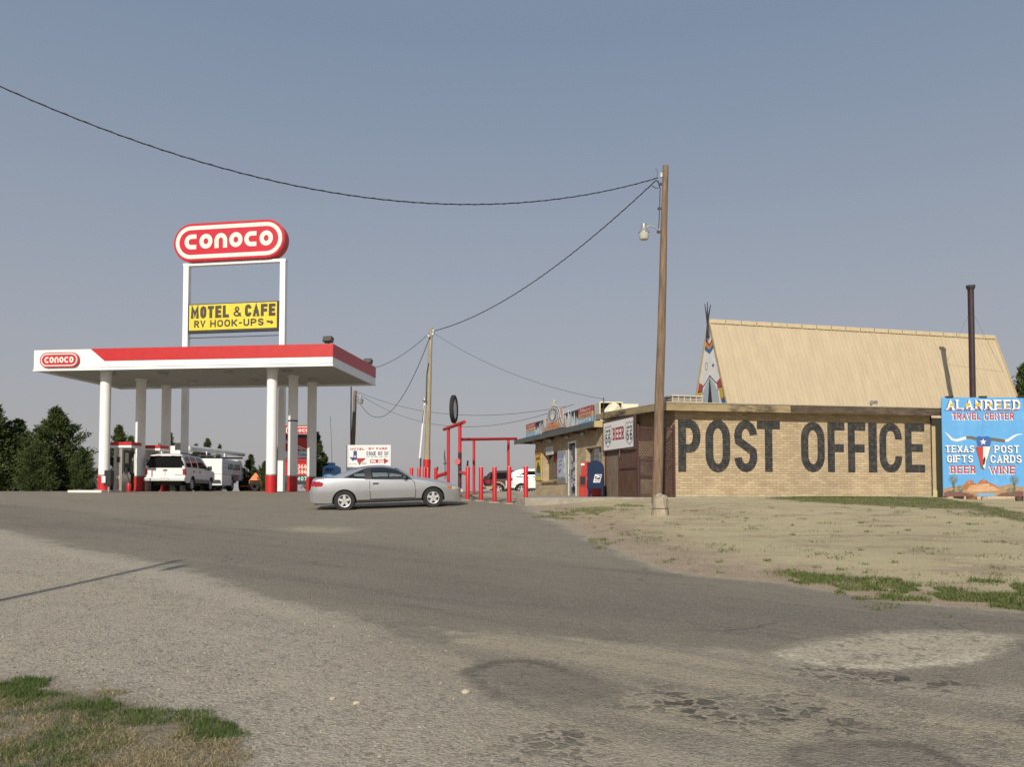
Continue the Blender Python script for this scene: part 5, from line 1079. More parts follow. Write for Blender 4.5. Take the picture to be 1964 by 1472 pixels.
    b.cbox((0.1, 0, .72), (.5, 1.15, .2)); b.cbox((-.15, 0, .88), (.14, 1.1, .3)); b.build('back_seat', M['seat'], t, bevel=.04)
    b = MB(); b.cbox((1.95, 0, .78), (.4, 1.3, .17)); b.build('dashboard', M['seat'], t, bevel=.04)
    b = MB(); b.strip([(.18 * math.cos(R(k * 20)), .18 * math.sin(R(k * 20))) for k in range(18)], .03, (Vector((1.62, .36, .86)), Vector((0, 1, 0)), Vector((-.4, 0, .9)), Vector((1, 0, .4))), 0, True); b.build('steering_wheel', M['seat'], t)
    b = MB(); b.box((-1.075, -.26, .46), (-1.052, .26, .58)); b.build('licence_plate', M['plate'], t)
    b = MB(); b.box((3.545, -.3, .40), (3.60, .05, .50)); b.box((3.555, -.1, .30), (3.585, .3, .39)); b.build('front_plate', M['plate'], t)
    b = MB(); b.cyl((-.52, -.55, 1.0), (-.55, -.55, 1.06), .008, n=6); b.build('aerial', M['black'], t)
coupe()

def suv(name, label, loc, rz, P, mats, lod=.05, extra=None):
    t = thing(name, label, 'car', loc, rz)
    s = Shell(*P['tbl'], P['arches'], tum=P.get('tum', .30), wide=.75, gap=.02, railk=.93, up_in=.02, low_in=.06, rake=P.get('rake')); s.NT = 6
    ms = s.mesh(xlist(s.x0, s.x1, lod, .10), P['cls'](s))
    objs = {}
    for k, b in ms.items(): objs[k[0]] = b.build(k[0], mats.get(k[0], mats['body']), t, 38)
    for x, _, _ in P['arches']:
        for sd in (-1, 1): wheel(t, x, sd * P['wy'], P['wr'], .24, 'spoke', .62)
    b = MB(); b.box((s.x0 + .3, -.62, .32), (s.x1 - .3, .62, .70)); b.build('underbody', M['black'], t)
    if extra: extra(t, s, objs)
    return t
def sub_tbl(L0=-1.2, L1=4.35, H=1.86): return ([(L0, 1.10), (L0 + .1, 1.13), (1.5, 1.12), (2.9, 1.09), (4.1, 1.0), (L1, .8)],
    [(L0, 1.62), (L0 + .04, 1.70), (L0 + .12, 1.80), (L0 + .4, H), (1.9, H), (2.3, H - .1), (2.95, 1.24), (3.2, 1.16), (4.15, 1.06), (L1, .86)],
    [(L0, .50), (L0 + .2, .42), (4.1, .42), (L1, .5)], [(L0, .93), (L0 + .1, .965), (3.8, .965), (4.15, .92), (L1, .80)])
def sub_cls(s):
    wins = [[(-1.02, 1.17), (-.92, 1.70), (-.15, 1.72), (-.15, 1.17)], [(-.02, 1.17), (-.02, 1.72), (.92, 1.72), (.92, 1.17)], [(1.03, 1.17), (1.03, 1.72), (1.86, 1.71), (2.55, 1.24), (2.5, 1.16)]]
    def cls(x, y, z, zone):
        ay = abs(y)
        if zone == 'side':
            for k, w in enumerate(wins):
                if pin(w, x, z): return ('side_window', k)
        if zone in ('rear',) and 1.15 < z < 1.70 and ay < .84: return 'rear_window'
        if zone == 'top' and x < -1.05 and z > 1.60: return 'rear_window' if z < 1.74 else 'body'
        if zone == 'top' and 2.25 < x < 2.95 and ay < .7: return 'windshield'
        if zone == 'rear' and z < .60: return 'rear_bumper'
        if zone in ('rear', 'low') and x < -1.08 and .80 < z < 1.12 and ay > .82: return 'tail_light'
        if zone == 'low' and x < -1.0 and z < .60: return 'rear_bumper'
        if zone == 'low' and .4 < x < 2.9 and z < .60: return 'lower_trim'
        return 'body'
    return cls
def sub_extra(t, s, objs):
    b = MB(); b.box((-1.33, -.96, .50), (-1.205, .96, .68)); b.build('rear_bumper', M['alu'], t, bevel=.03)
    b = MB(); b.box((-1.345, -.2, .54), (-1.331, .2, .68)); b.build('licence_plate', M['plate'], t)
    b = MB(); b.box((-1.215, -.10, 1.00), (-1.2, .10, 1.06)); b.box((-1.208, -.006, .7), (-1.2, .006, 1.12)); b.build('tailgate_latch', M['dark'], objs['body'])
    b = MB(); b.box((-1.21, -.80, .78), (-1.2, -.45, .82)); b.build('badge', M['grey'], objs['body'])
    for sd in (-1, 1):
        b = MB(); y = s.side(2.6, 1.15); b.cbox((2.55, sd * (y + .14), 1.22), (.12, .22, .22)); b.build('mirror', M['dark'], t, bevel=.03)
        for x in (.15, 1.2): b = MB(); b.cbox((x, sd * (s.side(x, .98) + .012), .98), (.17, .03, .06)); b.build('handle', M['dark'], t)
    for y in (-.7, .66): b = MB(); b.box((-1.0, y, 1.86), (1.4, y + .04, 1.91)); b.build('roof_rail', M['dark'], t)
a = at(272, 942, 39.0); c = at(346, 942, 38.9)
suv('parked_car', 'white boxy four-door wagon with a dark rear window parked at the fuel pumps', ((a.x + c.x) / 2 + .02, 40.25, gz(-17, 40)), R(90 + 5.5),
    dict(tbl=sub_tbl(), arches=[(0, .36, .43), (3.35, .36, .43)], cls=sub_cls, wy=.80, wr=.37), dict(body=M['whitecar'], side_window=M['tint'], rear_window=M['tint'], windshield=M['tint'], tail_light=M['tail'], rear_bumper=M['alu'], lower_trim=pm('grey_trim', (.22, .20, .18), .6)), extra=sub_extra)

# two cars parked beyond the red pipe frame
def xo_tbl(): return ([(-1.0, .95), (-.9, 1.02), (1.5, .98), (2.6, .95), (3.4, .82), (3.6, .7)],
    [(-1.0, .98), (-.93, 1.10), (-.72, 1.34), (-.45, 1.55), (0, 1.66), (.8, 1.68), (1.4, 1.60), (2.3, 1.06), (2.9, .98), (3.45, .84), (3.6, .74)],
    [(-1.0, .42), (-.8, .34), (3.3, .30), (3.6, .42)], [(-1.0, .72), (-.85, .86), (-.4, .92), (2.8, .92), (3.3, .82), (3.6, .6)])
def xo_cls(s):
    win = [(-.42, 1.12), (-.15, 1.28), (.25, 1.48), (1.35, 1.50), (1.95, 1.1), (1.9, 1.07)]
    def cls(x, y, z, zone):
        if zone == 'side' and pin(win, x, z): return 'side_window'
        if zone == 'top' and (1.5 < x < 2.3 or -.8 < x < -.45): return 'windshield'
        if x < -.55 and .92 < z < 1.10 and zone in ('low', 'side', 'rear'): return 'tail_light'
        if zone in ('low', 'rear') and z < .48: return 'lower_trim'
        return 'body'
    return cls
p = at(1003, 942, 50); xo_z = -.30
suv('parked_car', 'white crossover parked behind the last red bollard, partly hidden by the brick shop', (p.x, 50, xo_z), R(-6), dict(tbl=xo_tbl(), arches=[(0, .36, .42), (2.75, .36, .42)], cls=xo_cls, wy=.78, wr=.37), dict(body=M['whitecar'], side_window=M['tint'], windshield=M['tint'], tail_light=M['tail'], lower_trim=M['dark']))
def ex_tbl(): return ([(-.95, .98), (-.85, 1.02), (1.5, 1.0), (2.5, .98), (3.4, .9), (3.6, .7)],
    [(-.95, 1.10), (-.90, 1.22), (-.78, 1.45), (-.60, 1.60), (-.2, 1.68), (1.2, 1.70), (1.5, 1.62), (2.1, 1.12), (2.6, 1.04), (3.4, .96), (3.6, .76)],
    [(-.95, .48), (-.7, .40), (3.3, .40), (3.6, .5)], [(-.95, .74), (-.8, .84), (-.3, .89), (3.0, .89), (3.4, .82), (3.6, .65)])
def ex_cls(s):
    win = [(-.62, 1.08), (-.5, 1.50), (.95, 1.54), (1.35, 1.5), (1.75, 1.08)]
    def cls(x, y, z, zone):
        if zone == 'side' and pin(win, x, z): return 'side_window'
        if zone == 'top' and (1.52 < x < 2.05 or x < -.62): return 'windshield'
        if x < -.62 and .82 < z < 1.02 and zone == 'low': return 'tail_light'
        if zone in ('low', 'rear') and z < .60: return 'lower_cladding'
        if zone == 'low' and min(math.hypot(x - a_, z - .38) for a_ in (0, 2.6)) < .53: return 'lower_cladding'
        return 'body'
    return cls
p = at(961, 942, 55)
def ex_extra(t, s, objs):
    b = MB(); b.lathe([(0, -.12), (.30, -.12), (.34, -.08), (.34, .08), (.30, .12), (0, .12)], (-1.10, .15, .98), 'x', 24); b.build('spare_tyre', M['rubber'], t, 40)
    b = MB(); b.box((-1.15, -.8, .42), (-.9, .8, .56)); b.build('rear_bumper', M['dark'], t, bevel=.03)
suv('parked_car', 'dark maroon off-roader with tan lower cladding parked beyond the red bollards', (p.x, 55, -.30), R(-12), dict(tbl=ex_tbl(), arches=[(0, .38, .45), (2.6, .38, .45)], cls=ex_cls, wy=.76, wr=.38), dict(body=M['maroon'], side_window=M['tint'], windshield=M['tint'], tail_light=M['tail'], lower_cladding=M['tanclad']), extra=ex_extra)

# white utility bucket truck beyond the wagon
TR = R(90 + 6); q = at(425, 942, 53); d_ = Vector((math.cos(TR), math.sin(TR), 0)); l_ = Vector((-math.sin(TR), math.cos(TR), 0))
KS = 1.2; tb = q + l_ * 1.15 * KS
tr = thing('bucket_truck', 'white utility bucket truck with a long folded boom behind the wagon', 'truck', (tb.x, tb.y, gz(tb.x, tb.y)), TR); tr.scale = (KS,) * 3
wt_ = M['whitecar']
b = MB(); b.box((.05, -1.15, .95), (4.6, 1.15, 1.80)); bx = b.build('chip_box', wt_, tr, bevel=.03)
b = MB()
for z in (1.08, 1.32, 1.56): b.box((.2, -1.165, z), (4.5, -1.152, z + .03))
b.build('side_rib', pm('rib_grey', (.5, .5, .5), .5), bx)
q2 = MB(); fq = frame((0, -1.17, 0), (1, 0, 0), (0, 0, 1), (0, -1, 0)); text(q2, 'ASPLUNDH', 1.3, 1.22, 4.2, 1.55, .075, fq, .003); q2.build('lettering', pm('truck_lettering', (.06, .09, .08), .5), bx)
for y in (-1.2, .45): b = MB(); b.box((-.15, y, .32), (2.0, y + .75, .93)); b.build('tool_cabinet', wt_, tr, bevel=.02)
b = MB(); b.box((-.3, -.4, .5), (6.6, .4, .72)); b.box((-.35, -1.1, .52), (-.2, 1.1, .62)); b.build('chassis', M['dark'], tr)
b = MB(); b.box((4.75, -1.05, .62), (6.5, 1.05, 1.25)); b.hexa([(4.8, -1.0, 1.25), (6.1, -1.0, 1.25), (6.1, 1.0, 1.25), (4.8, 1.0, 1.25), (4.8, -.9, 1.9), (5.7, -.9, 1.9), (5.7, .9, 1.9), (4.8, .9, 1.9)]); b.build('cab', wt_, tr, bevel=.05)
for x in (2.75, 5.9):
    for sd in (-1, 1): wheel(tr, x, sd * .93, .43, .28, 'spoke', .58)
b = MB(); b.cyl((1.3, .1, 1.1), (1.3, .1, 2.15), .24, n=14); b.build('turntable', M['dark'], tr, 40)
g0 = world_to_local(at(360, 860, 52.5), tb + Vector((0, 0, gz(tb.x, tb.y) - tb.z)), TR) / KS; g1 = world_to_local(at(467, 872, 59), tb + Vector((0, 0, gz(tb.x, tb.y) - tb.z)), TR) / KS
b = MB(); b.tube([g0, g0.lerp(g1, .5), g1], [.17, .165, .14], 14); bo = b.build('boom', pm('boom_grey', (.58, .58, .57), .45), tr, 40)
b = MB(); b.lathe([(.20, -.05), (.20, .14), (.13, .14), (.13, -.05)], g0, 'x', 16); b.build('boom_collar', M['white'], bo, 40)
for k in (.3, .62): c_ = g0.lerp(g1, k); b = MB(); b.cbox(c_ - Vector((0, 0, .19)), (.5, .26, .22)); b.build('boom_bracket', M['white'], bo, bevel=.02)
b = MB(); b.tube([g0.lerp(g1, .1) - Vector((0, 0, .1)), g0.lerp(g1, .4) - Vector((0, 0, .42)), g1 - Vector((.3, 0, .25))], .05, 8); b.build('lower_arm', M['dark'], bo)
g2 = world_to_local(at(339, 866, 52.5), tb + Vector((0, 0, gz(tb.x, tb.y) - tb.z)), TR) / KS
b = MB(); b.cbox(g2, (.6, .55, .55)); b.cbox(g2 + Vector((0, 0, -.12)), (.64, .59, .05)); b.build('bucket', M['white'], tr, bevel=.05)
b = MB(); b.box((.3, -1.05, 1.95), (.36, 1.0, 2.0)); b.box((.3, -1.05, 1.8), (.36, -1.0, 1.95)); b.box((.3, .95, 1.8), (.36, 1.0, 1.95)); b.box((.3, -1.05, 1.55), (.1, -1.0, 1.6)); b.build('rack', M['dark'], tr)

# orange chipper behind the truck
p = at(491, 942, 58); t = thing('wood_chipper', 'orange wood chipper with a peaked hood parked behind the utility truck', 'chipper', (p.x, p.y, gz(p.x, p.y)), R(10)); t.scale = (1.24,) * 3
b = MB(); b.hexa([(-.34, -.4, .62), (.34, -.4, .62), (.34, .4, .62), (-.34, .4, .62), (-.03, -.3, 1.06), (.05, -.3, 1.06), (.05, .3, 1.06), (-.03, .3, 1.06)]); b.build('hood', M['orange'], t, bevel=.015)
b = MB()
for x in (-.36, .30): b.box((x, -.38, 0.05), (x + .07, -.30, .62)); b.box((x, .30, .05), (x + .07, .38, .62))
b.box((-.40, -.35, .28), (.4, .35, .34)); b.box((-.9, -.1, .25), (-.36, .1, .33)); b.build('frame', pm('dull_orange', (.36, .10, .02), .6, var=.25), t)
b = MB(); b.box((-.28, -.32, .34), (.28, .32, .60)); b.build('engine', M['dark'], t)
for sd in (-1, 1): b = MB(); b.lathe([(.1, -.08), (.24, -.1), (.27, -.05), (.27, .05), (.24, .1), (.1, .08)], (0, sd * .46, .27), 'y', 20); b.build('wheel', M['rubber'], t, 40)
# ---------------------------------------------------------------- utility poles and wires
def upole(label, px0, Y, px1, pytop, r0, r1, mat, zb=None, group=None):
    a = at(px0, 942, Y); z = gz(a.x, Y); c = at(px1, pytop, Y); t = thing('utility_pole', label, 'utility pole', (a.x, Y, z), 0, group); h = c.z - z; dx = c.x - a.x
    b = MB(); n = 12; rr = random.Random(int(px0)); b.tube([(dx * k / n + rr.uniform(-.012, .012), rr.uniform(-.01, .01), -.3 + (h + .3) * k / n) for k in range(n + 1)], [r0 + (r1 - r0) * k / n for k in range(n + 1)], 18); b.build('pole', mat, t, 50)
    return t, h, dx
POLE_Y = 24.3
t, h, dx = upole('tall weathered brown wooden utility pole with a lamp, in front of the lattice enclosure', 1259, POLE_Y, 1276.5, 318, .165, .088, M['wood'], group='wooden utility poles')
O = Vector(t.location)
def lp(px, py, Y=POLE_Y): return at(px, py, Y) - O
b = MB(); c = lp(1268.5, 336); b.lathe([(.0, -.06), (.05, -.06), (.05, -.03), (.035, 0), (.05, .03), (.05, .06), (0, .06)], c, n=12); b.build('insulator', pm('porcelain', (.6, .6, .58), .25), t, 40)
b = MB(); b.cyl(lp(1266, 336), lp(1285, 332), .012, n=6); b.build('through_bolt', M['grey'], t)
b = MB(); b.tube([lp(1258, 345), lp(1264, 352), lp(1266, 362), lp(1265, 400), lp(1264, 425), lp(1262, 445)], .014, 6); b.tube([lp(1250, 356), lp(1258, 361), lp(1265, 360), lp(1262, 346)], .012, 6); b.tube([lp(1260, 342), lp(1261, 330), lp(1258, 323)], .008, 6); b.build('drop_cable', M['black'], t)
for px, py in ((1266.5, 353), (1264.5, 400), (1263, 445)): b = MB(); b.cbox(lp(px, py), (.10, .06, .07)); b.build('cable_clamp', M['black'], t)
b = MB(); b.tube([lp(1266, 443), lp(1256, 436), lp(1249, 433), lp(1243, 434), lp(1240, 437)], .022, 8); b.build('lamp_arm', M['grey'], t, 50)
c = lp(1235, 441); b = MB(); b.lathe([(0, .22), (.03, .22), (.04, .20), (.075, .18), (.085, .05), (.12, -.02), (.168, -.07), (.168, -.10), (0, -.10)], c, n=20); lh = b.build('lamp_housing', M['grey'], t, 40)
b = MB(); b.lathe([(.16, -.10), (.145, -.26), (.125, -.30), (0, -.31)], c, n=20); b.build('lamp_lens', pm('lamp_lens', (.50, .49, .44), .25, var=.1), lh, 50)

def wire(label, A, B, sag, r=.014, n=40, twist=0):
    A, B = Vector(A), Vector(B); pts = [A.lerp(B, k / n) - Vector((0, 0, 4 * sag * (k / n) * (1 - k / n))) for k in range(n + 1)]
    O_ = A.copy(); b = MB()
    b.tube([p - O_ for p in pts], r, 6, True)
    if twist: b.tube([p - O_ + Vector((0, math.cos(k * 1.9) * twist, math.sin(k * 1.9) * twist)) for k, p in enumerate(pts)], r * .8, 5, True)
    o = b.build('overhead_wire', M['black'], None, 60, loc=O_); tag(o, label, 'wire', 'overhead wires')
FP = (-22, 12, 15.75)
wire('thick twisted wire sagging from the tall lamp pole across the whole sky', at(1262, 341, POLE_Y), FP, 4.6, .014, 220, .015)
P2Y = 39.0
wire('wire dropping from the tall lamp pole to the paler pole by the red pipe frame', at(1258, 346, POLE_Y), at(829, 636, P2Y), .75, .016, 140, .018)
t, h, dx = upole('pale wooden utility pole with a white conduit and red painted foot behind the silver coupe', 817, P2Y, 826.5, 629, .16, .085, M['wood2'], group='wooden utility poles'); O = Vector(t.location)
b = MB(); b.tube([lp(805, 880, 38.7), lp(814.5, 775, 38.8), lp(816, 768, 38.8)], .05, 8); b.build('conduit', M['signwhite'], t, 50)
b = MB(); b.tube([lp(817, 768, 38.8), lp(818, 720, 38.8), lp(822, 696, 38.85)], .02, 6); b.tube([lp(814, 778, 38.75), lp(811, 800, 38.7), lp(810, 812, 38.7)], .016, 6); b.build('cable', M['black'], t)
b = MB(); b.lathe([(0, .1), (.08, .08), (.1, -.05), (.05, -.1)], lp(814, 767, 38.7), n=12); b.build('weather_head', M['grey'], t, 40)
z9 = lp(818, 882, P2Y).z; b = MB(); b.cyl((0, 0, -.1), (dx * .2, 0, z9), .19, .185, n=18); b.build('red_foot', M['pipered'], t, 40)
for px, py in ((822, 645), (831, 635), (830, 641)): b = MB(); b.cbox(lp(px, py, 38.8), (.14, .1, .16)); b.build('insulator', M['grey'], t, bevel=.03)
P3Y = 58.0
t, h, dx = upole('short dark pole with a lamp behind the motel sign', 673, P3Y, 681.5, 750, .2, .12, M['wood'], group='wooden utility poles'); O = Vector(t.location)
b = MB(); b.tube([lp(680, 766, P3Y), lp(685, 762, P3Y - .3), lp(690, 760, P3Y - .5)], .03, 6); b.build('lamp_arm', M['grey'], t); b = MB(); b.lathe([(0, .25), (.08, .22), (.1, .0), (.24, -.1), (.2, -.4), (0, -.42)], lp(691, 764, P3Y - .5), n=14); b.build('lamp_housing', M['grey'], t, 40)
b = MB(); b.cyl((0, 0, 0), (0, 0, at(672, 742, 57).z - gz(-11, 57)), .045, n=8); o = b.build('thin_mast', M['black'], None, 50, loc=(at(672, 942, 57).x, 57, gz(-11, 57))); tag(o, 'thin straight dark mast beside the short pole behind the motel sign', 'mast')
wire('slack wire from the pale pole down to the short dark lamp pole', at(824, 648, P2Y), at(687, 768, P3Y), 2.4, .016)
wire('faint wire running from the pale pole behind the canopy roof', at(824, 639, P2Y), at(610, 684, 52), 1.35, .014)
wire('faint wire from the pale pole down to the service mast on the shop roof', at(830, 638, P2Y), at(1158, 766, 31.5), .45, .008)
wire('upper of two faint low wires from the short pole to the shop roof', at(684, 751, P3Y), at(1085, 780, 41), 1.0, .011)
wire('lower of two faint low wires from the short pole to the shop roof', at(684, 753, P3Y), at(1100, 776, 40), 1.75, .011)
# pole outside the frame that throws the shadow on the gravel
for label, loc, hh in (('wooden lamp pole out of frame whose shadow lies on the gravel', (-8.05, -1.15), 8.6),):
    z = gz(*loc); t = thing('utility_pole', label, 'utility pole', (*loc, z), 0, 'wooden utility poles'); b = MB(); b.cyl((0, 0, -.3), (0, 0, hh), .095, .06, n=14); b.build('pole', M['wood'], t, 50)
    if hh < 10:
        b = MB(); b.tube([(0, 0, hh - .6), (.2, 0, hh - .45), (.38, 0, hh - .42)], .02, 8); b.build('lamp_arm', M['grey'], t); b = MB(); b.lathe([(0, .14), (.05, .12), (.10, -.05), (.08, -.18), (0, -.19)], (.42, 0, hh - .45), n=16); b.build('lamp_housing', M['grey'], t, 40)

# cut stump in front of the pole
p = gpt(1266, 989); t = thing('tree_stump', 'pale weathered cut stump standing before the tall lamp pole', 'stump', (p.x, p.y, p.z))
b = MB(); r = random.Random(2); n = 16; hs = .43
prof = [(.225, -.1), (.205, .05), (.19, .18), (.19, .32), (.18, hs)]
vs = [(rr * (1 + .12 * math.sin(j * 2.4 + k) + r.uniform(-.06, .06)) * math.cos(2 * math.pi * j / n), rr * (1 + r.uniform(-.06, .06)) * math.sin(2 * math.pi * j / n), zz + (r.uniform(-.05, .09) if k == 4 else 0)) for k, (rr, zz) in enumerate(prof) for j in range(n)]
vs.append((0, 0, hs - .03)); b.add(vs, [(k * n + j, k * n + (j + 1) % n, (k + 1) * n + (j + 1) % n, (k + 1) * n + j) for k in range(4) for j in range(n)] + [(4 * n + j, 4 * n + (j + 1) % n, 5 * n) for j in range(n)])
b.build('trunk', pm('weathered_stump', (.36, .30, .22), .9, var=.3, scale=14, stretch=(1, 1, .25), bump=.8, bscale=25, dirt=(.2, .15, .1), dlo=.55, dhi=.75, dscale=6), t, 60)
b = MB(); b.lathe([(.202, .17), (.209, .17), (.209, .18), (.202, .18)], n=20); b.build('wire_band', M['dark'], t)
for k, (x, y, s_) in enumerate(((-.06, -.08, .075), (.08, -.05, .06), (.0, .06, .085))):
    bm = bmesh.new(); bmesh.ops.create_icosphere(bm, subdivisions=2, radius=s_); rr = random.Random(k)
    for v in bm.verts: v.co *= 1 + rr.uniform(-.14, .14)
    me = bpy.data.meshes.new('rock'); bm.to_mesh(me); bm.free(); me.materials.append(M['concrete']); o = bpy.data.objects.new('rock', me); COL.objects.link(o); o.location = (p.x + x, p.y + y, p.z + hs + s_ * .55)
    tag(o, ('small pale rock lying on the left side of the stump', 'small pale rock lying on the right side of the stump', 'largest pale rock lying at the back of the stump')[k], 'rock')

# ---------------------------------------------------------------- red pipe bollards, frame and tyre
bp0 = None
bol = [('first red pipe bollard from the coupe, joined to the pipe frame by a short arm', 897, 960, 896), ('second red pipe bollard from the coupe nose', 922.5, 961.5, 896.5), ('third red pipe bollard from the coupe, middle one of five', 948.5, 964.5, 896), ('fourth red pipe bollard from the coupe, in front of the white crossover', 976.6, 966.5, 895.5), ('red pipe bollard standing against the end of the concrete patio', 1008.5, 967, 895)]
bpos = []
for i, (lab, px, yb, yt) in enumerate(bol):
    p = gpt(px, yb); h = at(px, yt, p.y).z - p.z; bpos.append((p, h))
    if i == 0:
        t = thing('bollard', lab, 'bollard', p, 0, 'red pipe bollards by the patio'); b = MB(); b.lathe([(.074, -.2), (.074, h - .02), (.066, h), (0, h + .005)], n=20); b.build('pipe', M['pipered'], t, 50)
        b = MB(); r = random.Random(1); n = 14; P = [(.24 * (1 + r.uniform(-.25, .3)) * math.cos(2 * math.pi * j / n), .22 * (1 + r.uniform(-.2, .2)) * math.sin(2 * math.pi * j / n)) for j in range(n)]; b.prism(P, (Vector((0, 0, 0)), Vector((1, 0, 0)), Vector((0, 1, 0)), Vector((0, 0, 1))), -.12, .022); b.build('concrete_foot', M['concrete'], t)
        b = MB(); b.lathe([(.070, h - .004), (.066, h + .005), (0, h + .009)], n=20); b.build('cap', pm('pale_cap', (.62, .40, .33), .6), t)  # cap in a paler, pinker red than the pipe
        bp0, h0 = t, h
    else:
        d = dup(bp0, p, lab, rz=i * 1.3); d.scale = (1, 1, h / h0)
# pipe frame: two tall posts, cross pipe on top, long top rail to the right
FY = 33.0
p = at(860, 942, FY); t = thing('pipe_frame', 'red welded pipe frame with two tall posts, a slanted top pipe and a long rail', 'pipe frame', (p.x, FY, gz(p.x, FY))); O = Vector(t.location)
def q(px, py, Y): return at(px, py, Y) - O
red = M['pipered']
def pipe(name, pts, r, m=red): b = MB(); b.tube(pts, r, 14); return b.build(name, m, t, 50)
zg = -.3
c = q(860, 822, FY); pipe('post', [(c.x, c.y, zg), c], .068)
c = q(882, 815, FY - 1.6); pipe('post', [(q(882, 868, FY - 1.6)), c], .068); c0 = q(882, 868, FY - 1.6); pipe('charred_post', [(c0.x, c0.y, zg), c0], .072, pm('charred_pipe', (.045, .014, .016), .6, var=.4, dirt=(.2, .02, .03), dlo=.55, dhi=.7))
pipe('top_pipe', [q(852, 824, FY + .6), q(890.5, 810, FY - 2.2)], .072)
YR = 35.6
pipe('long_rail', [q(884, 843.5, FY - 1.4), q(990, 842, YR)], .062)
for px in (909, 975): c = q(px, 843, YR - (1.4 if px == 909 else .2)); g_ = gz(c.x + O.x, c.y + O.y) - O.z; pipe('post', [(c.x, c.y, g_ - .2), c], .058)
w0, w1 = bpos[0][0] - O + Vector((0, 0, bpos[0][1] * .80)), q(882, 907, FY - 1.6); pipe('short_arm', [w0 + Vector((-.1, .03, 0)), w1], .062)
pipe('round_boss', [q(877, 886, FY - 1.75), q(879, 887, FY - 1.6)], .12, pm('faded_red', (.50, .11, .10), .6))
pipe('low_arm', [q(838, 914, FY + .5), q(858, 908, FY)], .075)
c = q(836, 898, FY + .5); pipe('low_post', [(c.x, c.y, zg), c], .075)
b = MB(); P_ = [(852.4, 868), (853.3, 880), (854.6, 887), (853, 888), (851.5, 880), (851, 873)]
def cutout(name, pts, Y, m, th=.03):
    b = MB(); v = [q(x, y, Y) for x, y in pts]; n = len(v); D = Vector((0, th, 0)); b.add([p - D for p in v] + [p + D for p in v], [tuple(range(n)), tuple(range(2 * n - 1, n - 1, -1))] + [(i, n + i, n + (i + 1) % n, (i + 1) % n) for i in range(n)]); return b.build(name, m, t)
cutout('curved_blade', [(853.2, 862), (852, 868), (851.3, 876), (852.2, 883), (853, 889), (855, 889), (854.6, 882), (853.6, 874), (853.6, 868)], FY - .1, M['black'])
cutout('blade_guard', [(850, 889), (856, 888.3), (856.4, 890.3), (854.3, 892), (854.3, 920), (852.9, 920), (852.9, 892), (851, 891)], FY - .1, M['black'])
for px, y0, y1 in ((896.6, 896, 884), (806.6, 897, 879), (839, 903, 896)): b = MB(); b.cyl(q(px, y0, bpos[0][0].y if px > 890 else FY + 2), q(px + .4, y1, bpos[0][0].y if px > 890 else FY + 2), .032, n=8); b.build('black_rod', M['black'], t)
# truck tyre on the slanted top pipe
tc = at(870.3, 785.3, FY - .75); rt = (at(870, 758, FY - .75).z - at(870, 812.5, FY - .75).z) / 2
t2 = thing('truck_tyre', 'worn black truck tyre standing upright on the slanted red pipe', 'tyre', (tc.x, tc.y, tc.z - rt)); t2.rotation_euler = (0, R(1.5), R(83))
b = MB(); b.lathe([(rt * .70, -.05), (rt * .74, -.075), (rt * .92, -.08), (rt * .985, -.06), (rt, -.03), (rt, .03), (rt * .985, .06), (rt * .92, .08), (rt * .74, .075), (rt * .70, .05), (rt * .68, 0), (rt * .70, -.05)], (0, 0, rt), 'y', 44); b.build('tyre', M['rubber'], t2, 40)
b = MB(); b.lathe([(rt * .71, -.045), (rt * .66, -.05), (rt * .58, -.02), (rt * .3, -.03), (rt * .1, -.045), (0, -.045)], (0, 0, rt), 'y', 36); b.lathe([(rt * .71, .045), (rt * .66, .05), (rt * .58, .02), (rt * .3, .03), (rt * .1, .045), (0, .045)], (0, 0, rt), 'y', 36); b.build('rim', pm('bare_rim', (.60, .60, .60), .35, .3), t2, 40)
# red bollards half hidden behind the coupe bonnet
tb_ = None
for lab, px, yt, Y in (('red bollard top showing behind the coupe windscreen, farther left one', 789, 897.5, 36), ('red bollard top behind the coupe bonnet beside a thin black rod', 803.5, 897.5, 35.5), ('red bollard standing against the foot of the pale pole, nearer the windscreen', 814, 897, 36.5), ('red bollard standing against the foot of the pale pole, nearer the pipe frame', 820, 898.5, 35.8)):
    p = at(px, 942, Y); z = gz(p.x, Y); h = at(px, yt, Y).z - z
    d = dup(bp0, (p.x, Y, z), lab); d.scale = (1.1, 1.1, h / h0); d['group'] = 'red bollards behind the coupe'

# ---------------------------------------------------------------- mailbox and newspaper box on the patio
def pat(px, py, off): a = su(px, py, off); return a
MBX = -1.55; a0, a1 = su(1122, 920, MBX), su(1160.5, 920, MBX); 
pm_ = at(1143, 942, 29.6); pl_ = world_to_local(pm_, KB, PR)
mz = KB[2]; MS = at(1141, 884, 29.6).z - mz
t = thing('mailbox', 'dark blue rounded street mailbox with a white eagle panel on the patio', 'mailbox', (pm_.x, 29.6, mz), R(-9))
W_, D_ = .285, .30; b = MB(); zt_ = MS - W_
P = [(-W_, .30), (W_, .30), (W_, zt_)] + arc(0, zt_, W_, W_, 0, 180, 16)[1:]
b.prism(P, frame((0, 0, 0)), -D_, D_); bd = b.build('body', M['navy'], t, 35, bevel=.012)
b = MB()
for x in (-1, 1):
    for y in (-1, 1): b2 = MB(); b2.box((min(x * W_, x * (W_ - .07)), min(y * D_, y * (D_ - .05)), 0), (max(x * W_, x * (W_ - .07)), max(y * D_, y * (D_ - .05)), .30)); b2.build('leg', M['navy'], t)
b.lathe([(W_ + .006, -D_ - .008), (W_ + .006, -D_ + .03)], (0, 0, zt_), 'y', 40)
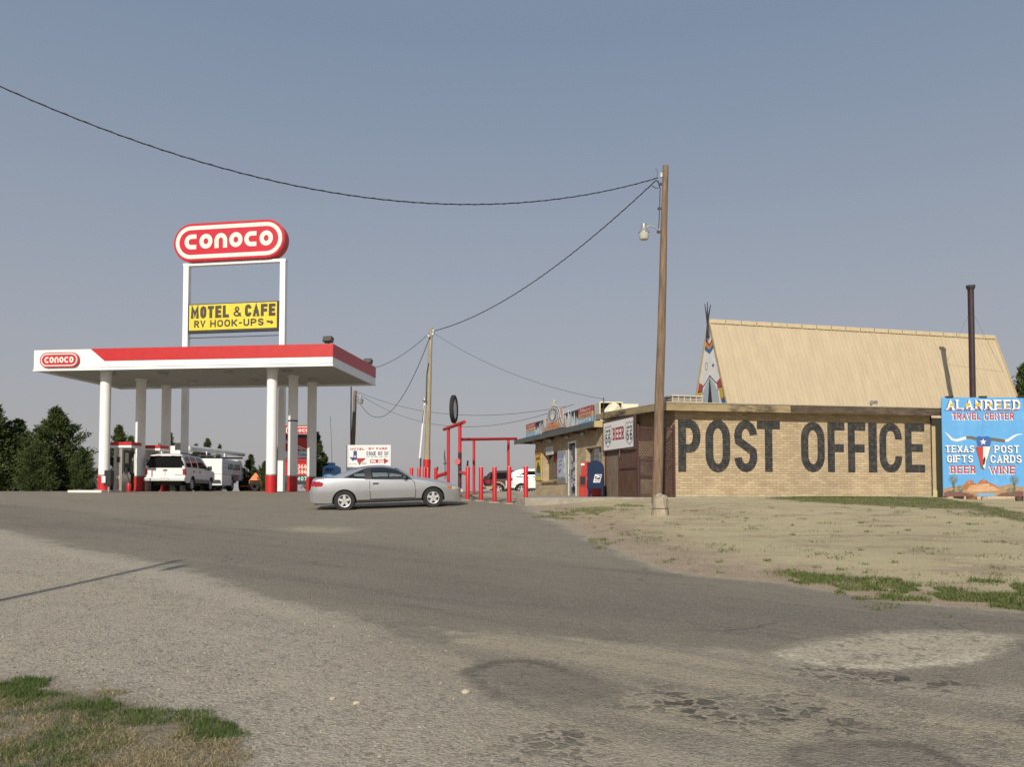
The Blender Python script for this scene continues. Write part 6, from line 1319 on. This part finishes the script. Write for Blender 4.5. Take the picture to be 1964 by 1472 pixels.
b = MB(); b.box((-W_ - .02, -.2, MS - .42), (-W_ - .003, .22, MS - .20)); b.box((-W_ - .05, -.15, MS - .36), (-W_ - .02, .16, MS - .33)); b.build('deposit_door', pm('door_blue', (.016, .03, .085), .4), t)
b = MB(); b.box((-W_ - .024, -.06, MS - .40), (-W_ - .021, .03, MS - .36)); b.build('door_label', M['signwhite'], t)
fm = frame((0, -D_ - .013, 0)); K_ = .125; sk = .035
qd = lambda x0, y0, x1, y1: [(x0 + sk * (y0 - .62) / .15, y0), (x1 + sk * (y0 - .62) / .15, y0), (x1 + sk * (y1 - .62) / .15, y1), (x0 + sk * (y1 - .62) / .15, y1)]
b = MB(); b.poly(qd(-.06, .52, .185, .82), fm, 0); pn = b.build('eagle_panel', M['signwhite'], bd)
b = MB(); b.poly(qd(-.035, .625, .16, .80), fm, .002); b.build('emblem_ground', M['inkblue'], pn)
b = MB(); b.poly([(-.03, .79), (.10, .785), (.16, .745), (.165, .72), (.10, .70), (-.02, .635), (-.045, .63), (.05, .70), (.10, .73), (.0, .755)], fm, .004); b.build('eagle', M['signwhite'], pn)
b = MB(); scribble(b, -.035, .545, .155, .60, fm, .003, 9, 5, .012); b.build('lettering', M['ink'], pn)
pn_ = at(1121, 942, 31.4); zt_ = at(1119, 887, 31.4).z - mz
t = thing('newspaper_box', 'orange-red newspaper vending box standing behind the blue mailbox', 'newspaper box', (pn_.x, 31.4, mz), R(-22))
b = MB(); b.box((-.16, -.2, .0), (.17, .2, zt_ * .62)); b.build('cabinet', M['newsred'], t, bevel=.012)
b = MB(); b.box((-.07, -.18, zt_ * .622), (.17, .18, zt_)); b.build('coin_head', M['newsred'], t, bevel=.012)
b = MB(); b.box((-.11, -.212, zt_ * .34), (.10, -.201, zt_ * .58)); b.build('display_window', M['pane'], t)
b = MB(); b.poly([(-.08, zt_ * .9), (.06, zt_ * .9), (.06, zt_ * .96), (-.08, zt_ * .96)], frame((0, -.183, 0)), 0); b.build('price_label', M['signwhite'], t)
b = MB(); b.box((-.15, -.21, zt_ * .29), (.16, -.201, zt_ * .31)); b.build('door_seam', M['dark'], t)
pn_ = at(1134, 942, 31.0); t = thing('newspaper_box', 'low red newspaper box mostly hidden behind the legs of the mailbox', 'newspaper box', (pn_.x + .1, 31.3, mz), R(-15))
b = MB(); b.box((-.3, -.2, 0), (.35, .2, .75)); b.build('cabinet', pm('deep_red', (.36, .02, .02), .5), t, bevel=.01); b = MB(); b.box((-.2, -.212, .3), (.2, -.201, .65)); b.build('display_window', M['pane'], t)

# ---------------------------------------------------------------- painted travel-centre board
AY = 30.72; A0 = at(1808.5, 953, AY); AR = math.atan(-.02); T = thing('painted_board', 'big bright blue painted board with a longhorn skull and white and red lettering', 'sign', (A0.x, AY, A0.z), AR)
def ab(px, py): v = on_plane(px, py, (A0.x, AY, 0), AR, 1, 0); return (v.x, v.z - A0.z)
UV = lambda u, v: ab(1780 + u / 6.136, 740 + v / 6.136)
x1, z1 = UV(1119, 140); f = frame((0, -.04, 0))
b = MB(); b.box((0, -.04, 0), (x1, .0, z1)); b.build('panel', pm('board_blue', (.12, .37, .70), .45, var=.05, scale=1.2, dirt=(.22, .48, .80), dscale=.9, dlo=.55, dhi=.8), T)
b = MB(); xm = UV(640, 700)[0]; b.box((xm - .006, -.044, 0), (xm + .006, -.0405, z1)); b.build('panel_joint', pm('joint_blue', (.10, .32, .62), .5), T)
for x, zq in ((.05, -.2), (x1 - .1, -.5)): b = MB(); b.box((x, .001, zq), (x + .1, .08, z1)); b.build('back_post', M['wood'], T)
for u in (245, 640, 1090): xx = UV(u, 130)[0]; b = MB(); b.box((xx - .13, -.10, z1 + .002), (xx + .13, .06, z1 + .05)); b.build('top_lamp', M['dark'], T)
def cols_(nm_, c): return flat(nm_, c, .5, .1)
m_shadow, m_w, m_r, m_y, m_nav = cols_('lettering_navy', (.03, .055, .16)), cols_('lettering_white', (.82, .82, .80)), cols_('lettering_red', (.40, .045, .06)), cols_('lettering_yellow', (.72, .42, .03)), cols_('flag_blue', (.04, .12, .34))
def words(L, mat, wt, off, serif, name, dx=0, dy=0):
    q_ = MB()
    for s_, u0, v0, u1, v1 in L:
        a, c = UV(u0 + dx, v1 + dy), UV(u1 + dx, v0 + dy); text(q_, s_, a[0], a[1], c[0], c[1], wt, f, off, serif, gap=.30, step=.0003)
    return q_.build(name, mat, T)
AL = [('ALAN', 215, 168, 630, 290), ('REED', 665, 168, 1072, 290)]
words(AL, m_shadow, .085, .002, True, 'title_shadow', -10, 8); words(AL, m_w, .072, .008, True, 'title_lettering')
q_ = MB()
for u0, u1 in ((225, 275), (330, 395), (420, 480), (540, 610), (670, 730), (800, 860), (880, 960), (1000, 1065)):
    a, c = UV(u0, 288), UV(u1, 278); q_.poly([(a[0], a[1]), (c[0], a[1]), (c[0], c[1]), (a[0], c[1] + .01)], f, .0150)
q_.build('title_red', m_r, T); q_ = MB()
for u0, u1 in ((245, 290), (430, 480), (545, 612), (700, 745), (812, 850), (905, 940), (1040, 1070)):
    a, c = UV(u0, 250), UV(u1, 205); q_.poly([(a[0], a[1]), (c[0], a[1] + .02), (c[0] - .03, c[1]), (a[0] + .03, c[1] - .02)], f, .0155)
q_.build('title_yellow', m_y, T)
TC = [('TRAVEL', 278, 320, 610, 402), ('CENTER', 658, 320, 1000, 402)]
words(TC, m_w, .062, .002, False, 'subtitle_edge', -6, 8); words(TC, m_r, .046, .008, False, 'subtitle_lettering')
WH = [('TEXAS', 198, 705, 535, 790), ('GIFTS', 218, 820, 520, 908), ('POST', 775, 705, 1062, 795), ('CARDS', 728, 820, 1090, 912)]
words(WH, m_shadow, .062, .002, True, 'word_shadow', -6, 9); words(WH, m_w, .048, .010, True, 'word_lettering')
RD = [('BEER', 258, 945, 550, 1032), ('WINE', 722, 945, 1018, 1040)]
for w_ in RD: words([w_], m_w, .066, .002, True, 'word_edge', -6, 9); words([w_], m_r, .05, .010, True, 'red_lettering')
def pp(name, pts, m, off): q_ = MB(); q_.poly([UV(*p) for p in pts], f, off); return q_.build(name, m, T)
def horn(nm_, pts, m, off):        # tapered horn
    q_ = MB(); P = [Vector((*UV(u, v), 0)) for u, v, w in pts]; W2 = [w / 6.136 * AY / F / 2 for u, v, w in pts]; L = []; Q = []
    for i in range(len(P)):
        d = (P[min(i + 1, len(P) - 1)] - P[max(i - 1, 0)]).normalized(); n = Vector((-d.y, d.x, 0)); L.append(P[i] + n * W2[i]); Q.append(P[i] - n * W2[i])
    vs = [f[0] + f[1] * p.x + f[2] * p.y + f[3] * off for p in L + Q]; n = len(P); q_.add(vs, [(n + i, n + i + 1, i + 1, i) for i in range(n - 1)]); return q_.build(nm_, m, T)
m_bone, m_horn, m_brown = cols_('bone', (.74, .72, .66)), cols_('horn_brown', (.15, .12, .085)), cols_('skull_red', (.50, .05, .05))
horn('horn', [(190, 548, 4), (235, 590, 18), (275, 635, 28), (330, 647, 32), (400, 628, 32), (460, 610, 32)], m_bone, .004); horn('horn', [(440, 612, 30), (500, 612, 34), (560, 630, 38)], m_horn, .006)
horn('horn', [(1105, 572, 4), (1040, 580, 16), (990, 605, 26), (935, 645, 30), (870, 652, 34)], m_bone, .004); horn('horn', [(900, 655, 34), (830, 645, 36), (765, 635, 36), (715, 632, 38)], m_horn, .006)
pp('skull', [(548, 725), (590, 870), (612, 975), (640, 992), (658, 985), (690, 870), (740, 725)], m_horn, .004)
pp('skull_crown', [(560, 610), (590, 596), (635, 606), (690, 596), (725, 612), (735, 660), (720, 716), (575, 716), (562, 660)], m_nav, .008)
pp('skull_red', [(565, 722), (638, 718), (638, 900), (625, 965), (605, 905), (578, 800)], m_brown, .008); pp('skull_white', [(640, 718), (728, 722), (700, 820), (676, 890), (662, 985), (640, 960)], m_bone, .008)
pp('nose_shadow', [(640, 870), (660, 830), (668, 870), (655, 930), (640, 935)], M['ink'], .012)
cu, cv = 640, 665; pp('star', [(cu + (40 if i % 2 == 0 else 16) * math.sin(R(36 * i)), cv - (40 if i % 2 == 0 else 16) * math.cos(R(36 * i))) for i in range(10)], m_w, .012)
# desert strip
m_sand, m_mesa, m_mesa2, m_green, m_rock = cols_('sand', (.36, .24, .13)), cols_('mesa', (.42, .15, .06)), cols_('mesa_light', (.55, .32, .17)), cols_('cactus', (.10, .13, .085)), cols_('rocks', (.18, .085, .07))
pp('desert_sand', [(180, 1305), (178, 1215), (260, 1195), (420, 1170), (560, 1175), (700, 1140), (820, 1190), (960, 1160), (1116, 1200), (1116, 1308)], m_sand, .003)
pp('mesa', [(400, 1185), (450, 1125), (500, 1108), (540, 1155), (570, 1160), (612, 1112), (660, 1104), (700, 1135), (760, 1160), (840, 1215), (600, 1225), (430, 1215)], m_mesa, .005); pp('mesa_light', [(470, 1200), (540, 1170), (690, 1150), (760, 1185), (850, 1235), (600, 1255), (440, 1250)], m_mesa2, .007)
q_ = MB()
for i, (u, v, w_) in enumerate(((470, 1190, 60), (560, 1205, 90), (640, 1180, 70), (700, 1210, 80), (520, 1235, 120), (620, 1240, 80), (740, 1235, 60), (460, 1150, 20), (640, 1125, 25), (880, 1215, 70), (960, 1200, 60), (260, 1225, 40))): q_.strip([UV(u, v), UV(u + w_, v - 12)], .012, f, .0085 + .0002 * i)
q_.build('desert_highlight', cols_('desert_light', (.70, .62, .48)), T)
q_ = MB()
for i, (u, v, w_) in enumerate(((515, 1120, 12), (548, 1150, 10), (600, 1130, 10), (672, 1112, 14), (420, 1180, 16), (720, 1150, 12))): q_.strip([UV(u, v), UV(u + w_, v + 40)], .014, f, .0065 + .0002 * i)
q_.build('mesa_shadow', cols_('mesa_dark', (.17, .06, .035)), T)
pp('pool', [(545, 1282), (610, 1270), (740, 1268), (800, 1280), (760, 1305), (590, 1306)], cols_('pool_blue', (.20, .36, .55)), .009)
pp('rocks', [(180, 1306), (182, 1262), (240, 1240), (330, 1252), (430, 1262), (540, 1290), (520, 1306)], m_rock, .009); pp('rocks', [(800, 1306), (850, 1268), (960, 1255), (1060, 1240), (1116, 1250), (1116, 1307)], m_rock, .009)
for name, u, v, s_, hgt in (('yucca', 290, 1105, 58, 160), ('yucca', 1005, 1110, 60, 170), ('agave', 372, 1215, 42, 40), ('agave', 962, 1240, 48, 40)):
    q_ = MB(); k = 0
    for i in range(15):
        a = R(i * 24 + 5); p0 = UV(u, v); p1 = UV(u + s_ * math.cos(a), v - s_ * math.sin(a)); q_.strip([p0, p1], .016, f, .011 + .0003 * i)
    q_.strip([UV(u - 3, v + 10), UV(u + 4, v + hgt * .55), UV(u - 2, v + hgt)], .085, f, .0105); q_.build(name, m_green, T)
    q_ = MB()
    for i in range(8): a = R(i * 45 + 12); q_.strip([UV(u, v), UV(u + s_ * .7 * math.cos(a), v - s_ * .7 * math.sin(a))], .008, f, .017 + .0003 * i)
    q_.build(name + '_highlight', cols_('cactus_light', (.42, .43, .33)), T)
# blocks holding the board up
for i, (u, w, m_, lab) in enumerate(((165, 50, 'stump_dark', 'dark wooden block under the near corner of the blue board'), (250, 90, 'pale_block', 'pale cut log under the blue board'), (515, 120, 'rust_block', 'rusty brown log under the middle of the blue board'), (665, 70, 'pale_block', 'small pale log under the blue board, right of the rusty one'), (1075, 75, 'stump_dark', 'dark reddish wooden post stub under the far corner of the blue board'))):
    a = ab(1780 + u / 6.136, 955); wv_ = w / 6.136 * AY / F / 2; xw = A0.x + a[0]; z = gz(xw, AY); top = A0.z - .005
    b = MB(); b.tube([(0, 0, -.15), (.01, 0, (top - z) * .5), (0, 0, top - z)], [wv_ * 1.08, wv_, wv_ * .97], 12); cc = {'stump_dark': (.10, .06, .05), 'pale_block': (.42, .34, .24), 'rust_block': (.22, .10, .05)}[m_]
    o = b.build('log_block', pm(m_, cc, .9, var=.3, scale=9, bump=.5), None, 50, loc=(xw, AY, z)); tag(o, lab, 'log', 'logs under the blue board')

# ---------------------------------------------------------------- on the station forecourt
def cpos(px, y): v = on_plane(px, 935, CL, CR, 1, y); return Matrix.Rotation(CR, 3, 'Z') @ Vector((v.x, y, 0)) + Vector(CL)
def pump():
    t = thing('fuel_pump', 'steel fuel pump with a red topper on the island beside the front canopy column', 'fuel pump', (0, 0, 0), CR, 'fuel pumps')
    b = MB(); b.box((-.28, -.36, .02), (.14, .36, 2.05)); b.build('cabinet', M['steel'], t, bevel=.012)
    b = MB(); b.box((.141, -.30, .95), (.20, .30, 1.95)); b.build('dispenser_face', M['dark'], t)
    b = MB(); b.box((.201, -.22, 1.35), (.206, .05, 1.85)); b.build('display', M['acgrey'], t)
    b = MB(); b.box((-.42, -.42, 2.06), (.62, .42, 2.17)); b.build('topper_base', M['white'], t, bevel=.01)
    b = MB(); b.box((-.42, -.42, 2.175), (.62, .42, 2.33)); b.build('topper', M['red'], t, bevel=.01)
    b = MB(); b.box((-.12, -.366, 1.38), (.05, -.361, 1.64)); b.build('warning_decal', M['ink'], t); b = MB(); b.box((-.14, -.366, .62), (.02, -.361, .76)); b.build('label', M['signwhite'], t)
    b = MB(); b.cyl((.48, .1, .9), (.48, .1, 2.06), .028, n=8); b.build('mast', M['signwhite'], t)
    for s_ in (-1, 1): b = MB(); b.cbox((.24, s_ * .2, .98), (.1, .07, .3)); b.build('nozzle', M['black'], t, bevel=.02)
    b = MB(); b.tube([(-.30, .4, 1.1), (-.42, .35, .8), (-.5, .25, .4), (-.46, .1, .12), (-.34, -.05, .1), (-.3, -.1, .3)], .022, 7); b.tube([(.26, -.2, .9), (.42, -.25, .6), (.5, -.2, .3), (.38, -.1, .15), (.25, 0, .3)], .022, 7); b.build('hose', M['black'], t, 60)
    return t
pu = pump(); pu.location = cpos(236.5, 2.0)
d = dup(pu, cpos(292, 4.7), 'steel fuel pump with a red topper standing behind the white wagon')
p = cpos(208.5, .45); t = thing('squeegee_station', 'black forecourt bin with a white notice beside the first canopy column', 'bin', p, CR)
b = MB(); b.box((-.14, -.14, .28), (.17, .14, .98)); b.build('bin', M['black'], t, bevel=.02); b = MB(); b.box((-.03, -.03, 0), (.05, .03, .28)); b.build('stand', M['grey'], t); b = MB(); b.box((-.24, -.165, .42), (-.06, -.145, .72)); b.build('notice', M['signwhite'], t)
p = cpos(247.5, 1.3); b = MB(); b.lathe([(0, 0), (.09, 0), (.1, .03), (.1, .36), (.07, .42), (.03, .45), (0, .45)], n=14); o = b.build('gas_canister', M['pipered'], None, 40, loc=p); tag(o, 'small red canister at the foot of the first fuel pump', 'canister')
p = cpos(334, 4.9); t = thing('hanging_notice', 'small grey notice plate on the pylon post above the wagon', 'notice', at(347, 857, 43.7), SR); b = MB(); b.box((-.34, -.03, -.2), (.34, 0, .2)); b.build('plate', M['acgrey'], t); q_ = MB(); 
for k in range(4): scribble(q_, -.28, .1 - k * .09, .28, .15 - k * .09, frame((0, -.03, 0)), .003, 6, k)
q_.build('lettering', M['dark'], t)

# price sign
GY_ = 54; p = at(549, 942, GY_); GB = (p.x, GY_, gz(p.x, GY_)); t = thing('price_sign', 'red fuel price sign showing 366 386 and 407 behind the canopy columns', 'sign', GB, R(-6))
def gq(px, py): v = on_plane(px, py, GB, R(-6), 1, 0); return v.x, v.z
W0, W1 = gq(548.5, 900)[0], gq(590.5, 900)[0] + .25; zz = lambda py: gq(570, py)[1]; f = frame((0, -.15, 0))
b = MB(); b.box((W0, -.14, zz(930)), (W1, .14, zz(817))); pnl = b.build('cabinet', M['dark'], t)
def gb(name, y0, y1, m, k=0): b = MB(); b.box((W0 + .01, -.15, zz(y1)), (W1 - .01, -.141, zz(y0))); return b.build(name, m, pnl)
gb('brand_panel', 817.5, 835.5, M['signred']); gb('red_panel', 841, 865, M['red']); gb('white_panel', 866, 879, M['signwhite']); gb('price_panel', 881, 912.5, M['red']); gb('diesel_panel', 913, 925, pm('price_green', (.03, .07, .065), .5))
q_ = MB(); ww = W1 - W0; q_.strip([(W0 + .05 + a / 100 * (ww - .1), zz(826.5) + c / 100 * .46) for a, c in ((8, 50), (90, 50), (97, 30), (97, -30), (90, -50), (8, -50), (1, -30), (1, 30))], .055, f, .002, True); brand_word(q_, (W0 + W1) / 2, zz(826.5), ww * .80, .21, f, .003, .055)
q_.strip([(W0 + .02, zz(846)), (W1 - .25, zz(864))], .07, f, .003); q_.strip([(W0 + .02, zz(849)), (W1 - .55, zz(864.5))], .07, f, .004)
xr_ = gq(589.5, 900)[0]
for s_, y0, y1 in (('366', 892, 900), ('386', 902, 909.5)): text(q_, s_, xr_ - .62, zz(y1), xr_ + .02, zz(y0), .05, f, .003, gap=.25)
q_.build('lettering', M['offwhite'], pnl)
q_ = MB(); text(q_, '407', xr_ - .62, zz(922.5), xr_ + .02, zz(915), .05, f, .003, gap=.25); q_.build('price_digits', pm('digit_mint', (.55, .80, .72), .5), pnl)
q_ = MB(); text(q_, 'P', xr_ - .60, zz(875), xr_ - .50, zz(868), .025, f, .003)
for k, (ch, yo) in enumerate(zip('HILLIPS', (0,) * 7)): q_.strip([(xr_ - .48 + k * .075, zz(875.5)), (xr_ - .455 + k * .075, zz(868.5 if ch in 'HL' else 871.2))], .018, f, .003 + k * .0002); q_.strip([(xr_ - .455 + k * .075, zz(871.5)), (xr_ - .43 + k * .075, zz(875))], .016, f, .0045 + k * .0002)
q_.build('script_lettering', M['dark'], pnl)
for x in (W0 + .02, W1 - .15): b = MB(); b.box((x, -.1, 0), (x + .13, .1, zz(930))); b.build('leg', M['dark'], t)

# blue tank and motel sign behind the coupe
TY = 56; p = at(636, 942, TY); g_ = gz(p.x, TY); hz_ = lambda py: at(636, py, TY).z - g_; rk = 17.5 * TY / F
t = thing('water_tank', 'faded blue round-shouldered tank with dark lettering behind the coupe boot', 'tank', (p.x, TY, g_))
b = MB(); b.lathe([(rk, 0), (rk, hz_(901)), (rk * .96, hz_(898)), (rk * .72, hz_(895)), (rk * .38, hz_(893)), (rk * .36, hz_(889.5)), (rk * .40, hz_(889)), (rk * .40, hz_(888.3)), (0, hz_(888.3))], n=32); tk = b.build('shell', M['blue'], t, 35)
q_ = MB(); fq = frame((0, -rk - .006, 0)); text(q_, 'WINDY', -.33, hz_(905.5), .26, hz_(898.5), .04, fq, .012, jit=0, shear=.15)
for i, v in enumerate(q_.v): x = v[0]; q_.v[i] = (x, -math.sqrt(max(0, rk * rk - x * x)) + (v[1] + rk), v[2])
q_.build('lettering', M['inkblue'], tk)
b = MB(); b.tube([(.0, 0, hz_(888)), (-.01, 0, hz_(868)), (-.14, 0, hz_(798))], [.018, .015, .012], 6); b.build('aerial_rod', M['black'], t)
MY = 50.3; p = at(665, 942, MY); MBs = (p.x, MY, gz(p.x, MY)); MR = R(-4); t = thing('motel_sign', 'white MOTEL RV PARK sign with a red and blue state outline and red arrow', 'sign', MBs, MR)
def mq(px, py): v = on_plane(px, py, MBs, MR, 1, 0); return v.x, v.z - MBs[2]
UVm = lambda u, v: mq(640 + u / 14.03, 840 + v / 14.03)
x0, z1 = UVm(342, 215); x1, z0 = UVm(1535, 900); f = frame((0, -.03, 0))
b = MB(); b.box((x0, -.03, z0), (x1, .03, z1)); pnl = b.build('panel', M['signwhite'], t)
for x in (x0 + .1, x1 - .2): b = MB(); b.box((x, .03, -.1), (x + .1, .1, z1)); b.build('post', M['grey'], t)
def mw(s_, u0, v0, u1, v1, m, wt, serif=True, nm_='lettering'): q_ = MB(); a, c = UVm(u0, v1), UVm(u1, v0); text(q_, s_, a[0], a[1], c[0], c[1], wt, f, .003, serif, gap=.3); q_.build(nm_, m, pnl)
mw('MOTEL', 455, 292, 832, 348, M['inkred'], .035); mw('-', 865, 300, 915, 340, M['inkred'], .02, False); mw('RV', 945, 285, 1088, 340, M['inkred'], .035); mw('PARK', 1150, 280, 1450, 338, M['inkred'], .035)
mw('COME', 885, 385, 1140, 490, M['inkblue'], .045); mw('ON', 1195, 385, 1312, 490, M['inkblue'], .045); mw('IN', 1378, 385, 1472, 490, M['inkblue'], .045)
q_ = MB()
for k, (u0, u1) in enumerate(((885, 985), (1010, 1080), (1110, 1180), (1210, 1340), (1370, 1470))): a, c = UVm(u0, 545), UVm(u1, 510); scribble(q_, a[0], a[1], c[0], c[1], f, .003 + k * .001, 4, k, .018)
for u0, u1, v in ((410, 630, 725), (755, 900, 690), (760, 880, 722)): a, c = UVm(u0, v + 12), UVm(u1, v - 12); scribble(q_, a[0], a[1], c[0], c[1], f, .009, 7, u0, .012)
q_.build('small_lettering', M['inkblue'], pnl)
def mp_(name, pts, m, off): q_ = MB(); q_.poly([UVm(*p) for p in pts], f, off); return q_.build(name, m, pnl)
mp_('state_blue', [(535, 370), (630, 370), (630, 555), (632, 612), (590, 615), (555, 620), (520, 642), (490, 625), (475, 590), (420, 540), (535, 540)], pm('state_navy', (.05, .055, .17), .6), .003)
mp_('state_red', [(634, 565), (855, 565), (850, 600), (735, 690), (722, 745), (690, 748), (660, 690), (634, 640)], M['inkred'], .003)
mp_('star', [(582 + (38 if i % 2 == 0 else 15) * math.sin(R(36 * i)), 520 - (38 if i % 2 == 0 else 15) * math.cos(R(36 * i))) for i in range(10)], M['offwhite'], .006)
mp_('arrow', [(985, 605), (1355, 598), (1355, 560), (1485, 640), (1370, 722), (1355, 688), (985, 700)], M['inkred'], .003)
q_ = MB(); a, c = UVm(1005, 680), UVm(1135, 620); q_.poly([(a[0], a[1]), (c[0], a[1]), (c[0], c[1]), (a[0], c[1])], f, .005); a, c = UVm(1200, 680), UVm(1350, 615); q_.poly([(a[0], a[1]), (c[0], a[1]), (c[0], c[1]), (a[0], c[1])], f, .005); q_.build('arrow_panel', M['offwhite'], pnl)
q_ = MB(); a, c = UVm(1020, 668), UVm(1125, 635); scribble(q_, a[0], a[1], c[0], c[1], f, .007, 5, 3, .018); a, c = UVm(1215, 668), UVm(1330, 630); scribble(q_, a[0], a[1], c[0], c[1], f, .007, 4, 8, .02); q_.build('arrow_lettering', M['inkred'], pnl)
q_ = MB(); q_.strip([UVm(400, 860), UVm(400, 272), UVm(1495, 248), UVm(1495, 860)], .012, f, .003); q_.build('border_line', M['grey'], pnl)
